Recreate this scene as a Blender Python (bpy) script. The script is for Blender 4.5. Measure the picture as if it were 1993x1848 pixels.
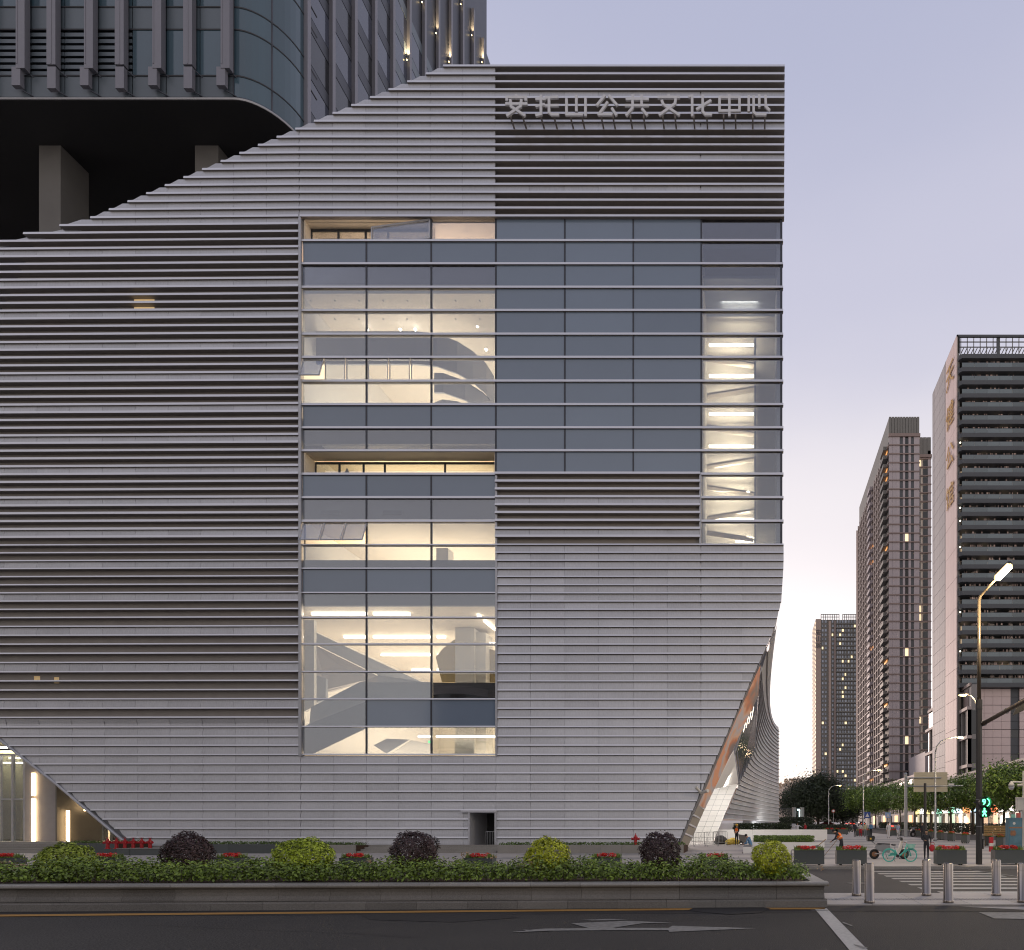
import bpy, math, random
import numpy as np
from mathutils import Vector, Matrix
random.seed(7); RNG = np.random.default_rng(11)
for o in list(bpy.data.objects): bpy.data.objects.remove(o)
S = bpy.context.scene; COL = S.collection; R = math.radians

# ------------------------------------------------------------------ camera, world, sun, exposure
F, CX, HY, HC = 1200.0, 1465.0, 1613.0, 1.85      # focal length and principal point of the shifted lens, eye height
cd = bpy.data.cameras.new('camera'); cam = bpy.data.objects.new('camera', cd); COL.objects.link(cam)
cam.location = (0, 0, HC); cam.rotation_euler = (R(90), 0, 0)
cd.sensor_width = 36; cd.lens = F / 1993 * 36
cd.shift_x = -(CX - 996.5) / 1993; cd.shift_y = (HY - 924) / 1993
cd.clip_start = .2; cd.clip_end = 6000
S.camera = cam

SUN_AZ, SUN_EL = -3.0, 3.0                          # degrees right of the street axis, above the horizon
w = bpy.data.worlds.new('World'); S.world = w; w.use_nodes = True
nt = w.node_tree; nt.nodes.clear(); N = nt.nodes.new; L = nt.links.new
out = N('ShaderNodeOutputWorld'); bg = N('ShaderNodeBackground'); L(bg.outputs[0], out.inputs[0])
sky = N('ShaderNodeTexSky'); sky.sky_type = 'NISHITA'; sky.sun_disc = False
sky.sun_elevation = R(SUN_EL); sky.sun_rotation = R(SUN_AZ); sky.air_density = 1.0; sky.dust_density = 2.0; sky.ozone_density = 2.0
tc = N('ShaderNodeTexCoord'); sep = N('ShaderNodeSeparateXYZ'); L(tc.outputs['Generated'], sep.inputs[0])
ramp = N('ShaderNodeValToRGB'); 
cn = N('ShaderNodeTexNoise'); cn.inputs['Scale'].default_value = 2.2; cn.inputs['Detail'].default_value = 4; cmap = N('ShaderNodeMapping'); cmap.inputs['Scale'].default_value = (1, 1, 3)
L(tc.outputs['Generated'], cmap.inputs['Vector']); L(cmap.outputs[0], cn.inputs['Vector'])
cz_n = N('ShaderNodeMath'); cz_n.operation = 'MULTIPLY_ADD'; L(cn.outputs[0], cz_n.inputs[0]); cz_n.inputs[1].default_value = .10; cz_n.inputs[2].default_value = -.05
ca = N('ShaderNodeMath'); ca.operation = 'ADD'; L(sep.outputs[2], ca.inputs[0]); L(cz_n.outputs[0], ca.inputs[1]); L(ca.outputs[0], ramp.inputs[0])
cr = ramp.color_ramp; cr.interpolation = 'EASE'
stops = [(0.0, (1.0, .90, .86)), (.2, (1.0, .96, .955)), (.45, (.80, .765, .81)), (.67, (.565, .565, .695)), (.82, (.45, .47, .625)), (1.0, (.33, .37, .55))]
while len(cr.elements) < len(stops): cr.elements.new(.5)
for e, (p, c) in zip(cr.elements, stops): e.position = p; e.color = (*c, 1)
# dusk glow round the set sun
dot = N('ShaderNodeVectorMath'); dot.operation = 'DOT_PRODUCT'; L(tc.outputs['Generated'], dot.inputs[0])
dot.inputs[1].default_value = (math.sin(R(SUN_AZ)) * math.cos(R(SUN_EL)), math.cos(R(SUN_AZ)) * math.cos(R(SUN_EL)), math.sin(R(SUN_EL)))
mx = N('ShaderNodeMath'); mx.operation = 'MAXIMUM'; L(dot.outputs['Value'], mx.inputs[0]); mx.inputs[1].default_value = 0
pw = N('ShaderNodeMath'); pw.operation = 'POWER'; L(mx.outputs[0], pw.inputs[0]); pw.inputs[1].default_value = 14
# the sky away from the sunset is dimmer and greyer
az = N('ShaderNodeMapRange'); L(sep.outputs[1], az.inputs['Value']); az.inputs['From Min'].default_value = -.7; az.inputs['From Max'].default_value = .45
east = N('ShaderNodeMix'); east.data_type = 'RGBA'; east.blend_type = 'MULTIPLY'; east.inputs['Factor'].default_value = 1; L(ramp.outputs[0], east.inputs['A'])
ec = N('ShaderNodeMix'); ec.data_type = 'RGBA'; L(az.outputs[0], ec.inputs['Factor']); ec.inputs['A'].default_value = (.80, .78, .745, 1); ec.inputs['B'].default_value = (1, 1, 1, 1); L(ec.outputs['Result'], east.inputs['B'])
glow = N('ShaderNodeMix'); glow.data_type = 'RGBA'; glow.blend_type = 'ADD'
L(pw.outputs[0], glow.inputs['Factor']); L(east.outputs['Result'], glow.inputs['A']); glow.inputs['B'].default_value = (.34, .27, .22, 1)
sk = N('ShaderNodeMix'); sk.data_type = 'RGBA'; sk.blend_type = 'MULTIPLY'; sk.inputs['Factor'].default_value = 1
L(sky.outputs[0], sk.inputs['A']); sk.inputs['B'].default_value = (.05, .05, .05, 1)
mixs = N('ShaderNodeMix'); mixs.data_type = 'RGBA'; mixs.inputs['Factor'].default_value = .9
L(sk.outputs['Result'], mixs.inputs['A']); L(glow.outputs['Result'], mixs.inputs['B'])
L(mixs.outputs['Result'], bg.inputs[0]); bg.inputs[1].default_value = 1.0

sl = bpy.data.lights.new('sun', 'SUN'); sl.energy = 1.3; sl.angle = R(14); sl.color = (1, .76, .64)
so = bpy.data.objects.new('sun', sl); COL.objects.link(so)
so.rotation_euler = (R(90 - 7), 0, R(180 + 20))        # from the dusk glow at the end of the street
S.view_settings.view_transform = 'Standard'; S.view_settings.look = 'None'; S.view_settings.gamma = 1
S.view_settings.use_curve_mapping = False; S.view_settings.exposure = 0.2
S.cycles.use_denoising = True; S.cycles.filter_width = 1.1; S.cycles.max_bounces = 8; S.cycles.diffuse_bounces = 3; S.cycles.glossy_bounces = 3
S.cycles.transparent_max_bounces = 24; S.cycles.caustics_reflective = False; S.cycles.caustics_refractive = False
S.cycles.sample_clamp_indirect = 4

# ------------------------------------------------------------------ helpers
def W(x, y, d): return Vector(((x - CX) / F * d, d, HC - (y - HY) / F * d))
def PX(x, d): return (x - CX) / F * d
def PZ(y, d): return HC - (y - HY) / F * d
GP = [(-80, 0), (28.4, 0), (28.5, .13), (59, .75), (100, 1.3), (210, 2.95), (600, 9.5), (2500, 40)]
def gz(Y):
    for (a, za), (b, zb) in zip(GP, GP[1:]):
        if Y <= b: return za + (zb - za) * (Y - a) / (b - a)
    return GP[-1][1]
def G0(x, y):                                       # point of the flat road seen at a picture position
    d = F * HC / (y - HY); return (PX(x, d), d)

class MB:
    def __init__(s): s.v = []; s.f = []; s.m = []
    def poly(s, pts, mi=0):
        n = len(s.v); s.v += [tuple(p) for p in pts]; s.f.append(tuple(range(n, n + len(pts)))); s.m.append(mi); return s
    def add(s, vs, fs, mi=0):
        n = len(s.v); s.v += [tuple(p) for p in vs]
        for f in fs: s.f.append(tuple(i + n for i in f)); s.m.append(mi)
        return s
    def hexa(s, p, mi=0):
        return s.add(p, [(3, 2, 1, 0), (4, 5, 6, 7), (0, 1, 5, 4), (1, 2, 6, 5), (2, 3, 7, 6), (3, 0, 4, 7)], mi)
    def box(s, x0, x1, y0, y1, z0, z1, mi=0):
        return s.hexa([(x0, y0, z0), (x1, y0, z0), (x1, y1, z0), (x0, y1, z0), (x0, y0, z1), (x1, y0, z1), (x1, y1, z1), (x0, y1, z1)], mi)
    def prism(s, pts, vec, mi=0):
        n = len(pts); v = Vector(vec); a = [Vector(p) for p in pts]; b = [p + v for p in a]
        fs = [tuple(range(n - 1, -1, -1)), tuple(range(n, 2 * n))] + [(i, (i + 1) % n, n + (i + 1) % n, n + i) for i in range(n)]
        return s.add(a + b, fs, mi)
    def loft(s, A, B, mi=0, mis=None):              # two equal closed outlines joined, ends capped
        n = len(A); k = len(s.f)
        s.add(list(A) + list(B), [(i, (i + 1) % n, n + (i + 1) % n, n + i) for i in range(n)] + [tuple(range(n - 1, -1, -1)), tuple(range(n, 2 * n))], mi)
        if mis:
            for i, m in enumerate(mis): s.m[k + i] = m
        return s
    def tube(s, pts, r, n=8, mi=0, cap=True):
        pts = [Vector(p) for p in pts]; rs = r if isinstance(r, (list, tuple)) else [r] * len(pts)
        base = len(s.v); m = len(pts); up = None
        for i, p in enumerate(pts):
            t = (pts[min(i + 1, m - 1)] - pts[max(i - 1, 0)]).normalized()
            if up is None: up = Vector((0, 0, 1)) if abs(t.z) < .9 else Vector((1, 0, 0))
            a = t.cross(up).normalized(); b = a.cross(t).normalized(); up = b
            for k in range(n):
                q = 2 * math.pi * k / n; s.v.append(tuple(p + a * math.cos(q) * rs[i] + b * math.sin(q) * rs[i]))
        for i in range(m - 1):
            for k in range(n):
                s.f.append((base + i * n + k, base + i * n + (k + 1) % n, base + (i + 1) * n + (k + 1) % n, base + (i + 1) * n + k)); s.m.append(mi)
        if cap:
            s.f.append(tuple(range(base + n - 1, base - 1, -1))); s.f.append(tuple(range(base + (m - 1) * n, base + m * n))); s.m += [mi, mi]
        return s
    def lathe(s, cx, cy, prof, n=16, mi=0):
        base = len(s.v); m = len(prof)
        for r, z in prof:
            for k in range(n): s.v.append((cx + r * math.cos(2 * math.pi * k / n), cy + r * math.sin(2 * math.pi * k / n), z))
        for i in range(m - 1):
            for k in range(n): s.f.append((base + i * n + k, base + i * n + (k + 1) % n, base + (i + 1) * n + (k + 1) % n, base + (i + 1) * n + k)); s.m.append(mi)
        s.f.append(tuple(range(base + n - 1, base - 1, -1))); s.f.append(tuple(range(base + (m - 1) * n, base + m * n))); s.m += [mi, mi]
        return s
    def ball(s, c, r, seg=12, ring=8, mi=0):
        rx, ry, rz = r if isinstance(r, (tuple, list)) else (r, r, r); base = len(s.v)
        for i in range(ring + 1):
            t = math.pi * i / ring
            for k in range(seg):
                q = 2 * math.pi * k / seg; s.v.append((c[0] + rx * math.sin(t) * math.cos(q), c[1] + ry * math.sin(t) * math.sin(q), c[2] + rz * math.cos(t)))
        for i in range(ring):
            for k in range(seg):
                s.f.append((base + i * seg + k, base + (i + 1) * seg + k, base + (i + 1) * seg + (k + 1) % seg, base + i * seg + (k + 1) % seg)); s.m.append(mi)
        return s
    def torus(s, c, R0, r, axis='y', n=24, k=6, mi=0):
        pts = []
        base = len(s.v)
        for i in range(n):
            a = 2 * math.pi * i / n
            for j in range(k):
                b = 2 * math.pi * j / k; rr = R0 + r * math.cos(b); h = r * math.sin(b)
                p = (rr * math.cos(a), h, rr * math.sin(a)) if axis == 'y' else (rr * math.cos(a), rr * math.sin(a), h)
                s.v.append((c[0] + p[0], c[1] + p[1], c[2] + p[2]))
        for i in range(n):
            for j in range(k):
                s.f.append((base + i * k + j, base + ((i + 1) % n) * k + j, base + ((i + 1) % n) * k + (j + 1) % k, base + i * k + (j + 1) % k)); s.m.append(mi)
        return s
    def bar(s, p, q, wd, ht, mi=0):                 # rectangular bar between two points
        p, q = Vector(p), Vector(q); t = (q - p).normalized(); up = Vector((0, 0, 1)) if abs(t.z) < .95 else Vector((0, 1, 0))
        a = t.cross(up).normalized() * wd / 2; b = a.cross(t).normalized() * ht / 2
        return s.hexa([p - a - b, p + a - b, p + a + b, p - a + b, q - a - b, q + a - b, q + a + b, q - a + b], mi)
    def build(s, name, mats, parent=None, smooth=False, at=None):
        me = bpy.data.meshes.new(name)
        o0 = at if at is not None else (parent_origin(parent) if parent else Vector((0, 0, 0)))
        o0 = Vector(o0)
        me.from_pydata([(v[0] - o0.x, v[1] - o0.y, v[2] - o0.z) for v in s.v], [], s.f)
        if not isinstance(mats, (list, tuple)): mats = [mats]
        for m in mats: me.materials.append(m)
        if len(mats) > 1: me.polygons.foreach_set('material_index', s.m)
        if smooth: me.polygons.foreach_set('use_smooth', [True] * len(s.f))
        ob = bpy.data.objects.new(name, me); COL.objects.link(ob)
        if parent: ob.parent = parent
        elif at is not None: ob.location = o0
        return ob
ORI = {}
def parent_origin(p):
    t = Vector((0, 0, 0))
    while p is not None: t += p.location; p = p.parent
    return t
def tag(o, label=None, cat=None, group=None, kind=None):
    if label: o['label'] = label
    if cat: o['category'] = cat
    if group: o['group'] = group
    if kind: o['kind'] = kind
    return o
def thing(name, label, cat, loc=(0, 0, 0), group=None, rz=0):
    o = bpy.data.objects.new(name, None); COL.objects.link(o); o.empty_display_size = .2
    o.location = loc; o.rotation_euler = (0, 0, rz); tag(o, label, cat, group); return o
def copy_tree(o, parent=None, loc=None, label=None, rz=None):
    c = o.copy(); COL.objects.link(c)
    if parent: c.parent = parent
    if loc is not None: c.location = loc
    if rz is not None: c.rotation_euler = (0, 0, rz)
    if label: c['label'] = label
    for ch in list(o.children): copy_tree(ch, c)
    return c
def np_mesh(name, V, Fq, mat, parent=None, at=(0, 0, 0), smooth=False):
    me = bpy.data.meshes.new(name); V = np.asarray(V, dtype=np.float32) - np.asarray(at, dtype=np.float32); Fq = np.asarray(Fq, dtype=np.int32)
    k = Fq.shape[1]
    me.vertices.add(len(V)); me.vertices.foreach_set('co', V.ravel())
    me.loops.add(Fq.size); me.loops.foreach_set('vertex_index', Fq.ravel())
    me.polygons.add(len(Fq)); me.polygons.foreach_set('loop_start', np.arange(0, Fq.size, k, dtype=np.int32))
    me.update(calc_edges=True); me.materials.append(mat)
    ob = bpy.data.objects.new(name, me); COL.objects.link(ob)
    if parent: ob.parent = parent
    return ob
def leaf_cloud(P, Nrm, ln, wd):                     # folded leaf quads at points P facing roughly along Nrm
    n = len(P); Nrm = Nrm / (np.linalg.norm(Nrm, axis=1, keepdims=True) + 1e-9)
    r = RNG.normal(size=(n, 3)); t = r - (r * Nrm).sum(1, keepdims=True) * Nrm; t /= np.linalg.norm(t, axis=1, keepdims=True) + 1e-9
    b = np.cross(Nrm, t); ln = ln * RNG.uniform(.65, 1.25, (n, 1)); wd = wd * RNG.uniform(.7, 1.2, (n, 1))
    a = P - t * ln * .5; c = P + t * ln * .5 - Nrm * ln * .12; l = P - b * wd * .5 + Nrm * wd * .22; q = P + b * wd * .5 + Nrm * wd * .22
    V = np.stack([a, l, c, q], 1).reshape(-1, 3); i = np.arange(n)[:, None] * 4
    Ft = np.concatenate([i + np.array([[0, 2, 1]]), i + np.array([[0, 3, 2]])], 0)
    return V, Ft

# ------------------------------------------------------------------ materials
MATS = {}
def mat(name, col, rough=.6, metal=0, var=.12, scale=3.0, bump=0, bscale=40, spec=.5, island=0, objr=0, coat=0, stain=0, speck=0, streak=0):
    m = bpy.data.materials.new(name); m.use_nodes = True; t = m.node_tree; b = t.nodes['Principled BSDF']
    b.inputs['Roughness'].default_value = rough; b.inputs['Metallic'].default_value = metal
    b.inputs['Specular IOR Level'].default_value = spec; b.inputs['Coat Weight'].default_value = coat
    nn = t.nodes.new; lk = t.links.new
    co = nn('ShaderNodeTexCoord'); nz = nn('ShaderNodeTexNoise'); nz.inputs['Scale'].default_value = scale; nz.inputs['Detail'].default_value = 5
    lk(co.outputs['Object'], nz.inputs['Vector'])
    val = None
    def madd(src, amp):
        nonlocal val
        k = nn('ShaderNodeMath'); k.operation = 'MULTIPLY_ADD'; lk(src, k.inputs[0]); k.inputs[1].default_value = 2 * amp
        if val is None: k.inputs[2].default_value = 1 - amp
        else:
            a = nn('ShaderNodeMath'); a.operation = 'SUBTRACT'; lk(val, a.inputs[0]); a.inputs[1].default_value = amp; lk(a.outputs[0], k.inputs[2])
        val = k.outputs[0]
    madd(nz.outputs[0], var)
    if island: g = nn('ShaderNodeNewGeometry'); madd(g.outputs['Random Per Island'], island)
    if objr: g = nn('ShaderNodeObjectInfo'); madd(g.outputs['Random'], objr)
    if speck:
        n3 = nn('ShaderNodeTexNoise'); n3.inputs['Scale'].default_value = 38; n3.inputs['Detail'].default_value = 2; n3.inputs['Roughness'].default_value = .8; lk(co.outputs['Object'], n3.inputs['Vector'])
        mr = nn('ShaderNodeMapRange'); mr.inputs['From Min'].default_value = .36; mr.inputs['From Max'].default_value = .64; lk(n3.outputs[0], mr.inputs['Value']); madd(mr.outputs[0], speck)
    if streak:
        mp = nn('ShaderNodeMapping'); mp.inputs['Scale'].default_value = (1, 1, .015); lk(co.outputs['Object'], mp.inputs['Vector'])
        n4 = nn('ShaderNodeTexNoise'); n4.inputs['Scale'].default_value = 22; n4.inputs['Detail'].default_value = 3; lk(mp.outputs[0], n4.inputs['Vector'])
        mr = nn('ShaderNodeMapRange'); mr.inputs['From Min'].default_value = .35; mr.inputs['From Max'].default_value = .65; lk(n4.outputs[0], mr.inputs['Value']); madd(mr.outputs[0], streak)
    if stain:
        n2 = nn('ShaderNodeTexNoise'); n2.inputs['Scale'].default_value = .35; n2.inputs['Detail'].default_value = 8; lk(co.outputs['Object'], n2.inputs['Vector']); madd(n2.outputs[0], stain)
    mu = nn('ShaderNodeMix'); mu.data_type = 'RGBA'; mu.blend_type = 'MULTIPLY'; mu.inputs['Factor'].default_value = 1
    mu.inputs['A'].default_value = (*col, 1); lk(val, mu.inputs['B']); lk(mu.outputs['Result'], b.inputs['Base Color'])
    if bump:
        bn = nn('ShaderNodeTexNoise'); bn.inputs['Scale'].default_value = bscale; bn.inputs['Detail'].default_value = 4; lk(co.outputs['Object'], bn.inputs['Vector'])
        bp = nn('ShaderNodeBump'); bp.inputs['Strength'].default_value = bump; bp.inputs['Distance'].default_value = .02
        lk(bn.outputs[0], bp.inputs['Height']); lk(bp.outputs[0], b.inputs['Normal'])
    MATS[name] = m; return m
def emit(name, col, strength):
    m = bpy.data.materials.new(name); m.use_nodes = True; b = m.node_tree.nodes['Principled BSDF']
    b.inputs['Base Color'].default_value = (*[min(1, c) for c in col], 1); b.inputs['Emission Color'].default_value = (*col, 1); b.inputs['Emission Strength'].default_value = strength
    MATS[name] = m; return m
def glass(name, tint, fac, gl=(.9, .93, 1), rough=.01):
    m = bpy.data.materials.new(name); m.use_nodes = True; t = m.node_tree; t.nodes.clear(); nn = t.nodes.new
    o = nn('ShaderNodeOutputMaterial'); mx = nn('ShaderNodeMixShader'); a = nn('ShaderNodeBsdfTransparent'); g = nn('ShaderNodeBsdfGlossy')
    a.inputs[0].default_value = (*tint, 1); g.inputs['Color'].default_value = (*gl, 1); g.inputs['Roughness'].default_value = rough
    lw = nn('ShaderNodeLayerWeight'); lw.inputs[0].default_value = .25
    ad = nn('ShaderNodeMath'); ad.operation = 'MULTIPLY_ADD'; t.links.new(lw.outputs['Fresnel'], ad.inputs[0]); ad.inputs[1].default_value = .5; ad.inputs[2].default_value = fac
    ad.use_clamp = True; t.links.new(ad.outputs[0], mx.inputs[0])
    t.links.new(a.outputs[0], mx.inputs[1]); t.links.new(g.outputs[0], mx.inputs[2]); t.links.new(mx.outputs[0], o.inputs[0])
    MATS[name] = m; return m

M_panel = mat('aluminium_panel', (.56, .568, .60), .42, .35, .04, .7, island=.07, objr=.06, stain=.09, streak=.05)
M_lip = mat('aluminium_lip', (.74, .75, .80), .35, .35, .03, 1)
M_under = mat('shaded_underside', (.22, .20, .19), .6, 0, .1)  # shade under the lips is put into this darker colour
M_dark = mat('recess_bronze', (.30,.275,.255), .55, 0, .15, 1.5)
M_joint = mat('light_joint', (.72, .72, .75), .5, .2)
M_spandrel = mat('spandrel_glass', (.19, .245, .33), .10, 0, .05, .5, spec=.9, objr=.09, bump=.06, bscale=.6)
M_vision = glass('vision_glass', (.72, .75, .78), .17)
M_dimglass = glass('tinted_glass', (.35, .38, .42), .20)
M_frame = mat('mullion_dark', (.05, .055, .07), .4, .3)
M_alu = mat('frame_aluminium', (.45, .46, .50), .4, .5)
M_white = mat('interior_white', (.80, .77, .72), .7, 0, .03)
M_cream = mat('interior_cream', (.74, .66, .55), .7, 0, .03)
M_igrey = mat('interior_grey', (.30, .31, .34), .6, 0, .05)
M_iblue = mat('interior_bluegrey', (.16, .18, .22), .6, 0, .05)
M_concrete = mat('stair_concrete', (.42, .38, .32), .8, 0, .12, 1.5, stain=.12)
E_strip = emit('strip_light', (1.0, .86, .66), 9)
E_wall = emit('wall_strip_light', (1.0, .70, .38), 9)
E_spot = emit('spot_light', (1, .93, .8), 25)
M_black = mat('soffit_black', (.022, .022, .024), .7)  # near-black puts the unlit dark under the tower into the colour
M_tglass = mat('tower_glass', (.055,.095,.125), .12, 0, .05, .4, spec=.8, island=.1, objr=.12)
M_tglassb = mat('tower_side_glass', (.05,.058,.085), .10, 0, .06, .4, spec=.85, island=.25, objr=.25)
M_tspan = mat('tower_spandrel', (.10,.125,.15), .35, 0, .05, objr=.08)
M_tfin = mat('tower_fin', (.20,.20,.235), .5, .2, .05)
M_tcol = mat('tower_column', (.15,.145,.14), .8, 0, .15, .8, bump=.2)
M_asph = mat('asphalt', (.052, .048, .044), .8, 0, .2, 9, bump=.9, bscale=45, spec=.35, stain=.35, speck=.85)
M_asph2 = mat('asphalt_side', (.048, .044, .041), .75, 0, .2, 6, bump=.4, bscale=60, stain=.3, speck=.3)
M_gutter = mat('gutter_asphalt', (.026, .023, .021), .8, 0, .3, 8, bump=.4, bscale=70, stain=.3)
M_paint = mat('road_paint', (.46,.45,.42), .7, 0, .35, 14, stain=.3)
M_paintw = mat('worn_road_paint', (.22, .215, .20), .75, 0, .6, 9, stain=.5)
M_yellow = mat('yellow_paint', (.42, .22, .05), .7, 0, .3, 12)
M_pave = mat('granite_paving', (.46, .43, .40), .7, 0, .12, 4, bump=.1, bscale=90, objr=.10, stain=.12)
M_pave2 = mat('granite_dark_band', (.33,.315,.305), .7, 0, .12, 4, objr=.08, stain=.1)
M_stone = mat('planter_granite', (.19,.18,.165), .6, 0, .22, 26, bump=.15, bscale=120, objr=.12, stain=.35, speck=.18)
M_stonel = mat('coping_granite', (.29,.275,.25), .45, 0, .2, 26, objr=.10, stain=.3, speck=.15)
M_soil = mat('soil', (.06, .032, .018), .95, 0, .5, 12, bump=.8, bscale=30)
M_steel = mat('brushed_steel', (.36, .315, .27), .24, 1, .04, 8, streak=.5)
M_boxg = mat('planter_box_grey', (.085, .095, .093), .55, 0, .07, 3, objr=.1)
M_wheelb = mat('rubber_black', (.015, .015, .015), .7)
M_hedge = mat('hedge_leaf', (.16,.235,.028), .45, 0, .25, 2.2, island=.65)
M_hedgel = mat('hedge_tip', (.27,.34,.035), .5, 0, .2, 3, island=.5)
M_yel = mat('golden_leaf', (.48,.52,.03), .45, 0, .22, 3, island=.5)
M_pur = mat('purple_leaf', (.065,.035,.034), .45, 0, .2, 3, island=.6)
M_grass = mat('grass_blade', (.09,.15,.03), .6, 0, .25, 5, island=.5)
M_gbright = mat('bright_blade', (.16, .24, .04), .5, 0, .2, 5, island=.4)
M_red = mat('red_petal', (.75,.035,.025), .5, 0, .2, 8, island=.5)
M_cream_fl = mat('cream_flower', (.45, .32, .20), .6, 0, .2, 8, island=.3)
M_bark = mat('bark', (.07, .055, .04), .9, 0, .3, 8, bump=.5, bscale=25)
M_tree = mat('street_tree_leaf', (.125,.20,.028), .5, 0, .2, .8, island=.6)
M_treed = mat('dark_tree_leaf', (.028,.042,.016), .6, 0, .2, .8, island=.5)
M_valve = mat('hydrant_red', (.42, .010, .016), .4, 0, .1)
M_pole = mat('pole_dark', (.055, .052, .05), .4, .4, .1)
M_polew = mat('pole_galvanised', (.36, .37, .38), .45, .5, .06)
M_pink = mat('pink_cladding', (.68, .54, .51), .6, 0, .05, .5, island=.07, stain=.06)
M_pinkd = mat('pink_cornice', (.25, .19, .175), .6)
M_tdark = mat('balcony_dark', (.075,.08,.09), .5)
M_tgrey = mat('screen_grey', (.17, .165, .155), .6)
M_bwall = mat('balcony_wall', (.66,.60,.54), .7, 0, .2, .6, island=.3)
M_bglass = mat('balcony_glass', (.12,.15,.165), .12, 0, .1, .3, spec=.8, island=.3)
M_bdoor = mat('dark_window', (.020, .023, .028), .15, 0, .3, .5, spec=.7, island=.4, objr=.3)
M_bdoor2 = mat('balcony_window', (.10, .105, .11), .3, 0, .3, .5, island=.4, objr=.4)
M_yelg = mat('golden_green_leaf', (.36,.45,.03), .45, 0, .22, 3, island=.5)
M_band = mat('matt_window', (.03, .034, .04), .6, 0, .3, .5, spec=.15, island=.4)  # rougher dark glass that mirrors little sky
M_cloth = mat('laundry', (.50,.38,.34), .9, 0, .5, 2, island=.6)
E_win = emit('lit_window', (1, .80, .48), .9)
E_winw = emit('lit_window_white', (1, .93, .75), 2.2)
M_brown3 = mat('far_tower_wall', (.36, .275, .235), .7)
M_grey3 = mat('far_tower_dark', (.15,.14,.13), .6, 0, .1)
M_win3 = mat('far_window', (.22,.25,.31), .2, 0, .2, .3, spec=.8, island=.4)
M_podium = mat('podium_stone', (.27, .25, .24), .6, 0, .06, .5, island=.08)
M_ledge = mat('podium_ledge', (.40, .33, .31), .6)
M_hill = mat('hill_scrub', (.50,.38,.28), .95, 0, .35, .03, stain=.2)  # pale tone carries the haze glow over the slope
M_whitewall = mat('white_wall', (.78, .77, .75), .5, 0, .03, objr=.03)
E_lamp = emit('lamp_glow', (1, .75, .36), 6)
E_green = emit('signal_green', (.10, 1.0, .38), 5)
M_teal = mat('bike_teal', (.09, .50, .42), .4, 0, .06)
M_silver = mat('scooter_silver', (.26,.26,.28), .35, .5)
M_plastic = mat('black_plastic', (.02, .02, .022), .5)
M_cabw = mat('cabinet_cream', (.62, .60, .55), .5)
M_skin = mat('skin', (.42, .25, .17), .6); M_hair = mat('hair', (.012, .010, .010), .6)
M_orange = mat('hi_vis_orange', (.90,.20,.03), .7); M_blue = mat('jacket_blue', (.10, .23, .40), .8); M_navy = mat('dark_clothes', (.022, .024, .032), .85)
M_jean = mat('grey_trousers', (.22, .23, .25), .85); M_wht = mat('white_clothes', (.62, .62, .64), .85); M_redc = mat('red_cloth', (.45, .025, .035), .8)
M_helm = mat('helmet_yellow', (.65, .40, .03), .4); M_refl = mat('reflective_tape', (.65, .66, .60), .4)
# ================================================================== the culture centre
D0 = 41.4
MY = [427, 471.5, 516.5, 562, 607, 653, 698, 744, 789.5, 834.5, 879, 924.5, 970, 1015.7, 1061.8, 1107.6, 1154.7, 1202.8, 1254.4, 1308, 1361, 1414.5, 1468.6]
ROWS = [137 + 290 / 19 * k for k in range(19)]
for a, b in zip(MY, MY[1:]): ROWS += [a + (b - a) * q / 3 for q in range(3)]
ROWS += [1468.6 + 17.9 * k for k in range(0, 11)]
NR = len(ROWS) - 1                                  # 95 rows of cladding
XS = [590, 714.5, 840.5, 966, 1100, 1233, 1365, 1523]
def interp(t, P):
    if t <= P[0][0]: return P[0][1]
    for (a, u), (b, v) in zip(P, P[1:]):
        if t <= b: return u + (v - u) * (t - a) / (b - a)
    return P[-1][1]
def LBd(y):
    roof = interp(y, [(137, 866), (139, 864), (431.5, 173), (468, 0), (484, -60), (500, -400)])
    return max(roof, (y - 1437) / .775 if y > 1130 else -400)
def RBd(y): return interp(y, [(137, 1527), (430, 1526), (470, 1524), (1100, 1525), (1171, 1520.5), (1205, 1512), (1238, 1501), (1622, 1328), (1648, 1316)])
def dep(x): return D0 + max(0, 585 - x) * .0003
def FP(x, y, off=0): d = dep(x); return Vector((PX(x, d), d + off, PZ(y, D0)))

CC = thing('culture_centre', 'grey louvre-clad culture centre with a sloping roof edge and tall lit glazing', 'building', (-15, D0, gz(D0)))
def zone_type(k, z):                                # z: 0 left, 1 glazing columns, 2 middle, 3 right strip
    if k < 19: return 'L' if z < 2 or k % 4 == 3 else 'D'
    if k < 85:
        if z == 0: return 'L' if k == 19 or k > 80 or (k - 20) % 4 == 3 else 'D'
        if z == 1: return 'G'
        if k < 52: return 'G'
        if k < 61: return ('L' if (k - 52) % 4 == 3 else 'D') if z == 2 else 'G'
        return 'L'
    return 'L'
ZX = [(-400, 586), (586, 966), (966, 1363), (1363, 1600)]
def proj(b, z): return .28 if (b < 61 or (z == 0 and b < 82)) else max(.13, .22 - .015 * (b - 61))
def liph(b): return .165 if b < 61 else .10
DOOR = (917, 965, 1581)
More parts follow.
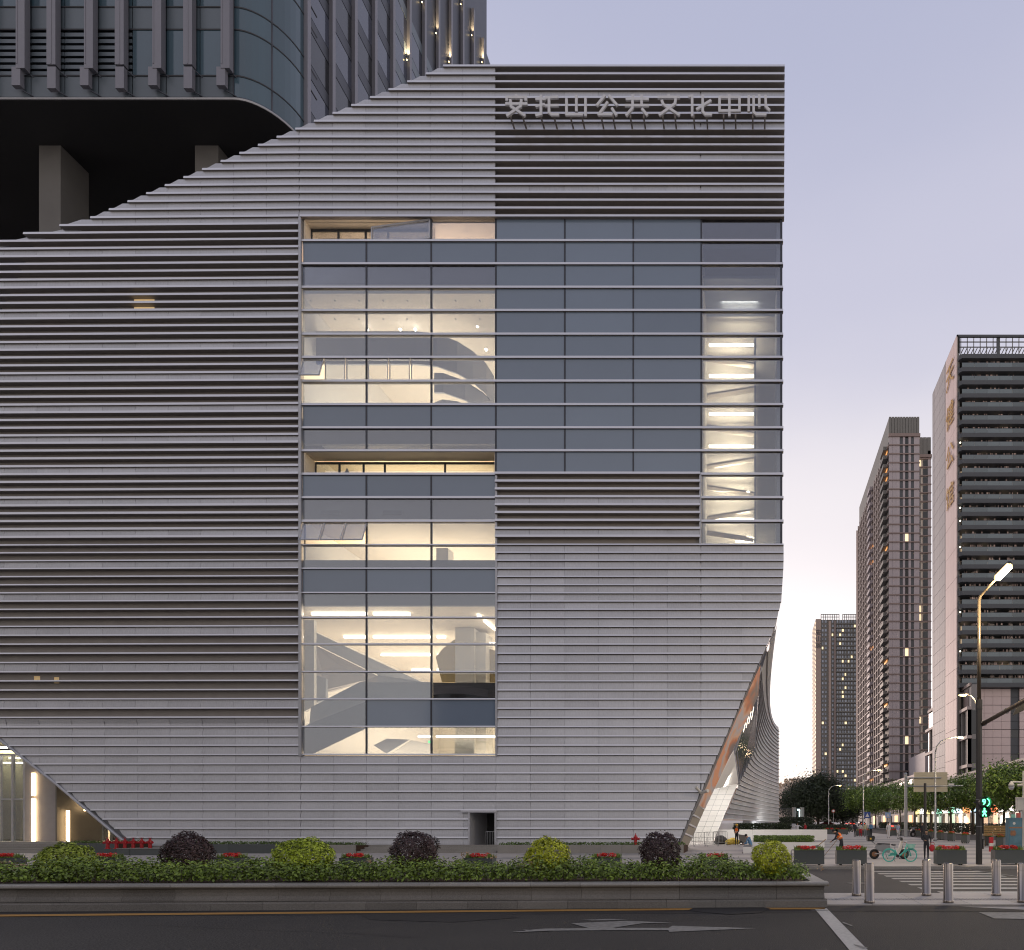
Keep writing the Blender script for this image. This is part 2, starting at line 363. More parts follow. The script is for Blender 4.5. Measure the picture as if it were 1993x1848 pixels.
# --- horizontal lips, one part per row and zone
for b in range(NR + 1):
    y = ROWS[b]
    for z in range(4):
        above = zone_type(b - 1, z) if b > 0 else 'L'; below = zone_type(b, z) if b < NR else 'L'
        grid = (b - 19) % 3 == 0
        if above == 'G' and below == 'G' and not grid: continue
        isg = above == 'G' and below == 'G'
        x0, x1 = max(ZX[z][0], LBd(y)), min(ZX[z][1], RBd(y))
        if z == 1 and 19 <= b <= 85: x0 += 3
        if x1 - x0 < 3: continue
        segs = [(x0, x1)]
        if y > DOOR[2] and z == 1: segs = [(x0, DOOR[0] - 4)]
        for (a, c) in segs:
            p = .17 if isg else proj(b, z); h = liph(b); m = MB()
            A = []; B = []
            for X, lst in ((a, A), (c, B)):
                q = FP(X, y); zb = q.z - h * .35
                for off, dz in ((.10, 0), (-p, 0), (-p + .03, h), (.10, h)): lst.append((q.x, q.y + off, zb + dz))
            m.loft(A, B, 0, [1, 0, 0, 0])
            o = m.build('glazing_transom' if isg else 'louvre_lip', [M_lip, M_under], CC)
# --- cladding panels: 300 largest are single parts, the rest one part
GX = [587 - 63.5 * k for k in range(16, 0, -1)] + [587, 651, 714.5, 777, 840.5, 903.5, 966, 1033, 1100, 1166, 1233, 1299, 1365, 1444, 1530]
rest = MB(); joint = MB(); npan = 0; end_m = MB()
def panel(m, k, xa, xb, xc, xd, z, mi=0):           # xa..xb along the top, xc..xd along the bottom
    yt, yb = ROWS[k], ROWS[k + 1]; pt = proj(k, z); pb = proj(k + 1, z)
    low = k > 60 and z != 0 or k > 80
    prof = [(.30 if low else .34, -pt + .10 if not low else -pt + .11), (.62, -pb + .055), (.99, -pb + .03)]
    A = []; B = []
    for (t, off) in prof:
        y = yt + (yb - yt) * t if t > .35 else yt + (yb - yt) * .10
        A.append(FP(xa + (xc - xa) * t, y, off)); B.append(FP(xb + (xd - xb) * t, y, off))
    A += [A[2] + Vector((0, .05, 0)), A[0] + Vector((0, .05, 0))]; B += [B[2] + Vector((0, .05, 0)), B[0] + Vector((0, .05, 0))]
    m.loft(A, B, mi)
for k in range(NR):
    yt, yb = ROWS[k], ROWS[k + 1]
    for z in range(4):
        if zone_type(k, z) != 'L': continue
        lo_t, lo_b = max(ZX[z][0], LBd(yt)), max(ZX[z][0], LBd(yb)); hi_t, hi_b = min(ZX[z][1], RBd(yt)), min(ZX[z][1], RBd(yb))
        if z == 2 and zone_type(k, 3) != 'L': hi_t = hi_b = 1361
        for a, c in zip(GX, GX[1:]):
            g = .25
            xa, xb, xc, xd = max(a + g, lo_t), min(c - g, hi_t), max(a + g, lo_b), min(c - g, hi_b)
            if yb > DOOR[2] + 4 and z == 1:
                if a < DOOR[0] < c: xb = xd = DOOR[0] - 3
                elif a >= DOOR[0] - 15 and c <= DOOR[1] + 8: continue
            if xb - xa < 2 and xd - xc < 2: continue
            xb = max(xb, xa + .5); xd = max(xd, xc + .5)
            if k >= 81 and npan < 300 and c > 0:
                m = MB(); panel(m, k, xa, xb, xc, xd, z); m.build('cladding_panel', M_panel, CC); npan += 1
            else: panel(rest, k, xa, xb, xc, xd, z)
        if hi_b - lo_b > 6:
            xe = hi_b if not (z == 1 and yb > DOOR[2] + 4) else DOOR[0] - 3
            a0 = FP(max(lo_t, lo_b), yt + 2, -proj(k, z) + .17); a1 = FP(max(lo_t, lo_b), yb - 1, -proj(k + 1, z) + .075)
            b0 = FP(min(xe, hi_t), yt + 2, -proj(k, z) + .17); b1 = FP(min(xe, hi_b), yb - 1, -proj(k + 1, z) + .075)
            joint.poly([a0, b0, b1, a1])
tag(rest.build('cladding_panels', M_panel, CC), kind='stuff')
joint.build('joint_backing', M_joint, CC)
# --- dark recess behind the open louvres
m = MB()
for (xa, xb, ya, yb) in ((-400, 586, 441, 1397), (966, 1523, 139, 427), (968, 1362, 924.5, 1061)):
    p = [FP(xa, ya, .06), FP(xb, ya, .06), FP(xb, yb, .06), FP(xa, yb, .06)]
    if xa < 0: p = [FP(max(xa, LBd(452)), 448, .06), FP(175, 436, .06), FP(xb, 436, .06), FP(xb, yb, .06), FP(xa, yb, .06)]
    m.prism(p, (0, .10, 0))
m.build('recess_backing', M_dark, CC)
# warm window glimpsed behind the louvres
for (xa, xb, ya, yb, e) in ((260, 299, 571, 610, .32), (65, 76, 1314, 1326, .10), (104, 113, 1316, 1328, .10)):
    m = MB(); a, c = FP(xa, ya, .04), FP(xb, yb, .04); m.box(a.x, c.x, a.y, a.y + .015, c.z, a.z)
    m.build('lit_window', emit('dim_window', (1, .72, .36), e), CC)
# --- vertical frames round the glazing
for x, ya, yb, wd, pr, mt in ((588, 424, 1471, .16, .24, M_alu), (967.5, 924, 1471, .12, .16, M_alu), (1363.5, 924, 1063, .14, .2, M_alu)):
    m = MB(); a, b = FP(x, ya), FP(x, yb); m.box(a.x - wd / 2, a.x + wd / 2, a.y - pr, a.y + .06, b.z, a.z); m.build('glazing_frame', mt, CC)
for i, x in enumerate(XS[1:-1]):
    yb = {0: 1468.6, 1: 1468.6, 2: 924.5, 3: 924.5, 4: 924.5, 5: 924.5}[i]
    a, b = FP(x, 428), FP(x, yb)
    for (u, v) in zip(MY, MY[1:]):
        if v > yb + 1: break
        if i < 2 and (u in (427, 879)) and not (i == 1 and u == 427): continue
        m = MB(); p, q = FP(x, u + 1), FP(x, v - 1); m.box(a.x - .05, a.x + .05, a.y - .10, a.y + .03, q.z, p.z); m.build('mullion', M_frame, CC)
m = MB(); a, b = FP(1521, 428), FP(1521, 1061); m.box(a.x - .09, a.x + .04, a.y - .10, a.y + .05, b.z, a.z); m.build('mullion', M_frame, CC)
# --- panes
VIS = {(c, j) for c in (0, 1, 2) for j in (3, 4, 5, 6, 7, 9, 12, 13, 14, 16, 17, 18, 19, 21)} | {(2, 0), (0, 20)} | {(6, j) for j in range(14)} | {(c, 2) for c in (0, 1, 2)}
OPEN = {(0, 0), (1, 0), (0, 10), (1, 10), (2, 10), (0, 6), (1, 6), (0, 13)}
def nc(j, c): return j < 22 if c < 3 else (j < 11 if c < 6 else j < 14)
for c in range(7):
    for j in range(22):
        if not nc(j, c) or (c, j) in OPEN: continue
        a, b = FP(XS[c] + 1.5, MY[j] + 1), FP(XS[c + 1] - 1.5, MY[j + 1] - 1)
        m = MB(); m.box(a.x, b.x, a.y - .07, a.y - .05, b.z, a.z)
        tilt = random.uniform(-.002, .002)
        m.build('glass_pane', M_vision if (c, j) in VIS else M_spandrel, CC)
# --- casement windows, some tilted open
def casement(xa, xb, ya, yb, open_deg, off=-.07, pane=None):
    a, b = FP(xa, ya, off), FP(xb, yb, off); wd = b.x - a.x; ht = a.z - b.z; t = .055
    e = thing('casement_window', None, None, (0, 0, 0)); e.parent = CC; e.location = Vector((a.x, a.y, a.z)) - CC.location; e.rotation_euler = (R(-open_deg), 0, 0)
    for nm, mt, bx in (('sash', M_alu, [(0, wd, -ht, -ht + t), (0, wd, -t, 0), (0, t, -ht + t, -t), (wd - t, wd, -ht + t, -t)]), ('pane', pane or M_vision, [(t, wd - t, -ht + t, -t)])):
        mm = MB()
        for (x0, x1, z0, z1) in bx: mm.box(x0, x1, -.03 if nm == 'sash' else -.008, .03 if nm == 'sash' else .008, z0, z1)
        o = mm.build(nm, mt, None); o.parent = e
    return e
u = (840.5 - 590) / 6
for q in range(6): casement(592 + u * q, 590 + u * (q + 1), 700, 742, 17 if q == 0 else 0)
for q in range(3): casement(592 + 41.5 * q, 591 + 41.5 * (q + 1), 1018, 1060, 19)
# recessed balconies behind two openings
def recess(j, xa, xb, t, splits):
    ya, yb = MY[j] + 2, MY[j + 1] - 2; a, b = FP(xa, ya), FP(xb, yb); y0 = a.y - .06; y1 = y0 + t
    m = MB(); m.box(a.x, b.x, y0, y1, a.z, a.z + .06); m.build('recess_soffit', M_cream, CC)
    m = MB(); m.box(a.x - .05, a.x, y0, y1, b.z, a.z); m.build('recess_side', M_cream, CC)
    m = MB(); m.box(b.x, b.x + .05, y0, y1, b.z, a.z); m.build('recess_side', M_cream, CC)
    m = MB(); m.box(a.x, b.x, y0, y1, b.z - .05, b.z); m.build('recess_floor', M_alu, CC)
    X = [a.x + (b.x - a.x) * s for s in splits]
    zt = a.z - .05
    for p, q in zip(X, X[1:]):
        m = MB(); f = .06
        m.box(p, q, y1, y1 + .07, zt - .14, zt); m.box(p, p + f, y1, y1 + .07, b.z, zt - .14); m.box(q - f, q, y1, y1 + .07, b.z, zt - .14); m.build('window_frame', M_frame, CC)
        m = MB(); m.box(p + f, q - f, y1 + .03, y1 + .05, b.z, zt - .14); m.build('glass_pane', M_vision, CC)
recess(10, 594, 963, 1.0, [0, .13, .26, .375, .70, 1])
recess(0, 594, 838, .6, [0, .22, .44, .62, 1])
m = MB()
for (x, y) in ((628, 462), (657, 905)):
    a = FP(x, y, 0.55 if y < 600 else .95); m.prism([(a.x - .2, a.y, a.z), (a.x + .2, a.y, a.z), (a.x, a.y, a.z + .38)], (0, .02, 0))
m.build('warning_sticker', M_igrey, CC)
# tilted light window across the upper opening
q = [FP(722, 440, .1), FP(838, 430, -.10), FP(838, 466, -.10), FP(722, 471, .1)]
m = MB()
for i in range(4): m.bar(q[i], q[(i + 1) % 4], .09, .09)
m.build('tilted_window_frame', M_alu, CC)
m = MB(); m.prism(q, (0, .02, 0)); m.build('glass_pane', M_vision, CC)

# --- rooms behind the glass
def area(name, loc, sx, sy, power, rot=(0, 0, 0), col=(1, .84, .62)):
    l = bpy.data.lights.new(name, 'AREA'); l.shape = 'RECTANGLE'; l.size = sx; l.size_y = sy; l.energy = power; l.color = col
    o = bpy.data.objects.new(name, l); COL.objects.link(o); o.location = loc; o.rotation_euler = rot; return o
def room(nm, x0, x1, z0, z1, d0, d1, power, mats=(M_cream, M_white), col=(1, .84, .62), light=True):
    m = MB(); t = .1
    m.box(x0 - t, x1 + t, d0, d1, z1, z1 + t, 0); m.box(x0 - t, x1 + t, d0, d1, z0 - t, z0, 1)
    m.box(x0 - t, x0, d0, d1, z0, z1, 1); m.box(x1, x1 + t, d0, d1, z0, z1, 1); m.box(x0 - t, x1 + t, d1, d1 + t, z0 - t, z1 + t, 1)
    o = m.build(nm, list(mats), CC)
    if light: area('room_light', ((x0 + x1) / 2, d0 + (d1 - d0) * .5, z0 + .3), (x1 - x0) * .8, (d1 - d0) * .8, power, (R(180), 0, 0), col)
    return o
def strip(xa, xb, y, d, r=.045, e=None, y2=None):
    a, b = W(xa, y, d), W(xb, y2 if y2 else y, d); m = MB(); m.bar(a, b, r * 2, r * 2.2); return m.build('strip_light', e or E_strip, CC)
RX0, RX1 = PX(592, D0) - .15, PX(967, D0)
di = D0 + .12
# hall behind rows 3 to 7
room('hall_interior', RX0 - .6, RX1, PZ(812, D0), PZ(553, D0), di, di + 15, 2400)
def fascia(path, zt, zb, mt, th=.15):
    m = MB(); pts = [W(x, 900, d) for x, d in path]
    A = [(p.x, p.y, zb) for p in pts]; Bk = [(p.x, p.y + th, zb) for p in reversed(pts)]
    m.prism(A + Bk, (0, 0, zt - zb)); return m.build('mezzanine_fascia', mt, CC, smooth=False)
fascia([(592, 43.6), (700, 43.6), (810, 43.6), (850, 43.8), (890, 44.5), (920, 45.4), (946, 46.6), (960, 47.8), (967, 50)], HC + 35.2, HC + 32.9, M_igrey)
fascia([(815, 49), (822, 47), (835, 45.8), (860, 45.2), (890, 45.4), (920, 46.1), (945, 47), (962, 48.4)], HC + 31.5, HC + 29, M_igrey)
fascia([(845, 44.6), (862, 44.6), (905, 45.4), (940, 46.6), (966, 48)], HC + 33.0, HC + 31.6, M_igrey)
m = MB()
for q in range(16): p = W(605 + (q % 8) * 47, 585 + (q // 8) * 36 + (q % 3) * 4, 0); zc = PZ(553, D0) - .04; d = F * (zc - HC) / (HY - (585 + (q // 8) * 36)); X = PX(605 + (q % 8) * 47, d); m.box(X - .04, X + .04, d - .04, d + .04, zc - .03, zc + .02)
tag(m.build('ceiling_fittings', M_igrey, CC), kind='stuff')
for (x, y) in ((715, 641), (779, 641), (808, 641), (946, 680), (929, 634)):
    p = W(x, y, 44.6 + random.uniform(0, .5)); m = MB(); m.ball(p, .09, 8, 6); m.build('spotlight', E_spot, CC)
# dim floor above the hall
room('upper_interior', RX0, RX1, PZ(549, D0), PZ(430, D0), di + .02, di + 9, 1100, col=(1, .72, .5))
m = MB(); m.box(RX0, RX1, di + .02, di + .2, PZ(563, D0), PZ(514, D0)); m.build('bulkhead', M_iblue, CC)
# office floors
room('office_interior', RX0, RX1, PZ(922, D0), PZ(861, D0), di + .9, di + 12, 950, col=(1, .78, .48))
m = MB(); m.box(RX0, RX1, di + .02, di + .2, PZ(861, D0), PZ(836, D0)); m.build('bulkhead', M_iblue, CC)
room('office_interior', RX0, RX1, PZ(1105, D0), PZ(1009, D0), di + .22, di + 13, 1150, col=(1, .82, .58))
m = MB(); m.box(RX0, RX1, di + .02, di + .2, PZ(1008, D0), PZ(966, D0)); m.build('bulkhead', M_igrey, CC)
m = MB(); m.box(RX0, RX1, di + .02, di + .2, PZ(1106, D0), PZ(1088, D0)); m.build('bulkhead', M_iblue, CC)
m = MB()
for (a, c) in ((623, 660), (744, 781)): p, q = FP(a, 992, .06), FP(c, 1000, .06); m.box(p.x, q.x, p.y, p.y + .06, q.z, p.z)
m.build('air_grille', M_iblue, CC)
for (a, c, y, d) in ((653, 678, 917, 46.5), (694, 720, 917, 46.5), (732, 848, 916.5, 46.5), (624, 632, 916, 46.5), (603, 618, 1044, 47), (626, 651, 1044, 47), (664, 694, 1044, 47), (720, 838, 1043.5, 47), (868, 887, 1083, 48)): strip(a, c, y, d, .055)
m = MB(); m.box(PX(849, 43.4), PX(872, 43.4), 43.4, 44.2, PZ(1095, 43.4), PZ(1066, 43.4)); m.build('interior_column', M_white, CC)
m = MB(); m.box(PX(596, 43), PX(606, 43), 43, 43.5, PZ(1095, 43), PZ(1064, 43)); m.build('interior_column', M_white, CC)
# foyer behind the six lowest rows
FZ0, FZ1 = PZ(1470, D0), PZ(1177, D0)
room('foyer_interior', RX0 - 3, RX1 + 1.5, FZ0, FZ1, di + .22, di + 24, 3500, col=(1, .80, .56))
m = MB(); m.box(RX0, RX1, di + .02, di + .2, FZ1, PZ(1156, D0)); m.build('bulkhead', M_igrey, CC)
fz = FZ1 - HC - .12
def cz(y): return F * fz / (HY - y)
for (a, c, y) in ((607, 714, 1194.5), (727, 798, 1194.5), (670, 714, 1239.5), (727, 839, 1239.5), (851, 867, 1239.5), (742, 840, 1274), (852, 886, 1274), (801, 839, 1304), (851, 886, 1304), (940, 960, 1304)): strip(a, c, y, cz(y), .07)
for (p, q) in (((930, 1197), (936, 1201)), ((943, 1208), (965, 1226))):
    a, b = W(*p, cz(p[1])), W(*q, cz(q[1])); m = MB(); m.bar(a, b, .14, .14); m.build('strip_light', E_strip, CC)
strip(924, 965, 1251.5, 47, .05)
for (a, c, y) in ((814, 840, 1433), (849, 965, 1433)): strip(a, c, y, 43.5, .05)
def slab(nm, pts, mt, th=.25): m = MB(); m.prism([W(*p) for p in pts], (0, th, 0)); return m.build(nm, mt, CC)
slab('stair_soffit', [(611, 1229, 44), (773, 1305, 45.5), (821, 1327, 46), (735, 1327, 46), (735, 1313, 46), (611, 1252, 44.5)], M_igrey)
slab('stair_underside', [(611, 1254, 44.8), (735, 1315, 46.2), (735, 1327, 46.2), (700, 1327, 46.2), (640, 1345, 45.5), (611, 1345, 44.8)], mat('warm_grey', (.42, .38, .36), .5))
slab('stair_parapet', [(602, 1408, 42.4), (714, 1366, 42.4), (840, 1366, 42.4), (840, 1327, 42.6), (700, 1327, 42.6), (605, 1376, 42.4)], mat('pale_parapet', (.46, .46, .46), .6), .12)
slab('reflection_slab', [(592, 1414, 42.0), (600, 1409, 42.0), (714, 1364, 42.0), (714, 1414, 42.0)], M_iblue, .12)  # blue-grey slabs stand in for the reflection on the spandrel glass
slab('reflection_slab', [(592, 1416, 42.0), (714, 1416, 42.0), (700, 1422, 42.0), (606, 1467, 42.0), (592, 1467, 42.0)], M_iblue, .12)
slab('interior_column', [(611, 1313, 44.4), (634, 1320, 44.4), (634, 1360, 44.4), (611, 1368, 44.4)], M_igrey)
slab('interior_column', [(592, 1206, 42.6), (611, 1206, 42.6), (611, 1374, 42.6), (592, 1384, 42.6)], M_white)
m = MB(); m.box(PX(886, 46), PX(923, 46), 46, 47.6, FZ0, PZ(1222, 46)); m.box(PX(923, 46) + .01, PX(942, 46), 46.3, 47.5, FZ0, PZ(1228, 46)); m.build('interior_column', M_white, CC)
slab('green_wall', [(848, 1278, 47), (862, 1262, 47), (884, 1244, 47), (965, 1266, 47), (965, 1327, 47), (860, 1327, 47)], mat('yellowed_timber', (.40, .31, .13), .6))
slab('dark_balustrade', [(843, 1328, 42.3), (965, 1328, 42.3), (965, 1360, 42.3), (843, 1360, 42.3)], mat('brown_balustrade', (.09, .075, .07), .3), .06)
slab('skylight_frame', [(727, 1450, 45), (753, 1437, 45), (796, 1439, 45), (752, 1466, 45)], M_igrey, .1)
slab('roof_plane', [(760, 1467, 46), (800, 1440, 46), (840, 1448, 46), (840, 1467, 46)], M_white, .1)
slab('interior_column', [(885, 1441, 44), (923, 1441, 44), (923, 1467, 44), (885, 1467, 44)], M_white)
m = MB(); a = W(838, 1441, 42.6); m.box(a.x - .16, a.x + .05, a.y, a.y + .06, a.z - .16, a.z); m.build('exit_sign', emit('exit_green', (.1, 1, .3), 2.0), CC)
# stair tower behind the right column of glass
SX0, SX1 = PX(1367.5, D0), PX(1523, D0)
m = MB(); zb, zt = PZ(1063, D0), PZ(428, D0)
m.box(SX0 - .1, SX0, di, di + 3.4, zb, zt, 0); m.box(SX0, SX1, di + 3.4, di + 3.5, zb, zt, 0); m.box(SX0, SX1, di, di + 3.5, zt, zt + .1, 0); m.box(SX0, SX1, di, di + 3.5, zb - .1, zb, 0)
m.build('stair_tower_walls', M_concrete, CC)
m = MB(); m.box(PX(1468, 42.3), PX(1468, 42.3) + .12, 41.75, 44.8, zb, PZ(640, D0)); m.build('stair_partition', M_iblue, CC)
m = MB(); m.box(SX1 - .1, SX1, di, di + 3.5, zb, zt); m.build('side_glazing', M_iblue, CC)
for y in (470, 528): m = MB(); m.box(SX0, SX1, di + .3, di + 3.4, PZ(y, D0) - .1, PZ(y, D0) + .1); m.build('light_stop_slab', M_iblue, CC)  # slabs added to keep stair light off the top panes
SL = [(1406, 1474, 604), (1376, 1467, 671), (1376, 1467, 731), (1376, 1467, 805), (1376, 1467, 868), (1376, 1467, 922), (1379, 1467, 968), (1379, 1467, 1010), (1428, 1467, 1053)]
for i, (a, c, y) in enumerate(SL):
    strip(a + (4 if i else 0), c, y, 44.2, .055)
    p = W((a + c) / 2, y, 44.0); area('stair_light', (p.x, p.y - .4, p.z + .3), 2.6, .3, 110, (R(70), 0, 0), (1, .86, .62))
    if i:
        m = MB(); m.bar(W(1376, y + (26 if i % 2 else 40), 43.3), W(1467, y + (40 if i % 2 else 26), 43.9), .5, .12); m.build('stair_flight', M_cream, CC)

# --- doorway, roof, back and side walls
a, b = FP(DOOR[0], DOOR[2]), FP(DOOR[1], 1649)
m = MB(); m.box(a.x - .1, a.x, a.y - .22, a.y + 2.5, b.z, a.z, 0); m.box(b.x, b.x + .1, a.y - .22, a.y + 2.5, b.z, a.z, 0); m.box(a.x - .6, b.x + .1, a.y - .24, a.y + 2.5, a.z, a.z + .14, 0); m.box(a.x, b.x, a.y + 2.5, a.y + 2.6, b.z, a.z, 1)
m.build('doorway', [M_panel, M_black], CC)
m = MB()
for q in range(7): x = a.x + .85 + q * .11; m.box(x, x + .02, a.y + .3, a.y + .32, b.z + .1, b.z + 1.05)
m.box(a.x + .85, b.x - .05, a.y + .3, a.y + .33, b.z + 1.05, b.z + 1.09); m.build('gate', M_polew, CC)
m = MB(); top = [(866, 137), (1527, 137)]; sl_ = [(0, 468), (173, 431.5), (864, 139)]
def roofq(p, q, dd):
    A, B = FP(*p, .0), FP(*q, .0); m.hexa([A + Vector((0, 0, -.3)), B + Vector((0, 0, -.3)), B + Vector((0, dd, -.3)), A + Vector((0, dd, -.3)), A, B, B + Vector((0, dd, 0)), A + Vector((0, dd, 0))])
for p, q in (((-400, 500), (-60, 484)), ((-60, 484), (0, 468)), ((0, 468), (173, 431.5)), ((173, 431.5), (864, 139)), ((866, 137), (1526, 137))): roofq(p, q, 9)
m.build('roof', M_alu, CC)
m = MB(); zt = PZ(139, D0); z0 = PZ(1100, D0)
xs = PX(1524, D0) - .12
m.prism([(xs, 41.6, z0), (xs, 41.6, zt), (xs, 80, zt - 6), (xs, 106, 22), (xs, 106, z0)], (-.3, 0, 0)); m.build('side_wall', M_panel, CC)
# sign: nine characters standing proud of the louvres
SG = thing('building_sign', 'large grey stroke-built Chinese characters mounted across the top louvres', 'sign', (-9, D0 - .9, PZ(235, D0)))
CH = [[[(25, 105), (25, 85), (160, 85), (160, 105)], [(92, 72), (92, 85)], [(50, 105), (55, 150), (150, 212)], [(128, 105), (122, 148), (28, 212)], [(20, 130), (165, 130)]],
      [[(235, 97), (295, 97)], [(268, 75), (268, 205), (235, 212)], [(235, 148), (290, 135)], [(305, 88), (385, 82)], [(325, 90), (325, 190), (345, 207), (390, 207)], [(300, 143), (388, 141)]],
      [[(450, 100), (450, 208), (562, 208)], [(520, 75), (520, 180)], [(585, 95), (585, 212)]],
      [[(720, 75), (668, 140)], [(755, 75), (808, 138)], [(740, 122), (680, 207), (770, 207)], [(775, 165), (803, 208)]],
      [[(878, 97), (1030, 97)], [(872, 143), (1030, 143)], [(922, 72), (920, 160), (878, 210)], [(985, 72), (985, 143)], [(990, 168), (1022, 208)]],
      [[(1105, 85), (1252, 85)], [(1178, 70), (1178, 85)], [(1228, 88), (1222, 130), (1115, 208)], [(1130, 110), (1140, 135), (1250, 208)]],
      [[(1345, 75), (1345, 212)], [(1325, 80), (1345, 75)], [(1420, 75), (1420, 185), (1440, 207), (1480, 207)], [(1475, 108), (1380, 168)]],
      [[(1540, 85), (1540, 182), (1682, 180)], [(1540, 85), (1682, 85), (1682, 180)], [(1610, 70), (1610, 212)]],
      [[(1748, 78), (1748, 180)], [(1783, 80), (1783, 190), (1805, 207), (1868, 207)], [(1823, 72), (1823, 150)], [(1868, 75), (1870, 150), (1892, 172)]]]
def sg(p): return W((1530 + p[0] * .4265) / 1.5615, (260 + p[1] * .4265) / 1.5615, D0 - .95)
for c in CH:
    m = MB()
    for st in c:
        for p, q in zip(st, st[1:]):
            A, B = sg(p), sg(q); t = (B - A).normalized() * .06; A -= t; B += t
            up_ = abs((B - A).normalized().z) > .95; A.y += .003 * c.index(st); B.y += .003 * c.index(st) + .0015; m.bar(A, B, .165 if up_ else .10, .10 if up_ else .165)
    k = m.build('sign_character', mat('sign_metal', (.66, .66, .68), .45, .2) if c is CH[0] else MATS['sign_metal'], SG)
    xs_ = [p[0] for st in c for p in st]; mm = MB()
    for f in (.2, .8):
        A = sg((min(xs_) + (max(xs_) - min(xs_)) * f, 205)); mm.box(A.x - .05, A.x + .05, A.y + .06, D0 - .2, A.z - .16, A.z - .10); mm.box(A.x - .05, A.x + .05, A.y + .06, A.y + .12, A.z - .12, A.z + .1)
    o = mm.build('bracket', M_under, k)

# --- inner wall behind the cladding, plinth at the ground
for pts in ([(-400, 1398), (588, 1398), (588, 1472), (912, 1472), (912, 1649), (252, 1649), (0, 1440), (-30, 1415), (-400, 1415)], [(912, 1472), (968, 1472), (968, 1578), (912, 1578)], [(968, 1064), (1522, 1064), (1522, 1102), (1498, 1240), (1320, 1648), (968, 1648)],
            [(0, 470), (173, 434), (864, 141), (966, 141), (966, 426), (588, 426), (588, 443), (0, 474)]):
    m = MB(); m.prism([FP(x, y, .18) for x, y in pts], (0, .06, 0)); m.build('inner_wall', M_igrey, CC)
for xa, xb in ((226, 912), (970, 1330)): m = MB(); m.box(PX(xa, D0), PX(xb, D0), D0 - .1, D0 + .1, .2, PZ(1645.5, D0)); m.build('base_plinth', M_stonel, CC)
# --- slanting passage on the right: mural, white entrance wall, glazing, concrete foot
m = MB(); e0 = [(1524, 1102), (1512, 1207), (1501, 1240), (1328, 1622), (1318, 1648)]
e1 = [W(x, y, D0 + .05) for x, y in e0]; e2 = [W(1519, 1130, 46), W(1507, 1230, 44), W(1489, 1268, 43.5), W(1331, 1632, 43.5), W(1324, 1648, 43.5)]
for i in range(4): m.poly([e1[i], e1[i + 1], e2[i + 1], e2[i]])
m.build('edge_soffit', M_under, CC)
mu = bpy.data.materials.new('mural_print'); mu.use_nodes = True; t = mu.node_tree; b = t.nodes['Principled BSDF']; b.inputs['Roughness'].default_value = .5
co = t.nodes.new('ShaderNodeTexCoord'); nz = t.nodes.new('ShaderNodeTexNoise'); nz.inputs['Scale'].default_value = .35; nz.inputs['Detail'].default_value = 3
rp = t.nodes.new('ShaderNodeValToRGB'); rp.color_ramp.interpolation = 'LINEAR'
for i, (p, c) in enumerate([(0, (.10, .16, .22)), (.36, (.20, .15, .13)), (.44, (.42, .16, .08)), (.5, (.50, .30, .20)), (.56, (.36, .34, .34)), (.62, (.55, .24, .13)), (1, (.5, .42, .3))]):
    if i > 1: rp.color_ramp.elements.new(p)
    rp.color_ramp.elements[i].position = p; rp.color_ramp.elements[i].color = (*c, 1)
t.links.new(co.outputs['Object'], nz.inputs[0]); t.links.new(nz.outputs[0], rp.inputs[0]); t.links.new(rp.outputs[0], b.inputs['Base Color'])
t.links.new(rp.outputs[0], b.inputs['Emission Color']); b.inputs['Emission Strength'].default_value = .25
m = MB(); m.prism([W(1480, 1294, 43.6), W(1471, 1313, 43.0), W(1358, 1564, 43.0), W(1372, 1574, 44.6), W(1476, 1353, 44.6)], (0, .12, 0)); m.build('mural_screen', mu, CC)
m = MB(); m.prism([W(1357, 1566, 42.9), W(1371, 1575, 44.4), W(1338, 1648, 44.4), W(1316, 1648, 42.4)], (0, .2, 0)); m.build('concrete_foot', M_concrete, CC)
for yy in (1588, 1606, 1624):
    f = (yy - 1566) / 82; m = MB(); m.bar(W(1357 - f * 40, yy - 4, 42.5), W(1370 - f * 33, yy + 4, 44.3), .1, .12); m.build('louvre_lip', M_lip, CC)
ent = MB(); rowsW = [1524.6 + (1640 - 1524.6) * i / 11 for i in range(12)]
def wx(y, f): return (1390.7 + (1354.4 - 1390.7) * (y - 1524.6) / 89.4) * (1 - f) + (1436 + (1398.5 - 1436) * (y - 1524.6) / 89.4) * f
for ya, yb in zip(rowsW, rowsW[1:]):
    for fa, fb in ((0, .32), (.32, .66), (.66, 1)):
        m = MB(); g = .25; q = [W(wx(ya + g, fa) + g, ya + g, 58), W(wx(ya + g, fb) - g, ya + g, 58), W(wx(yb - g, fb) - g, yb - g, 58), W(wx(yb - g, fa) + g, yb - g, 58)]
        m.prism(q, (0, .06, 0)); m.build('wall_panel', M_whitewall, CC)
m = MB(); m.prism([W(1388, 1522, 58.1), W(1437, 1522, 58.1), W(1388, 1640, 58.1), W(1340, 1640, 58.1)], (0, .3, 0)); m.build('entrance_wall', M_igrey, CC)
m = MB(); m.prism([W(1428, 1463, 50), W(1437, 1524, 58), W(1389, 1524, 58), W(1390, 1535, 48)], (0, 0, .15)); m.build('entrance_soffit', M_white, CC)
for (x, y, h) in ((1411, 1507, 3), (1409, 1515, 6)): m = MB(); m.bar(W(x - h, y, 54), W(x + h, y, 54), .12, .05); m.build('strip_light', E_strip, CC)
area('entrance_light', W(1395, 1530, 51.5), 3, 2, 420, (R(60), 0, 0), (1, .95, .88))
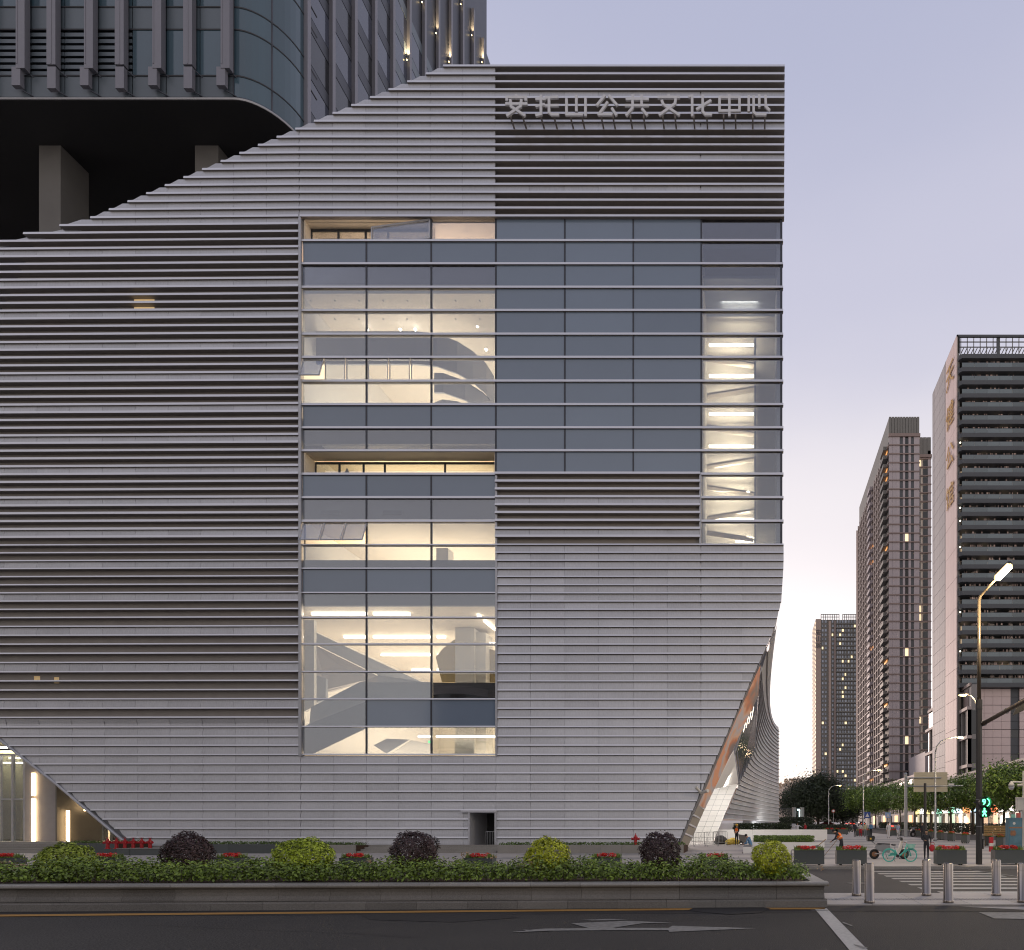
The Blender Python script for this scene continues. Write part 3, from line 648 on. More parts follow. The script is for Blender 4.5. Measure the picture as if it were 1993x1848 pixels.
m = MB(); m.prism([W(1500, 1240, 72), W(1511, 1222, 72), W(1486, 1330, 72), W(1470, 1462, 72), W(1437, 1527, 72), W(1380, 1532, 72), W(1380, 1500, 72), W(1475, 1290, 72)], (0, .3, 0)); m.build('passage_back_wall', M_igrey, CC)
gq = [W(1480, 1300, 55), W(1472, 1378, 58), W(1469.5, 1461, 70), W(1438, 1523, 66), W(1428, 1463, 56)]
m = MB(); m.prism(gq, (0, .1, 0)); m.build('atrium_glass', mat('atrium_glazing', (.10, .12, .15), .15, .2, .1, spec=.8), CC)
m = MB()
for i in range(12):
    f = i / 11; m.bar(gq[0].lerp(gq[4], f) + Vector((0, -.1, 0)), gq[2].lerp(gq[3], f) + Vector((0, -.1, 0)), .07, .12)
m.build('atrium_mullions', M_alu, CC)
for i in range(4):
    p = W(1452 + i * 5, 1405 - i * 9, 55); q = W(1447 + i * 5.2, 1426 - i * 8, 57); m = MB(); m.bar(p - Vector((0, .6, 0)), q - Vector((0, .6, 0)), .05, .05); m.build('strip_light', emit('painted_reflection', (1, .9, .75), 2), CC)  # glowing bars imitate lamp reflections in the atrium glass
m = MB(); m.bar(W(1481, 1296, 54), W(1428, 1465, 54.6), .25, .25); m.bar(W(1428, 1465, 54.6), W(1438, 1524, 60), .2, .2); m.build('atrium_frame', M_alu, CC)
m = MB(); m.tube([FP(-14, 1426, -.05), FP(110, 1523, -.05), FP(258, 1650, -.02)], .11, 8); m.build('cut_edge_trim', M_alu, CC)
# --- lobby under the lower left cut
m = MB(); zt = PZ(1425, D0); zf = .95
m.box(PX(-160, 44), PX(262, 41.9), 41.8, 52, zt, zt + .2, 0); m.box(PX(-160, 48), PX(300, 48), 51.8, 52, 0, zt, 1); m.box(PX(-160, 44), PX(262, 41.9), 41.2, 52, .2, zf, 2)
m.build('lobby_shell', [M_igrey, M_cream, M_pave], CC)
m = MB(); xb0, xb1 = PX(49, 43.6), PX(108, 43.6); m.box(xb0, xb1, 43.6, 43.7, zf, zt - .01, 0); m.box(xb1, xb1 + .1, 43.6, 46.6, zf, zt - .01, 1); m.build('lobby_pier', [mat('pier_grey', (.30, .29, .30), .7), mat('pier_dark', (.13, .12, .105), .7)], CC)
for (x, ya, yb, d) in ((65, 1504, 1548, 43.5), (65, 1554, 1637, 43.5), (129, 1577, 1638, 44.1), (163.5, 1556, 1578, 45.2)):
    a, b = W(x, ya, d), W(x, yb, d); a.x += .12 if x > 100 else 0; b.x = a.x; m = MB(); m.bar(a, b, .16, .10); m.build('strip_light', E_wall, CC)
for (a, c, y, d) in ((-10, 29, 1454, 43), (18, 50, 1474.5, 44.4), (7, 50, 1484, 45)): strip(a, c, y, d, .05)
for (a, c) in ((-60, -2), (2, 24), (26, 47)):
    m = MB(); m.box(PX(a, 44), PX(c, 44), 44, 44.03, zf, PZ(1468, 44)); m.build('glass_pane', M_vision, CC)
m = MB()
for x in (0, 25, 48): m.box(PX(x, 44) - .06, PX(x, 44) + .06, 43.95, 44.1, zf, PZ(1466, 44))
m.box(PX(-60, 44), PX(48, 44), 43.96, 44.08, PZ(1555, 44) - .05, PZ(1555, 44) + .05); m.box(PX(-60, 44), PX(48, 44), 43.96, 44.08, PZ(1470, 44), PZ(1466, 44)); m.build('lobby_frame', M_alu, CC)
for x in (196, 214, 226, 238): m = MB(); m.box(PX(x, 48), PX(x, 48) + .25, 48, 48.3, zf, zt); m.build('lobby_fin', M_frame, CC)
m = MB(); m.box(PX(-50, 47), PX(40, 47), 47, 47.2, zf, zt - .5); m.build('lobby_screen', mat('lobby_green', (.16, .16, .11), .5), CC)
area('lobby_light', (PX(20, 47), 46, zt - .3), 5, 2, 1100, (0, 0, 0), (1, .82, .52)); area('lobby_light', (PX(215, 49), 49.6, zt - .3), 6, 2, 900, (0, 0, 0), (1, .82, .52))

# ------------------------------------------------------------------ curved wing at the far end of the centre
WG = thing('louvred_wing', 'curved louvre-clad wing lit from below beyond the slanting passage', 'building', (0, 78, gz(78)))
BND = [(15.2, 1.80, 46), (14.3, .68, 55), (11.5, .45, 62), (8.87, .23, 70), (4.95, -1.48, 66), (1.91, -2.53, 62), (1.0, -3.1, 62)]   # height above eye, X, depth where each row begins
def bstart(h):
    P = sorted(BND); return interp(h, [(q[0], q[1]) for q in P]), interp(h, [(q[0], q[2]) for q in P])
NW = 27; paths = []
for i in range(NW + 1):
    h = 15.2 + (1.05 - 15.2) * i / NW; x0, d0 = bstart(h); f = i / NW
    cx_, cdp = 1.55 + (-.9 - 1.55) * f, 84 - 10 * f; xe, de = 3.9, 93
    P = []
    for s in range(13):
        t = s / 12; P.append(((1 - t) ** 2 * x0 + 2 * t * (1 - t) * cx_ + t * t * xe, (1 - t) ** 2 * d0 + 2 * t * (1 - t) * cdp + t * t * de, HC + h))
    paths.append(P)
for i in range(NW):
    A, B = paths[i], paths[i + 1]; m = MB()
    for s in range(12):
        u = (Vector(A[s + 1]) - Vector(A[s])); nrm = Vector((u.y, -u.x, 0)).normalized() * .10
        if nrm.x < 0 and nrm.y > 0: nrm = -nrm
        a0, a1, b0, b1 = Vector(A[s]), Vector(A[s + 1]), Vector(B[s]), Vector(B[s + 1])
        m.poly([a0, a1, b1 + nrm, b0 + nrm], 0)
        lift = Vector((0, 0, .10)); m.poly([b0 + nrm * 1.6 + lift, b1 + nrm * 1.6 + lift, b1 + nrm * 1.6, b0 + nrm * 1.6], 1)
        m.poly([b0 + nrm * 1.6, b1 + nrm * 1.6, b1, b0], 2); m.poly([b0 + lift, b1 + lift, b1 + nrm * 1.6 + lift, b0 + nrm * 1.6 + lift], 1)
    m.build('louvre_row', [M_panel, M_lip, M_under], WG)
m = MB(); m.prism([(-1.2, 74, gz(78)), (-1.2, 74, HC + 1.05), (3.7, 94, HC + 1.05), (3.7, 94, gz(78))], (0, .3, 0)); m.build('wing_base', M_igrey, WG)
m = MB(); P = paths[0]; m.prism([(p[0], p[1] + .05, p[2]) for p in P] + [(3.9, 104, HC + 15.2), (.5, 104, HC + 15.2)], (0, 0, .15)); m.build('roof', M_alu, WG)
area('wing_floodlight', (2.6, 79.5, gz(80) + .5), 7, 1.2, 330, (R(140), 0, R(15)), (1, .97, .9))
# ================================================================== office tower behind, top left
TD = 52.0; TX = PX(455, TD); TR = 3.45; TXR = TX + TR; TB = PZ(190, TD); TT = TB + 36
LT = thing('office_tower', 'dark glazed office tower with a rounded corner raised on columns at top left', 'building', (-60, TD, gz(TD)))
HB = [0, 1.85, 5.75, 7.65, 11.5, 13.4]              # heights of the glass bands above the soffit
arc = [(TX + TR * math.sin(a), TD + TR - TR * math.cos(a)) for a in [math.pi / 2 * i / 12 for i in range(13)]]
fcols = [TX - 2.85 * i for i in range(0, 13)]
for j in range(5):
    z0, z1 = TB + HB[j] + .05, TB + HB[j + 1] - .05
    for i in range(12):
        m = MB(); x1, x0 = fcols[i] - .04, fcols[i + 1] + .04
        lou = j == 1 and 3 <= i <= 6
        if lou:
            for q in range(7): zz = z0 + (z1 - z0) * q / 7; m.hexa([(x0, TD - .02, zz), (x1, TD - .02, zz), (x1, TD + .2, zz + .1), (x0, TD + .2, zz + .1), (x0, TD, zz + .34), (x1, TD, zz + .34), (x1, TD + .22, zz + .38), (x0, TD + .22, zz + .38)])
            m.build('louvre_panel', M_tspan, LT)
        else: m.box(x0, x1, TD, TD + .05, z0, z1); m.build('glass_pane', M_tglass if j in (1, 3) else M_tspan, LT)
    for s in range(0, 12, 6):                        # two curved panes at the corner
        m = MB()
        for q in range(s, s + 6):
            (xa, ya), (xb, yb) = arc[q], arc[q + 1]
            m.poly([(xa, ya, z0), (xb, yb, z0), (xb, yb, z1), (xa, ya, z1)])
        m.build('curved_pane', M_tglass, LT, smooth=True)
m = MB()
for h in HB:
    z = TB + h; pts = [(TX - 36, TD)] + arc + [(TXR, TD + 5)]
    m.tube([(x, y, z) for x, y in pts], .07, 6)
for x, y in ((TX, TD), arc[6], arc[12]): m.box(x - .05, x + .05, y - .05, y + .05, TB, TT)
m.build('window_rail', M_frame, LT)
for i in range(1, 13):                               # vertical fins in two staggered lengths
    x = fcols[i] + 2.3
    e = (i % 2) * .28
    m = MB(); m.box(x - .37 + e, x + .37 + e, TD - .55, TD - .15, TB + 2.15 - .3 * (i % 2), TT); m.box(x - .05, x + .05, TD - .57, TD - .55, TB + 2.2, TT); m.build('fin', M_tfin, LT)
    m = MB(); m.box(x - .36 - e * .4, x + .36 - e * .4, TD - .52, TD - .22, TB + .2 + .25 * (i % 2), TB + 2.0); m.build('fin', M_tfin, LT)
    m = MB(); m.bar((x + .2, TD - .3, TB + 2.1), (x + .8, TD + .02, TB + 1.7), .07, .07); m.bar((x + .2, TD - .3, TB + .25), (x + .8, TD + .02, TB + .1), .07, .07); m.build('fin_bracket', M_frame, LT)
m = MB(); base = [(TX - 40, TD - .05)] + [(x + .03, y - .03) for x, y in arc] + [(TXR, TD + 44), (TX - 40, TD + 44)]
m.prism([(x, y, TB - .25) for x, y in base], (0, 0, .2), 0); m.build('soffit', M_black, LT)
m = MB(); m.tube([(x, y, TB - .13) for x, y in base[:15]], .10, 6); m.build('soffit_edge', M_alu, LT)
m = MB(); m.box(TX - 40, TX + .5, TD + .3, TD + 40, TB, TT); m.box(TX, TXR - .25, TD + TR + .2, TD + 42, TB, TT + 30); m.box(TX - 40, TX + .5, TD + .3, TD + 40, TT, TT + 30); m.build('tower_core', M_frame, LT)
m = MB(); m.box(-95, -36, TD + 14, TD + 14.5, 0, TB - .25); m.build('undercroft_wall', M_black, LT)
for (xa, xb, d) in ((76, 118, 55.4), (379.5, 425, 55.4), (-230, -188, 55.4)):
    m = MB(); m.box(PX(xa, d), PX(xb, d), d, d + 2.35, 0, TB - .25); m.build('column', M_tcol, LT)
# receding right face: fins, panes and floor bands
FY = [TD + TR + 3.3 * i for i in range(0, 13)]; FH = 4.3
zlo = TB - 22
for i in range(12):
    y0, y1 = FY[i], FY[i + 1]
    for f in range(13):
        z0 = zlo + FH * f
        if z0 + FH < TB - 14 + 0 * i: continue
        m = MB(); m.box(TXR - .05, TXR, y0 + .55, y1 - .1, z0 + .05, z0 + 2.9); m.build('glass_pane', M_tglassb if not (i < 4 and f % 2) else M_bdoor, LT)
        m = MB(); m.box(TXR - .05, TXR + .02, y0 + .55, y1 - .1, z0 + 2.98, z0 + FH - .05); m.build('spandrel_panel', M_tspan if i > 3 else M_frame, LT)
    m = MB(); m.box(TXR, TXR + .36, y0 - .10, y0 + .32, zlo, TT + 20); m.build('fin', M_tfin, LT)
m = MB(); m.box(TXR - .3, TXR - .06, FY[0], FY[12], zlo, TT + 20); m.build('side_backing', M_frame, LT)
m = MB()
for q in range(9): z = TB - 4.6 + q * .5; m.hexa([(TXR - .04, FY[0] + .5, z), (TXR + .06, FY[0] + .5, z), (TXR + .06, FY[1] - .1, z), (TXR - .04, FY[1] - .1, z), (TXR - .04, FY[0] + .5, z + .28), (TXR + .02, FY[0] + .5, z + .28), (TXR + .02, FY[1] - .1, z + .28), (TXR - .04, FY[1] - .1, z + .28)])
m.build('side_louvre', M_tspan, LT)
for i, zz, e in ((5, 122, 1), (8, 125, 1), (11, 125, 1), (6, 10, .5), (7, 70, .4), (10, 73, .4), (9, 13, .5)):     # uplights on the fins
    y = FY[i] - .10; z = PZ(zz, y); p = (TXR + .18, y - .30, z)
    m = MB(); m.ball(p, .07, 8, 6); m.build('uplight', E_lamp, LT)
    l = bpy.data.lights.new('fin_uplight', 'SPOT'); l.energy = 2600 * e; l.color = (1, .72, .36); l.spot_size = R(42); l.spot_blend = .7; l.shadow_soft_size = .05
    o = bpy.data.objects.new('fin_uplight', l); COL.objects.link(o); o.location = (p[0] + .05, p[1] - .12, p[2] + .15); o.rotation_euler = (R(172), 0, 0)

# ================================================================== towers along the street on the right
def text_mesh(nm, body, size, ext, mt, parent, M):
    c = bpy.data.curves.new(nm, 'FONT'); c.body = body; c.size = size; c.extrude = ext; c.align_x = 'CENTER'; c.align_y = 'CENTER'; c.resolution_u = 2
    o = bpy.data.objects.new(nm, c); COL.objects.link(o); bpy.context.view_layer.update()
    me = bpy.data.meshes.new_from_object(o.evaluated_get(bpy.context.evaluated_depsgraph_get())); bpy.data.objects.remove(o)
    me.materials.clear(); me.materials.append(mt); k = bpy.data.objects.new(nm, me); COL.objects.link(k)
    if parent: k.parent = parent
    off = parent_origin(parent) if parent else Vector((0, 0, 0)); k.matrix_local = Matrix.Translation(-off) @ M; return k
# --- nearest: dark balconies, pink end wall
E_dimroom = emit('dim_room', (1, .78, .52), .28); D1 = 143.0; X1 = 47.3; Z1T = PZ(652, D1); FH1 = 3.02
T1 = thing('apartment_tower', 'tall tower with dark balconies, pink end wall and gold characters at the right edge', 'building', (60, D1, gz(D1)))
zb1 = PZ(1337, D1); X1E = X1 + 26
m = MB(); m.box(X1 + 1.2, X1E, D1 + 1.6, D1 + 18.6, gz(D1), PZ(690, D1)); m.build('tower_body', M_bwall, T1)
for i, (ya, yb) in enumerate(((D1 - .2, 151), (151.5, 162))):
    k = 0; z = PZ(660, D1) if i == 0 else PZ(652, D1) - 1
    top = Z1T - .3
    while top > 10:
        bot = top - (7.0 if i == 0 else 3.0); m = MB(); nn_ = 4 if i == 0 else 5
        for q in range(nn_): y0 = ya + (yb - ya) * q / nn_; y1 = ya + (yb - ya) * (q + 1) / nn_ - .06; m.box(X1 - .1, X1 + .1, y0, y1, bot + .08, top)
        m.build('end_wall_panel', M_pink if i == 0 else MATS.get('pale_end') or mat('pale_end', (.40, .37, .37), .6, island=.1), T1); top = bot
m = MB(); m.box(X1 - .05, X1 + .3, 151, 151.5, 10, Z1T); m.build('end_wall_slot', M_tdark, T1)
m = MB(); m.box(X1 + .1, X1 + .6, D1 - .2, 162, gz(D1), Z1T - .4); m.build('end_wall_core', M_tgrey, T1)
# roof crown: slatted glass screen
m = MB(); m.box(X1, X1E, D1 - .2, D1 + .2, Z1T - .5, Z1T); m.box(X1 + .3, X1 + .7, D1 - .2, D1 + .3, PZ(688, D1), Z1T - .5); m.box(X1, X1 + .3, D1 - .2, 162, Z1T - .4, Z1T); m.build('roof_edge', M_tdark, T1)
m = MB()
for q in range(14): x = X1 + 1 + q * 1.5; m.box(x, x + .14, D1 + .2, D1 + .4, PZ(696, D1), Z1T - .5)
for z in (PZ(664, D1), PZ(674, D1)): m.box(X1 + .7, X1E, D1 + .2, D1 + .36, z, z + .16)
for q in range(26): x = X1 + .8 + q * .8; m.bar((x, D1 + 2, PZ(690, D1)), (x + 1.5, D1 + 2, PZ(664, D1)), .16, .2)
m.build('roof_screen', M_tgrey, T1)
m = MB(); m.box(X1 + 9.4, X1 + 10, D1 + .15, D1 + .5, PZ(696, D1), Z1T - .4); m.build('roof_post', M_tdark, T1)
nf = int((PZ(697, D1) - zb1) / FH1) + 1
BX0, BX1 = PX(1868, D1 - 1.4), X1E
for f in range(nf):
    z = PZ(697, D1) - FH1 * f - .1
    m = MB(); c = .55; m.prism([(BX0, D1 + 1.6, z - .95), (BX0, D1 - 1.0, z - .95), (BX0 + c, D1 - 1.5, z - .95), (BX1, D1 - 1.5, z - .95), (BX1, D1 + 1.6, z - .95)], (0, 0, .95)); m.build('balcony_slab', M_tdark, T1)
    if f == nf - 1: break
    zt = z - .95; zf = z - FH1
    m = MB()
    for q in range(8): x = BX0 + .5 + q * 2.9; m.box(x, x + 2.86, D1 - 1.46, D1 - 1.43, zf + .02, zf + 1.0)
    m.box(BX0 + .02, BX0 + .05, D1 - .9, D1 + 1.4, zf, zf + 1.0); m.build('balcony_rail', M_bglass, T1)
    m = MB(); m.box(BX0 + .45, BX1, D1 - 1.48, D1 - 1.42, zf + 1.0, zf + 1.06); m.build('hand_rail', M_frame, T1)
    m = MB()
    for q in range(5): x = BX0 + 3.4 + q * 4.3; m.box(x, x + .9, D1 + .3, D1 + 1.55, zf, zt)
    m.build('balcony_divider', M_bwall, T1)
    for q in range(6):
        x = BX0 + 1.2 + q * 2.15 + (q // 2) * .2; lit = random.random() < .22
        m = MB(); m.box(x, x + 1.7, D1 + 1.50, D1 + 1.58, zf, zt - .2); m.build('balcony_door', E_dimroom if lit else M_bdoor2, T1)
    m = MB()
    for q in range(random.randint(14, 26)):
        x = BX0 + random.uniform(1, 17); h = random.uniform(.4, .9); m.box(x, x + random.uniform(.15, .4), D1 - .6, D1 - .55, zt - .15 - h, zt - .15)
    m.build('laundry', M_cloth, T1)
    if f in (6, 11, 12, 14, 19, 22): m = MB(); m.ball((BX0 + .5, D1 - .2, zt - .5), .20, 8, 6); m.build('balcony_lamp', E_winw, T1)
# gold characters down the end wall
M_gold = mat('gold_letters', (.52, .30, .07), .5, 0)
for i, ch in enumerate('天健公馆'):
    z = PZ(733, 147) - i * 9.6
    Mx = Matrix.Translation((X1 - .35, 147.0, z)) @ Matrix.Rotation(R(-90), 4, 'Z') @ Matrix.Rotation(R(90), 4, 'X')
    text_mesh('gold_character', ch, 6.0, .05, M_gold, T1, Mx)
# tiled lower part of its front, with window slots
z0_, z1_ = PZ(1530, D1), PZ(1340, D1)
rows_ = 12; pitch = (z1_ - z0_) / rows_
for q in range(9):
    x = PX(1898, D1) + q * 2.05
    slot = q in (4,)
    for r in range(rows_):
        m = MB(); m.box(x + .03, x + 2.02, D1 - .05 + (.35 if slot else 0), D1 + .3 + (.35 if slot else 0), z0_ + r * pitch + .03, z0_ + (r + 1) * pitch - (.03 if r % 3 else .10))
        m.build('facing_tile' if not slot else 'window', (M_tdark if r % 3 else M_bdoor) if slot else M_pink, T1)
m = MB(); m.box(PX(1898, D1), X1E, D1 + .7, D1 + 1.6, gz(D1), PZ(1338, D1)); m.build('lower_wall', M_tgrey, T1)
# --- stone-framed podium along the street
PD = thing('podium_building', 'grey stone-framed podium block with long pale ledges below the pink tower', 'building', (49, 150, gz(150)))
XP = 48.3; d0p, d1p = 138.0, 171.0
lv = [PZ(1378, 138), PZ(1434, 138), PZ(1490, 138), PZ(1545, 138)]
m = MB(); m.box(XP + .6, XP + 2.1, d0p, 142.6, gz(150), PZ(1341, 143)); m.box(XP + .6, XP + 9, 144, d1p, gz(150), PZ(1341, 143)); m.build('podium_body', M_podium, PD)
for z in lv[:3]:
    m = MB(); m.box(XP - .5, XP + .6, d0p - .5, d1p, z - .35, z + .35); m.build('ledge', M_ledge, PD)
m = MB(); m.box(XP + .2, XP + .7, d0p, d1p, PZ(1343, 143) - .1, PZ(1341, 143) + .35); m.build('roof_edge', M_pinkd, PD)
for a, b in zip(lv, lv[1:]):
    for q in range(9):
        y = d0p + .3 + q * 3.65
        m = MB(); m.box(XP - .1, XP + .6, y, y + .7, b + .36, a - .36); m.box(XP + .05, XP + .6, y + 1.5, y + 1.75, b + .36, a - .36); m.build('stone_pier', M_podium, PD)
        m = MB(); m.box(XP + .45, XP + .58, y + 1.9, y + 3.4, b + .4, a - .4); m.build('window', M_bdoor, PD)
for q in range(8):
    y = d0p + 1.5 + q * 4; m = MB(); m.box(XP + .5, XP + .59, y, y + 3.2, lv[0] + .5, PZ(1347, 143)); m.build('dark_glazing', M_bdoor if q % 3 else M_pinkd, PD)
m = MB(); m.box(XP - .2, XP + .62, d0p - .4, d0p + .3, gz(150), lv[0]); m.box(XP - .2, XP + 2.2, d0p - .4, d0p, gz(150), lv[0]); m.build('corner_pier', M_podium, PD)
for a, b in zip(lv, lv[1:]): m = MB(); m.box(XP + .5, XP + 2.0, d0p - .46, d0p - .41, b + .6, a - .5); m.build('window', M_bdoor, PD)
# --- low shop row beside the pavement with a long canopy
SH = thing('shop_row', 'low row of brightly lit shops with a long canopy behind the street trees', 'building', (41, 110, gz(110)))
XS_ = 40.0; sd0, sd1 = 78.0, 152.0
m = MB(); m.box(XS_ + .4, XS_ + 6, sd0, sd1, gz(100), 11.5); m.build('shop_body', M_podium, SH)
m = MB()
for z, dx in ((11.9, -.6), (10.9, -.9), (10.2, -.5)): m.box(XS_ + dx, XS_ + .4, sd0, sd1, z - .16, z + .16)
m.box(XS_ - .3, XS_ + .4, sd0, sd1, 9.2, 12.3); m.build('canopy', M_podium, SH)
m = MB()
for z, dx in ((11.9, -.62), (10.6, -.62)): m.box(XS_ + dx - .04, XS_ + dx, sd0, sd1, z, z + .14)
m.build('canopy_rail', M_ledge, SH)
sc_ = [((1, .92, .8), 3.0), ((.55, .82, 1), 2.6), ((1, .20, .08), 2.4), ((1, .82, .35), 2.4), ((.40, 1, .70), 2.0), ((1, .42, .15), 2.6), ((1, 1, 1), 3.2)]
n_sh = 17; M_shopint = mat('shop_goods', (.45, .35, .25), .8, 0, .5, 2.5, island=.4)
for i in range(n_sh):
    y = sd0 + 1 + i * 4.3; g = gz(y) + .15; c, s = sc_[(i * 3 + (i // 4)) % 7]
    if y < 96: c, s = ((1, .28, .09), 2.6) if i != 3 else ((1, .9, .85), 3.2)
    m = MB(); m.box(XS_ - .05, XS_ + .3, y + .1, y + 4.0, g + 3.3, g + 4.5); m.build('shop_fascia', emit('fascia_light', c, s * .45), SH)
    m = MB(); m.box(XS_ + .1, XS_ + .2, y + .2, y + 2.3, g, g + 3.1); m.build('shop_window', emit('shop_glow', tuple(.5 * a + .5 * b for a, b in zip(c, (1, .9, .7))), s * .17), SH)
    m = MB(); m.box(XS_ + .1, XS_ + .2, y + 2.5, y + 3.6, g, g + 2.6); m.build('shop_door', M_shopint if i % 2 else emit('shop_glow2', (1, .95, .8), .8), SH)
    m = MB(); m.box(XS_ - .1, XS_ + .3, y + 3.7, y + 4.1, g, g + 3.2); m.build('shop_pier', M_tgrey, SH)
for yy in (84, 98, 118): area('shop_light', (XS_ - 1.5, yy, gz(yy) + 4.2), 8, 1, 700, (0, R(-25), R(90)), (1, .85, .7))
# --- middle tower
D2 = 210.0; X2 = 46.4
T2 = thing('slab_apartment_block', 'grey slab apartment block with many small balconies and brown cornice bands', 'building', (50, D2, gz(D2)))
XE2, XE2b = PX(1789.5, D2), PX(1812, D2 + 6); ZT2 = PZ(811, D2); ZW2 = PZ(846, D2); d2e = 269.0
m = MB(); m.box(X2 + .3, XE2, D2 + .3, d2e, gz(D2), ZT2 - 6); m.box(XE2 - .5, XE2b, D2 + 6.3, d2e, gz(D2), PZ(868, D2)); m.build('tower_body', M_bwall, T2)
for xa, xb, dd, zt, zw, nm in ((X2, XE2, D2, ZT2, ZW2, 11), (XE2 + .05, XE2b, D2 + 6, PZ(829, D2), PZ(866, D2), 4)):
    m = MB(); n_ = nm
    for q in range(n_): x = xa + (xb - xa) * q / n_; m.box(x + .05, x + (xb - xa) / n_ - .1, dd - .1, dd + .1, zw + .3, zt)
    m.box(xa, xb, dd + .15, dd + .3, zw, zt - .2); m.build('roof_screen', M_tgrey, T2)
    m = MB(); m.box(xa - .2, xb + .2, dd - .5, dd + .3, zw - .7, zw + .3); m.build('cornice', M_pinkd, T2)
m = MB(); m.box(X2 + .1, X2 + .4, D2, d2e, ZT2 - 8, ZT2); m.build('roof_screen', M_tgrey, T2)
m = MB(); m.box(XE2 - .3, XE2 - .1, D2, D2 + 6, gz(D2), ZT2); m.build('return_wall', M_pink, T2)
M_lil = mat('lilac_cladding', (.40, .355, .375), .6, 0, .04, .5, island=.06)
nf2 = 41; FH2 = 3.0; seg = [(1730, 1755, 'p'), (1755, 1762, 'd'), (1762, 1770, 'p'), (1770, 1777, 'w'), (1777, 1783, 'p'), (1783, 1789.5, 'd')]
seg = [(1730, 1751, 'p'), (1751, 1757, 'd'), (1757, 1761.5, 'p'), (1761.5, 1768, 'w'), (1768, 1773, 'p'), (1773, 1778.5, 'd'), (1778.5, 1789.5, 'p')]
for f in range(nf2):
    z = ZW2 - .7 - FH2 * f; zb = z - FH2
    if zb < 9: break
    m = MB(); m.box(X2 - .15, XE2 + .1, D2 - .35, D2 + .2, zb, zb + .34); m.build('cornice', M_pinkd, T2)
    for a, b, t in seg:
        xa, xb = PX(a, D2), PX(b, D2); m = MB()
        if t == 'p':
            n_ = max(1, int((xb - xa) / 1.2))
            for q in range(n_): m.box(xa + (xb - xa) * q / n_ + .02, xa + (xb - xa) * (q + 1) / n_ - .02, D2 - .1, D2 + .1, zb + .34, z)
            m.build('wall_panel', M_lil, T2)
        elif t == 'd': m.box(xa, xb, D2 + .02, D2 + .1, zb + .34, z); m.build('dark_strip', M_tdark, T2)
        else:
            m.box(xa, xb, D2 + .05, D2 + .12, zb + .34, z); m.box(xa + .5, xa + .62, D2, D2 + .05, zb + .4, z - .1); m.build('window', E_win if f in (11, 24, 34) else M_bdoor, T2)
    m = MB(); m.box(XE2 + .1, XE2b + .1, D2 + 5.7, D2 + 6.1, zb - 1, zb - .66); m.build('cornice', M_pinkd, T2)
    w_ = (XE2b - XE2)
    for q in range(2):
        xa = XE2 + .2 + q * w_ * .48; m = MB(); m.box(xa, xa + w_ * .32, D2 + 5.95, D2 + 6.05, zb - .5, z - 1.3); m.build('window', E_win if q == 0 and random.random() < .09 else M_bdoor, T2)
    m = MB(); m.box(XE2b - w_ * .2, XE2b, D2 + 5.9, D2 + 6.1, zb - .66, z - 1); m.build('wall_panel', M_lil, T2)
    # street face: fins, slabs and two columns of projecting balconies
    m = MB(); m.box(X2 - .45, X2 + .1, D2, d2e, zb, zb + .3); m.build('floor_slab', M_ledge, T2)
    m = MB(); m.box(X2 + .12, X2 + .28, D2 + 1, d2e - .5, zb + .34, z); m.build('window_band', M_band, T2)
    for q, yb in enumerate((D2 + 2.2, D2 + 27)):
        m = MB(); m.box(X2 - 1.5, X2 - .1, yb, yb + 5.5, zb - .1, zb + .12); m.box(X2 - 1.5, X2 - 1.4, yb, yb + 5.5, zb + .12, zb + 1.1); m.box(X2 - 1.4, X2 - .1, yb, yb + .08, zb + .12, zb + 1.1); m.build('balcony', M_lil if q else M_tgrey, T2)
        if random.random() < .14: m = MB(); m.box(X2 - .1, X2 + .05, yb + .4, yb + 5, zb + 2.2, z - .1); m.build('balcony_lamp', emit('balcony_glow', (1, .45, .15), .8), T2)
m = MB()
for q in range(15): y = D2 + 8.4 + q * 3.9; m.box(X2 - .5, X2 + .1, y, y + .5, 12, ZW2 - 2)
m.build('street_piers', M_ledge, T2)
P2 = thing('street_podium', 'pinkish podium with glass corner at the foot of the grey slab block', 'building', (48, 190, gz(190)))
m = MB(); m.box(46.2, 60, 175, 268, gz(200), PZ(1512, 185)); m.build('podium_body', M_podium, P2)
m = MB(); m.box(45.9, 60.2, 174.6, 268, PZ(1512, 185) - .8, PZ(1512, 185)); m.build('ledge', M_ledge, P2)
for q in range(14): y = 178 + q * 6; m = MB(); m.box(46.05, 46.15, y, y + 4.2, gz(200) + 4, PZ(1520, 185)); m.build('window', M_bdoor, P2)
m = MB(); m.box(52, 59, 186, 205, gz(190), PZ(1462, 186)); m.build('upper_block', M_lil, P2)
m = MB(); m.box(60.5, 68, 186, 205, gz(190), PZ(1458, 186)); m.build('upper_block', M_pinkd, P2)
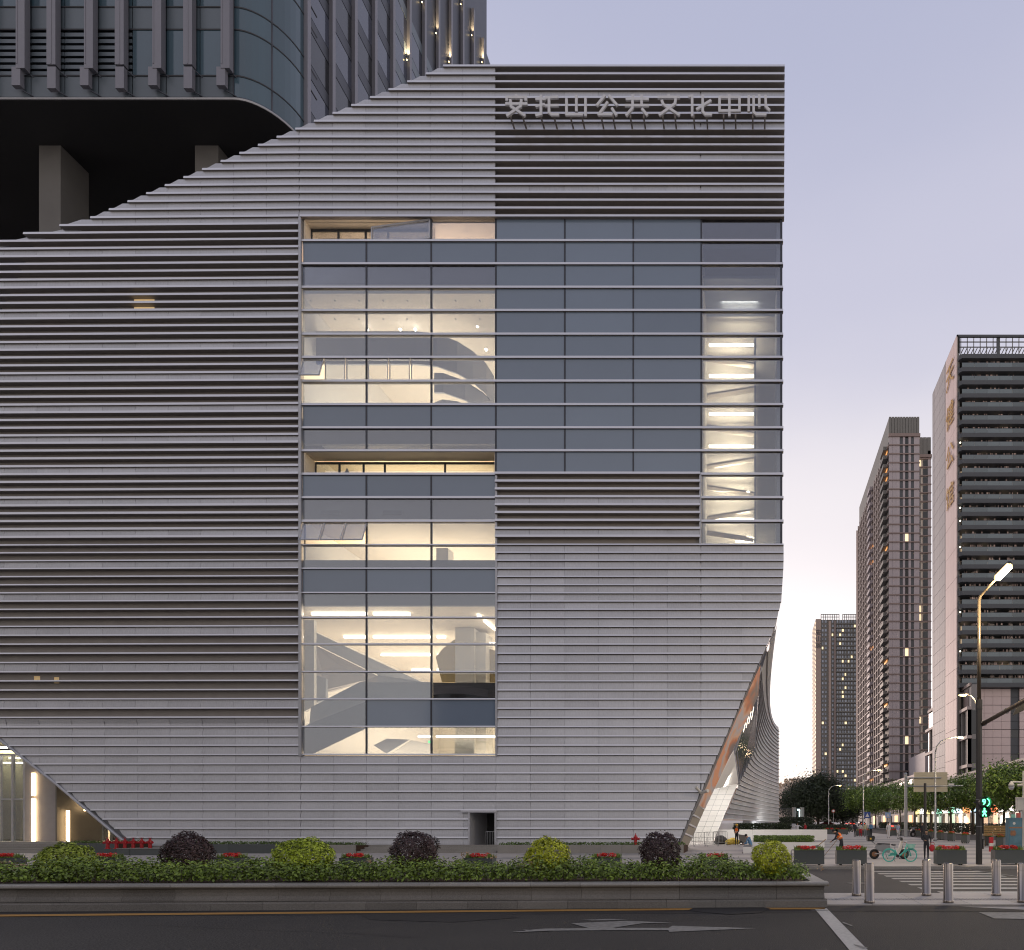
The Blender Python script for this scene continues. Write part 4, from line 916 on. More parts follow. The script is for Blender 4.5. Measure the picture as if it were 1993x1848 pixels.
# --- far tower
D3 = 420.0
T3 = thing('far_apartment_tower', 'distant brown tower with many lit windows and three dark characters near its top', 'building', (55, D3, gz(D3)))
xa, xb = PX(1588, D3), PX(1670, D3); zt = PZ(1206, D3); g3 = gz(D3)
m = MB(); m.box(xa, xb, D3, D3 + 24, g3, zt); m.build('tower_body', M_grey3, T3)
m = MB(); m.box(xa - .1, PX(1597.5, D3), D3 - .6, D3 + 24, g3, zt + .4); m.build('end_wall', M_brown3, T3)
m = MB()
for a, b in ((1598, 1633), (1640, 1669)):
    for z in (PZ(1195, D3), PZ(1200, D3), PZ(1206, D3)): m.box(PX(a, D3), PX(b, D3), D3 - .2, D3, z - .4, z)
    for q in range(9): x = PX(a + (b - a) * q / 8, D3); m.box(x - .2, x + .2, D3 - .2, D3, zt, PZ(1195, D3))
m.build('roof_frame', M_grey3, T3)
for x, wd in ((1612.5, 4.5), (1623.5, 2.5)):
    m = MB(); m.box(PX(x, D3), PX(x + wd, D3), D3 - 1, D3, g3, zt - 1); m.build('vertical_band', M_brown3 if wd > 3 else M_pinkd, T3)
wn, wl, sb = MB(), MB(), MB()
for f in range(44):
    z = zt - 2 - f * 3.0
    if z < g3 + 6: break
    for x in (1599.5, 1605.2, 1618.8, 1628.5, 1633.5, 1638.5, 1644, 1650, 1656, 1662):
        a = PX(x, D3); lit = random.random() < (.12 if 1630 < x < 1652 else .035)
        (wl if lit else wn).box(a, a + random.uniform(.9, 1.4), D3 - .25, D3 - .05, z, z + 1.6)
    sb.box(PX(1627, D3), xb, D3 - 1.1, D3 - .1, z - .9, z - .5)
    for q in range(3): wl.box(xa - .15, xa - .1, D3 + 2 + q * 8, D3 + 4.5 + q * 8, z, z + 1.5)
tag(wn.build('windows', M_win3, T3), kind='stuff'); tag(wl.build('lit_windows', E_win, T3), kind='stuff'); sb.build('balcony_slabs', M_tgrey, T3)
for i, ch in enumerate('安山居'):
    Mx = Matrix.Translation((PX(1592.8, D3), D3 - .8, PZ(1232 + 12.5 * i, D3))) @ Matrix.Rotation(R(90), 4, 'X'); text_mesh('dark_character', ch, 4.2, .1, M_tdark, T3, Mx)

# ================================================================== ground
def sheet(nm, pts, mt, kind='structure', z=None):
    m = MB(); m.poly([(p[0], p[1], (p[2] if len(p) > 2 else z)) for p in pts]); o = m.build(nm, mt, None); return tag(o, kind=kind)
m = MB()
for (a, za), (b, zb) in zip(GP[2:], GP[3:]): m.poly([(-900, a, za), (900, a, za), (900, b, zb), (-900, b, zb)])
m.poly([(-200, 28.45, -.2), (200, 28.45, -.2), (200, 28.5, .13), (-200, 28.5, .13)])
PL = tag(m.build('plaza_pavement', M_pave, None), kind='structure')
RD = sheet('road', [(-200, -80, 0), (200, -80, 0), (200, 14.9, 0), (-200, 14.9, 0)], M_asph)
SR = sheet('side_road', [(-200, 14.9, -.004), (200, 14.9, -.004), (200, 28.5, -.004), (-200, 28.5, -.004)], M_asph2)
m = MB(); m.box(-60, 60, 28.3, 28.5, -.05, .135); tag(m.build('kerb', M_stonel, None), kind='structure')
# bands of darker granite across the plaza
for i, (a, b) in enumerate(((33.2, 34.6), (36.6, 38.4), (40.6, 42.6), (45, 47.2), (49.5, 52), (54.5, 57.2), (60, 63))):
    m = MB(); x0 = -14 if a < 41 else 5; m.poly([(x0, a, gz(a) + .005), (42, a, gz(a) + .005), (42, b, gz(b) + .005), (x0, b, gz(b) + .005)]); m.build('paving_band', M_pave2, PL)
# street carriageway far right
m = MB(); P = [59, 100, 150, 210, 400, 600]
for a, b in zip(P, P[1:]): m.poly([(18.5, a, gz(a) + .01), (29.5, a, gz(a) + .01), (29.5, b, gz(b) + .01), (18.5, b, gz(b) + .01)])
tag(m.build('street', M_asph2, None), kind='structure')
# median paving with bollards
MD = thing('median_paving', None, None); MD.name = 'median_paving'; MD['kind'] = 'structure'
x = 1.9
for r, (ya, yb) in enumerate(((14.9, 15.75), (16.15, 17.55))):
    x = 1.75 if r else 1.70
    while x < 26:
        wd = 1.2; m = MB(); m.box(x + .006, x + wd - .006, ya + .006, yb - .006, -.03, .03); m.build('paving_slab', M_pave, MD); x += wd
x = 1.75
while x < 26:
    m = MB(); m.box(x + .01, x + .39, 15.76, 16.14, -.03, .028)
    for q in range(4): m.box(x + .04 + q * .09, x + .085 + q * .09, 15.80, 16.10, .028, .036)
    m.build('tactile_tile', M_pave2, MD); x += .4
m = MB(); m.box(1.7, 26, 14.9, 17.6, -.06, -.01); m.build('slab_bed', M_pave2, MD)
m = MB(); m.poly([(1.7, 13.78, .006), (26, 13.78, .006), (26, 14.88, .006), (1.7, 14.88, .006)]); m.build('gutter', M_gutter, RD)
m = MB(); m.poly([(-40, 12.2, .004), (1.7, 13.6, .004), (1.7, 14.6, .004), (-40, 13.8, .004)]); m.build('gutter', M_gutter, RD)
def gpoly(nm, pts, mt, parent, z): m = MB(); m.poly([(*G0(*p), z) for p in pts]); return m.build(nm, mt, parent)
Z2 = .011
gpoly('stop_line', [(1585.7, 1769.2), (1609, 1768), (1700, 1861), (1660, 1858)], M_paint, RD, Z2)
gpoly('edge_line', [(-60, 1781), (1355, 1768), (1340, 1771.5), (-60, 1784.8)], M_yellow, RD, Z2)
gpoly('edge_line', [(1465, 1767), (1606, 1767), (1606, 1770), (1465, 1770.4)], M_yellow, RD, Z2)
def R4(p): return ((1600 + p[0] * .5018) / 1.5615, (2300 + p[1] * .5018) / 1.5615)
gpoly('lane_arrow', [R4(p) for p in [(0, 1052), (110, 1042), (380, 1040), (270, 1010), (600, 995), (885, 1006), (700, 1010), (520, 1038), (860, 1038), (885, 1025), (1395, 1040), (865, 1062), (860, 1052), (520, 1052), (0, 1056)]], M_paintw, RD, Z2)
gpoly('lane_arrow', [R4(p) for p in [(-90, 1062), (-40, 1064), (150, 1056), (60, 1052), (-20, 1050), (0, 1058)]], M_paintw, RD, Z2 + .003)
gpoly('lane_dash', [R4(p) for p in [(330, 990), (500, 983), (620, 990), (400, 993)]], M_paintw, RD, Z2)
gpoly('worn_patch', [(1870, 1765), (1993, 1771), (2040, 1774), (2040, 1765)], M_pave2, RD, Z2 + .002)
gpoly('worn_patch', [(1905, 1776), (2000, 1776), (2040, 1790), (1935, 1788)], M_paintw, RD, Z2)
for pts in ([(1578, 1771.5), (1613, 1772), (1613, 1773), (1580, 1772.6)], [(1640, 1795), (1660, 1802), (1656, 1803), (1640, 1797)], [(1660, 1838), (1690, 1846), (1680, 1848), (1664, 1842)]): gpoly('paint_scrap', pts, M_paintw, RD, Z2 + .004)
for k in range(8):
    d = 17.75 + 1.245 * k; xl = 5.2 + (.25 if k < 1 else 0); xr = 9.9 if k > 4 else 14
    m = MB(); m.poly([(xl, d, .003), (xr, d, .003), (xr, d + .5, .003), (xl, d + .5, .003)]); m.build('crosswalk_stripe', M_paint, SR)
m = MB(); m.poly([(9.78, 28.2, .006), (9.9, 28.2, .006), (10.6, 22, .006), (10.45, 22, .006)]); m.build('lane_line', M_paintw, SR)
m = MB(); m.lathe(3.6, 21, [(.4, -.003), (.4, .004)], 20); m.build('manhole_cover', M_pole, SR)
gpoly('tar_patch', [(1352, 1766), (1400, 1762.5), (1470, 1763.5), (1500, 1769), (1478, 1777), (1420, 1780), (1370, 1776), (1340, 1772)], M_gutter, RD, Z2 + .001)
gpoly('tar_patch', [(700, 1778), (960, 1776), (1010, 1786), (880, 1795), (720, 1790)], M_gutter, RD, .007)
for k, (x, y, n_) in enumerate(((1690, 1772, 26), (250, 1800, 30), (1120, 1800, 24), (1880, 1800, 18))):
    X, Y = G0(x, y); m = MB(); rr = random.Random(k); a_ = rr.uniform(-.3, .3)
    for q in range(n_):
        X2_, Y2_ = X + .22, Y + a_ * .2 + rr.uniform(-.06, .06); m.poly([(X, Y - .008, .009), (X2_, Y2_ - .008, .009), (X2_, Y2_ + .008, .009), (X, Y + .008, .009)]); X, Y = X2_, Y2_
    tag(m.build('crack', M_gutter, RD), kind='stuff')
# hill at the end of the street
nx, ny = 60, 14; V = []; Fq = []
for j in range(ny):
    for i in range(nx):
        x = -260 + 700 * i / (nx - 1); d = 800 + 500 * j / (ny - 1); t = j / (ny - 1)
        h = math.sin(math.pi * t) * (52 + 30 * math.exp(-((x - 150) / 110) ** 2) + 9 * math.sin(x * .031 + 1) + 5 * math.sin(x * .11)) + random.uniform(-2.5, 2.5)
        V.append((x, d, gz(d) - 8 + max(0, h)))
for j in range(ny - 1):
    for i in range(nx - 1): a = j * nx + i; Fq.append((a, a + 1, a + nx + 1, a + nx))
tag(np_mesh('hill', V, Fq, M_hill), kind='structure')
P_ = []
for (x, d, h) in [V[int(nx * j + i)] for j in (5, 6, 7, 8) for i in range(nx)]:
    for q in range(14): P_.append((x + random.gauss(0, 6), d + random.gauss(0, 14), h + random.uniform(-1, 4.5)))
P_ = np.array(P_); Nn = RNG.normal(size=P_.shape); Nn[:, 1] -= 1
V, Ft = leaf_cloud(P_, Nn, 5.0, 3.5); tag(np_mesh('hill_scrub', V, Ft, M_hill), kind='stuff')

for q in range(8):
    y = 178 + q * 9; m = MB(); m.box(46.02, 46.12, y, y + 4, gz(y) + .3, gz(y) + 3.4); m.build('shop_opening', emit('warm_shop', (1, .55, .22), 1.1) if q % 2 == 0 else M_bdoor, P2)
# building across the road, out of the frame, whose reflection and shade reach the left of the facade
OB = thing('opposite_building', 'dark rounded building across the road, mirrored in the lower glass', 'building', (-62, -30, 0))
m = MB(); m.box(-58, -30, -52, -29, 0, 30); m.build('body', M_tgrey, OB); m = MB(); m.box(-112, -58.1, -52, -27, 0, 10); m.build('low_wing', M_tgrey, OB)
m = MB(); m.lathe(-53, -31, [(5.5, 0), (5.5, 27)], 28); m.build('corner_drum', M_podium, OB)
for q in range(6): m = MB(); m.box(-46, -30.5, -29, -28.85, 3 + q * 4.4, 5.2 + q * 4.4); m.build('window_band', M_bdoor, OB); m = MB(); m.lathe(-53, -31, [(5.6, 4 + q * 4), (5.6, 5.6 + q * 4)], 28); m.build('window_band', M_bdoor, OB)
m = MB(); m.box(-165, -110, -60, -22, 0, 75); tag(m.build('shade_block', M_tgrey, None, at=(-120, -41, 0)), 'plain grey block added across the road to shade the left facade, unseen', 'building')  # added unseen block that dims the left of the facade
# ================================================================== planter, hedge and shrubs on the median
def GH(x, y):                                       # ground point of the plaza seen at a picture position
    lo = 28.5
    for i in range(4000):
        d = lo + i * .1
        if HY + (HC - gz(d)) * F / d <= y: return Vector((PX(x, d), d, gz(d)))
    return Vector((PX(x, d), d, gz(d)))
ang = math.atan2(.8, 18.55)
PLT = thing('median_planter', 'long granite planter wall with rounded coping beside the road', 'planter', (1.70, 14.6, 0), rz=ang)
prof_c = [(.30, .50), (-.02, .50), (-.075, .515), (-.09, .545), (-.075, .585), (-.03, .60), (.30, .60)]
prof_w = [(.25, .205), (-.005, .205), (.0, .25), (.03, .32), (.035, .40), (.02, .47), (-.01, .497), (.25, .497)]
prof_p = [(.25, 0), (-.055, 0), (-.055, .155), (-.035, .175), (-.035, .195), (.25, .195)]
def loft_local(prof, x0, x1, mt, nm):
    m = MB(); m.loft([(x0, y, z) for y, z in prof], [(x1, y, z) for y, z in prof])
    o = m.build(nm, mt, None, at=(0, 0, 0)); o.parent = PLT; return o
x = 0.0; i = 0; g = .003
while x > -24:
    w_ = 1.14
    loft_local(prof_c, x - w_ + g, x - g if i else x + .09, M_stonel, 'coping_block')
    loft_local(prof_w, x - w_ + g, x - g if i else x + .0, M_stone, 'wall_block')
    loft_local(prof_p, x - w_ * 1.0 + g - .3, x - g - .3 if i else x + .055, M_stone, 'plinth_block'); x -= w_; i += 1
def end_loft(prof, mt, nm, y0, y1):
    m = MB(); m.loft([(-y, y0, z) for y, z in prof], [(-y, y1, z) for y, z in prof]); o = m.build(nm, mt, None, at=(0, 0, 0)); o.parent = PLT
for y0, y1 in ((.303, 1.2), (1.206, 2.1), (2.106, 2.75)):
    end_loft(prof_c, M_stonel, 'coping_block', y0, y1); end_loft(prof_w, M_stone, 'wall_block', y0, y1); end_loft(prof_p, M_stone, 'plinth_block', y0, y1)
m = MB(); m.box(-24, -.25, 2.45, 2.75, 0, .6); o = m.build('rear_wall', M_stonel, None, at=(0, 0, 0)); o.parent = PLT
m = MB(); m.box(-24, -.28, .26, 2.45, 0, .53); o = m.build('soil', M_soil, None, at=(0, 0, 0)); o.parent = PLT
Mp = Matrix.Translation(PLT.location) @ Matrix.Rotation(ang, 4, 'Z')
def to_world(P): Rm = np.array(Mp)[:3, :3]; return P @ Rm.T + np.array(Mp.translation)
# hedge: many stems, each with its own cloud of leaves
HG = thing('hedge', 'long low hedge of glossy green leaves growing in the granite planter', 'hedge', (1.70, 14.6, .53))
P_, N_, T_, stems = [], [], [], MB()
xx = -23.5
while xx < -.35:
    for row in range(3):
        cx_, cy_ = xx + random.uniform(-.1, .1), .55 + row * .55 + random.uniform(-.12, .12)
        hh = .38 + .17 * random.random() + .06 * math.sin(xx * 1.7) + .03 * math.sin(xx * 4.1)
        if row == 0 and random.random() < .8: 
            b0 = to_world(np.array([[cx_, cy_, .53]]))[0]; b1 = to_world(np.array([[cx_ + random.uniform(-.1, .1), cy_ - random.uniform(0, .12), .53 + hh]]))[0]
            stems.tube([b0, b1], [.010, .005], 5)
        n_ = 105 if row < 2 else 75
        u = RNG.normal(size=(n_, 3)); u /= np.linalg.norm(u, axis=1, keepdims=True); rad = RNG.uniform(.55, 1.08, (n_, 1))
        c = np.array([cx_, cy_, .60 + hh * .52]); q = c + u * rad * np.array([.24, .30, hh * .58])
        k = q[:, 2] > .60 - .02 * RNG.random(n_) + (.05 if row == 0 else 0)
        P_.append(q[k]); N_.append((u * .7 + np.array([0, -.25, .8]) + RNG.normal(size=u.shape) * .35)[k])
    xx += .215
P_ = np.concatenate(P_); N_ = np.concatenate(N_); top = (P_[:, 2] > .93) & (RNG.random(len(P_)) < .18)
V, Ft = leaf_cloud(to_world(P_[~top]), N_[~top], .088, .052); np_mesh('foliage', V, Ft, M_hedge, HG, at=HG.location)
V, Ft = leaf_cloud(to_world(P_[top]), N_[top], .075, .045); np_mesh('young_leaves', V, Ft, M_hedgel, HG, at=HG.location)
stems.build('stems', M_bark, HG)
fl = []
for (x, y) in ((10, 1640), (50, 1645), (28, 1650), (1410 * .3213 + 448, 1664), (908, 1664), (1013, 1684), (960, 1668), (1030, 1680), (720, 1676), (1598, 1690)):
    for q in range(26 if x < 60 else 12): p = W(x + random.gauss(0, 12 if x < 60 else 4), y + (40 if x < 60 else 0) + random.gauss(0, 3), 14.75); fl.append(p)
fl = np.array(fl); V, Ft = leaf_cloud(fl, RNG.normal(size=fl.shape) + np.array([0, -1, .5]), .05, .05); np_mesh('pale_blossoms', V, Ft, M_cream_fl, HG, at=HG.location)
def ball_shrub(label, x, ytop, half, d, mt, n, group, flat=1.0, ln=.07, zc=None):
    zt = PZ(ytop, d); rz_ = half / F * d * .95 * flat; rx = half / F * d * .95 * {128: .62, 591: .85, 1068: .92, 1501: .95, 366: .72, 808: .86, 1286: .94}[x]; z0 = .55; c = Vector((PX(x, d), d, zt - rz_)); 
    t = thing('ball_shrub', label, 'shrub', (c.x, d, z0), group)
    u = RNG.normal(size=(n, 3)); u /= np.linalg.norm(u, axis=1, keepdims=True)
    lump = 1 + .10 * np.sin(u[:, :1] * 5 + x) * np.cos(u[:, 2:] * 4 + x * .3) + .07 * np.sin(u[:, 1:2] * 9 + x) + .05 * np.sin(u[:, :1] * 13 + u[:, 2:] * 11)
    rad = RNG.uniform(.80, 1.03, (n, 1)) ** .7 * lump
    P = np.array(c) + u * rad * np.array([rx, rx, rz_]); 
    sh = RNG.random((n, 1)) < .035; P = np.where(sh, np.array(c) + u * (1.0 + .10 * RNG.random((n, 1))) * np.array([rx, rx, rz_]), P); k = P[:, 2] > z0 + .03
    V, Ft = leaf_cloud(P[k], (u + RNG.normal(size=u.shape) * .45 + np.array([0, -.1, .3]))[k], ln, ln * .55); np_mesh('foliage', V, Ft, mt, t, at=t.location)
    m = MB(); m.tube([(c.x, d, z0 - .05), (c.x + .02, d, c.z)], [.03, .02], 6)
    for q in range(5): m.tube([(c.x, d, z0 + .1), (c.x + random.uniform(-.5, .5) * rx, d + random.uniform(-.5, .5) * rx, c.z + .1)], [.014, .006], 5)
    m.build('stem', M_bark, t); return t
ball_shrub('wide golden-green shrub, leftmost and flattest of the clipped shrubs', 128, 1642, 66, 15.3, M_hedgel, 5200, 'clipped golden shrubs above the hedge', .62)
ball_shrub('golden-green clipped shrub between the first dark shrub and the second', 591, 1632, 60, 15.5, M_yelg, 5600, 'clipped golden shrubs above the hedge', .68)
ball_shrub('round yellow variegated shrub just right of the dark doorway', 1068, 1631, 45, 15.5, M_yel, 4200, 'clipped golden shrubs above the hedge', .86)
ball_shrub('yellow variegated shrub near the right end of the hedge, beside the seated man', 1501, 1637, 41, 15.2, M_yel, 3600, 'clipped golden shrubs above the hedge', .86)
ball_shrub('dark purple dome shrub beside the row of red valves', 366, 1622, 53, 16.0, M_pur, 6800, 'clipped dark purple shrubs above the hedge', .80, .06)
ball_shrub('dark purple shrub standing left of the doorway', 808, 1619, 49, 15.8, M_pur, 6200, 'clipped dark purple shrubs above the hedge', .82, .06)
ball_shrub('roundest dark purple shrub beside the red hydrant', 1286, 1619, 43, 15.8, M_pur, 5600, 'clipped dark purple shrubs above the hedge', .95, .06)

# ================================================================== bollards
B0 = thing('steel_bollard', 'brushed steel bollard beside the planter end, farther of the first pair', 'bollard', (0, 0, .03), 'steel bollards on the median')
m = MB(); r = .118
m.lathe(0, 0, [(r + .012, 0), (r + .012, .075), (r, .078), (r, .955), (r - .02, .985), (r - .022, .972)], 28); m.build('post', M_steel, B0, smooth=False, at=(0, 0, 0)).parent = B0
B0.children[0].location = (0, 0, 0)
for p in B0.children[0].data.polygons: p.use_smooth = len(p.vertices) == 4
m = MB(); m.lathe(0, 0, [(r - .021, .96), (r - .021, .974)], 24); o = m.build('cap', M_steel, None, at=(0, 0, 0)); o.parent = B0
m = MB(); m.lathe(0, 0, [(r + .0015, .79), (r + .0015, .794)], 24); o = m.build('weld_ring', M_pole, None, at=(0, 0, 0)); o.parent = B0
BL = [(1667, 1743, None), (1692, 1757, 'brushed steel bollard in front of and right of the first one by the planter'), (1803, 1742.5, 'brushed steel bollard standing before the crosswalk, rear one of the middle pair'),
      (1845.5, 1756.5, 'brushed steel bollard in front of the crosswalk, nearer one of the middle pair'), (1939, 1742.5, 'brushed steel bollard in front of the rightmost flower box'), (1990, 1756, 'brushed steel bollard cut off by the right picture edge')]
for x, y, lb in BL:
    d = F * (HC - .03) / (y - HY); loc = (PX(x, d), d, .03)
    if lb is None: B0.location = loc
    else: copy_tree(B0, None, loc, lb, random.uniform(0, 6))
# ================================================================== flower boxes
def petals(n, sx, sy, z0, h): P = np.stack([RNG.uniform(-sx, sx, n), RNG.uniform(-sy, sy, n), z0 + RNG.uniform(0, h, n)], 1); return P
def flower_box(label, loc, group, wd=1.42, dp=.5, ht=.70, fx=0.0, fw=.42, rz=0.0, full=False):
    t = thing('flower_box', label, 'flower box', loc, group, rz)
    def pb(m, nm, mt): o = m.build(nm, mt, None, at=(0, 0, 0)); o.parent = t; return o
    m = MB(); hw = wd / 2; m.box(-hw, hw, -dp / 2, dp / 2, .06, ht - .02); m.box(-hw - .012, hw + .012, -dp / 2 - .012, -dp / 2 + .03, ht - .02, ht + .01); m.box(-hw - .012, hw + .012, dp / 2 - .03, dp / 2 + .012, ht - .02, ht + .01); m.box(-hw - .012, -hw + .03, -dp / 2 + .03, dp / 2 - .03, ht - .02, ht + .01); m.box(hw - .03, hw + .012, -dp / 2 + .03, dp / 2 - .03, ht - .02, ht + .01)
    pb(m, 'box_body', M_boxg)
    for sx in (-1, 1):
        for sy in (-1, 1): m = MB(); m.lathe(sx * (hw - .22), sy * (dp / 2 - .09), [(.05, 0), (.05, .06)], 10); pb(m, 'foot', M_wheelb)
    P = []
    for q in range(11):
        c = np.array([fx + random.uniform(-fw, fw), random.uniform(-.16, .14), ht + .10 + random.uniform(0, .06)]); u = RNG.normal(size=(42, 3)); u /= np.linalg.norm(u, axis=1, keepdims=True); P.append(c + u * np.array([.105, .09, .075]))
    P = np.concatenate(P); V, Ft = leaf_cloud(P, RNG.normal(size=P.shape) + np.array([0, -.6, .8]), .06, .05); np_mesh('flowers', V, Ft, M_red, t)
    P = petals(420, hw - .05, dp / 2 - .04, ht, .05); V, Ft = leaf_cloud(P, RNG.normal(size=P.shape) + np.array([0, -.5, .8]), .08, .04); np_mesh('leaves', V, Ft, M_hedge, t)
    m = MB()
    for q in range(110):
        s = random.choice((-1, 1)); bx = s * random.uniform(fw + .02, hw - .03) if hw > fw + .1 else random.uniform(-hw, hw); by = random.uniform(-.2, .2); h = random.uniform(.09, .26); a = random.uniform(-.09, .09); w2 = .012
        m.poly([(bx - w2, by, ht - .02), (bx + w2, by, ht - .02), (bx + a * .5 + w2, by, ht + h * .6), (bx + a, by - .02, ht + h), (bx + a * .5 - w2, by, ht + h * .6)])
    pb(m, 'grass_blades', M_gbright)['kind'] = 'stuff'; return t
GB = 'grey flower boxes with red flowers along the plaza edge'
fb = [(1574, 29.1, 'grey flower box half hidden by the right end of the hedge'), (1656, 29.1, 'grey flower box with red flowers in front of the sweeper'), (1849, 29.2, 'grey flower box right of the pedestrian with the red bag'), (1961, 29.5, 'grey flower box standing right of the dark signal pole')]
F0 = None
for x, d, lb in fb: flower_box(lb, (PX(x, d), d, gz(d)), GB, fx=random.uniform(-.12, .12), rz=R(2) if x > 1900 else 0)
for x, lb in ((14, 'flower box at the far left behind the hedge, below the lobby glass'), (208, 'flower box behind the hedge left of the dark dome shrub and below the valves'), (452, 'flower box behind the hedge right of the first dark shrub'), (694, 'flower box behind the hedge in front of the pale steps'), (935, 'flower box behind the hedge just in front of the dark doorway'), (1182, 'flower box behind the hedge near the red hydrant'), (1390, 'flower box behind the hedge in front of the slanting passage')):
    flower_box(lb, (PX(x, 28.9), 28.9, gz(28.9) - .0), 'flower boxes partly hidden behind the hedge', ht=.36, wd=1.3, fw=.40)
GF = 'row of grey flower boxes on the far side of the plaza'
far = [(1792, 1627.5, 'far grey flower box by the slim white lamp post, farthest of its row'), (1812, 1631, 'far grey flower box just left of the slim white lamp post'), (1830, 1634, 'far grey flower box just right of the slim white lamp post'), (1852, 1636.5, 'far grey flower box second right of the slim lamp post'), (1879, 1640.5, 'long far flower box left of the dark signal pole'), (1925, 1645, 'far flower box just right of the dark signal pole, below the timber screen'), (1948, 1647, 'far flower box left of the painted cabinet'),
       (1616.5, 1624, 'small far flower box beneath the distant street lamp'), (1637, 1624, 'far flower box behind the sweeper, in front of the cars'), (1680, 1627, 'far flower box behind the crossing group'), (1742, 1627, 'far flower box behind the pair in white')]
for x, y, lb in far:
    p = GH(x, y); flower_box(lb, p, GF, wd=1.5 if x > 1700 else 1.9, fw=.62, rz=R(62) if 1800 < x else 0)

# ================================================================== beds, steps and fittings at the foot of the centre
def bed(nm, lb, xa, xb, d0, d1, z1, mt, grass=True, cat='planting bed'):
    t = thing(nm, lb, cat, (PX((xa + xb) / 2, d0), d0, gz(d0)))
    X0, X1_ = PX(xa, d0), PX(xb, d0); n_ = max(1, int((X1_ - X0) / 1.2))
    for q in range(n_):
        m = MB(); m.box(X0 + (X1_ - X0) * q / n_ + .004, X0 + (X1_ - X0) * (q + 1) / n_ - .004, d0, d0 + .16, gz(d0) - .05, z1); m.build('granite_block', mt, t)
    m = MB(); m.box(X0, X1_, d0 + .165, d1, gz(d0) - .05, z1 - .06); m.build('soil', M_soil, t)
    if grass:
        n = int((X1_ - X0) * 150); P = np.stack([RNG.uniform(X0, X1_, n), RNG.uniform(d0 + .1, min(d1, d0 + 1.6), n), z1 + RNG.uniform(-.04, .12, n) + .05 * np.sin(np.linspace(0, 40, n))], 1)
        V, Ft = leaf_cloud(P, RNG.normal(size=P.shape) + np.array([0, -1.2, .2]), .16, .05); np_mesh('grass', V, Ft, M_grass, t, at=t.location)
    return t
bed('planting_bed', 'low grey bed of grass behind the dark dome shrub', 316, 615, 38.4, 41.1, .90, M_boxg)
bed('planting_bed', 'grassy bed with pale granite edge right of the doorway', 968, 1330, 38.4, 41.1, .86, M_stonel)
bed('planting_bed', 'grassy bed with a short pale wall between the steps and the golden shrub', 617, 690, 38.6, 41.1, .86, M_stonel)
bed('planting_bed', 'narrow bed of dark shrubs under the lobby pier at lower left', 112, 226, 38.8, 41.1, .95, M_boxg)
t = thing('granite_block', 'large plain granite block below the row of red valves', 'block', (PX(270, 36.6), 36.6, gz(36.6)))
m = MB(); m.box(PX(228, 36.6), PX(315, 36.6), 36.6, 38.2, gz(36.6) - .05, PZ(1651.5, 36.6)); m.box(PX(228, 36.6) - .02, PX(252, 36.6), 36.58, 36.6, gz(36.6) - .05, PZ(1652, 36.6)); m.build('block', M_boxg, t); m = MB(); m.box(PX(228, 36.6) - .02, PX(316, 36.6), 36.57, 38.2, PZ(1651.5, 36.6), PZ(1650.5, 36.6)); m.build('top_slab', M_stonel, t)
def steps(lb, xa, xb, d0, n, rise, z0):
    t = thing('entrance_steps', lb, 'steps', (PX((xa + xb) / 2, d0), d0, z0))
    for q in range(n): m = MB(); m.box(PX(xa, d0) + q * .003, PX(xb, d0) - q * .003, d0 + q * .4, d0 + n * .4 + .4 - q * .003, z0 - .2 + q * .003, z0 + (q + 1) * rise); m.build('step', M_stonel, t)
steps('pale granite steps up to the lit lobby at lower left', -160, 112, 38.6, 5, .14, gz(38.6))
steps('pale granite steps in front of the plain facade left of the doorway', 690, 966, 38.8, 4, .12, gz(38.6))
# six valves on one row
def valve(m, x, y, z, s=1.0):
    m.lathe(x, y, [(.13 * s, z), (.13 * s, z + .05 * s), (.085 * s, z + .06 * s), (.085 * s, z + .42 * s), (.12 * s, z + .43 * s), (.12 * s, z + .49 * s), (.07 * s, z + .50 * s), (.05 * s, z + .60 * s), (.018 * s, z + .61 * s), (.018 * s, z + .68 * s)], 14)
Vv = None
for i, x in enumerate((209.7, 226.9, 243.2, 259.6, 275.9, 292)):
    d = 37.2; z = PZ(1651, d) - .02; lb = 'red pump connector, ' + ['leftmost of the row of six', 'second from the left of six', 'third from the left of six', 'fourth from the left of six', 'fifth from the left of six', 'rightmost of the row of six'][i] + ' on the granite block'
    if Vv is None:
        Vv = thing('fire_connector', lb, 'hydrant', (PX(x, d), d, z), 'row of six red fire connectors')
        m = MB(); valve(m, PX(x, d), d, z); m.build('body', M_valve, Vv)
        for s in (-1, 1): m = MB(); X = PX(x, d); m.tube([(X, d, z + .36), (X + s * .15, d - .05, z + .38)], .055, 10); m.tube([(X + s * .15, d - .05, z + .38), (X + s * .20, d - .06, z + .385)], .075, 10); m.build('outlet', M_valve, Vv)
        m = MB(); m.torus((PX(x, d), d, z + .66), .09, .014, 'z', 16, 5); m.build('handwheel', M_valve, Vv)
    else: copy_tree(Vv, None, (PX(x, d), d, z), lb)
d = 38.9; X = PX(1237, d); z = .80
HY_ = thing('fire_hydrant', 'single red fire hydrant on the grass beside a dark purple shrub', 'hydrant', (X, d, z)); m = MB(); valve(m, X, d, z, 1.15); m.build('body', M_valve, HY_)
for s in (-1, 1): m = MB(); m.tube([(X, d, z + .42), (X + s * .2, d, z + .43)], .07, 10); m.tube([(X + s * .2, d, z + .43), (X + s * .25, d, z + .43)], .095, 10); m.build('outlet', M_valve, HY_)
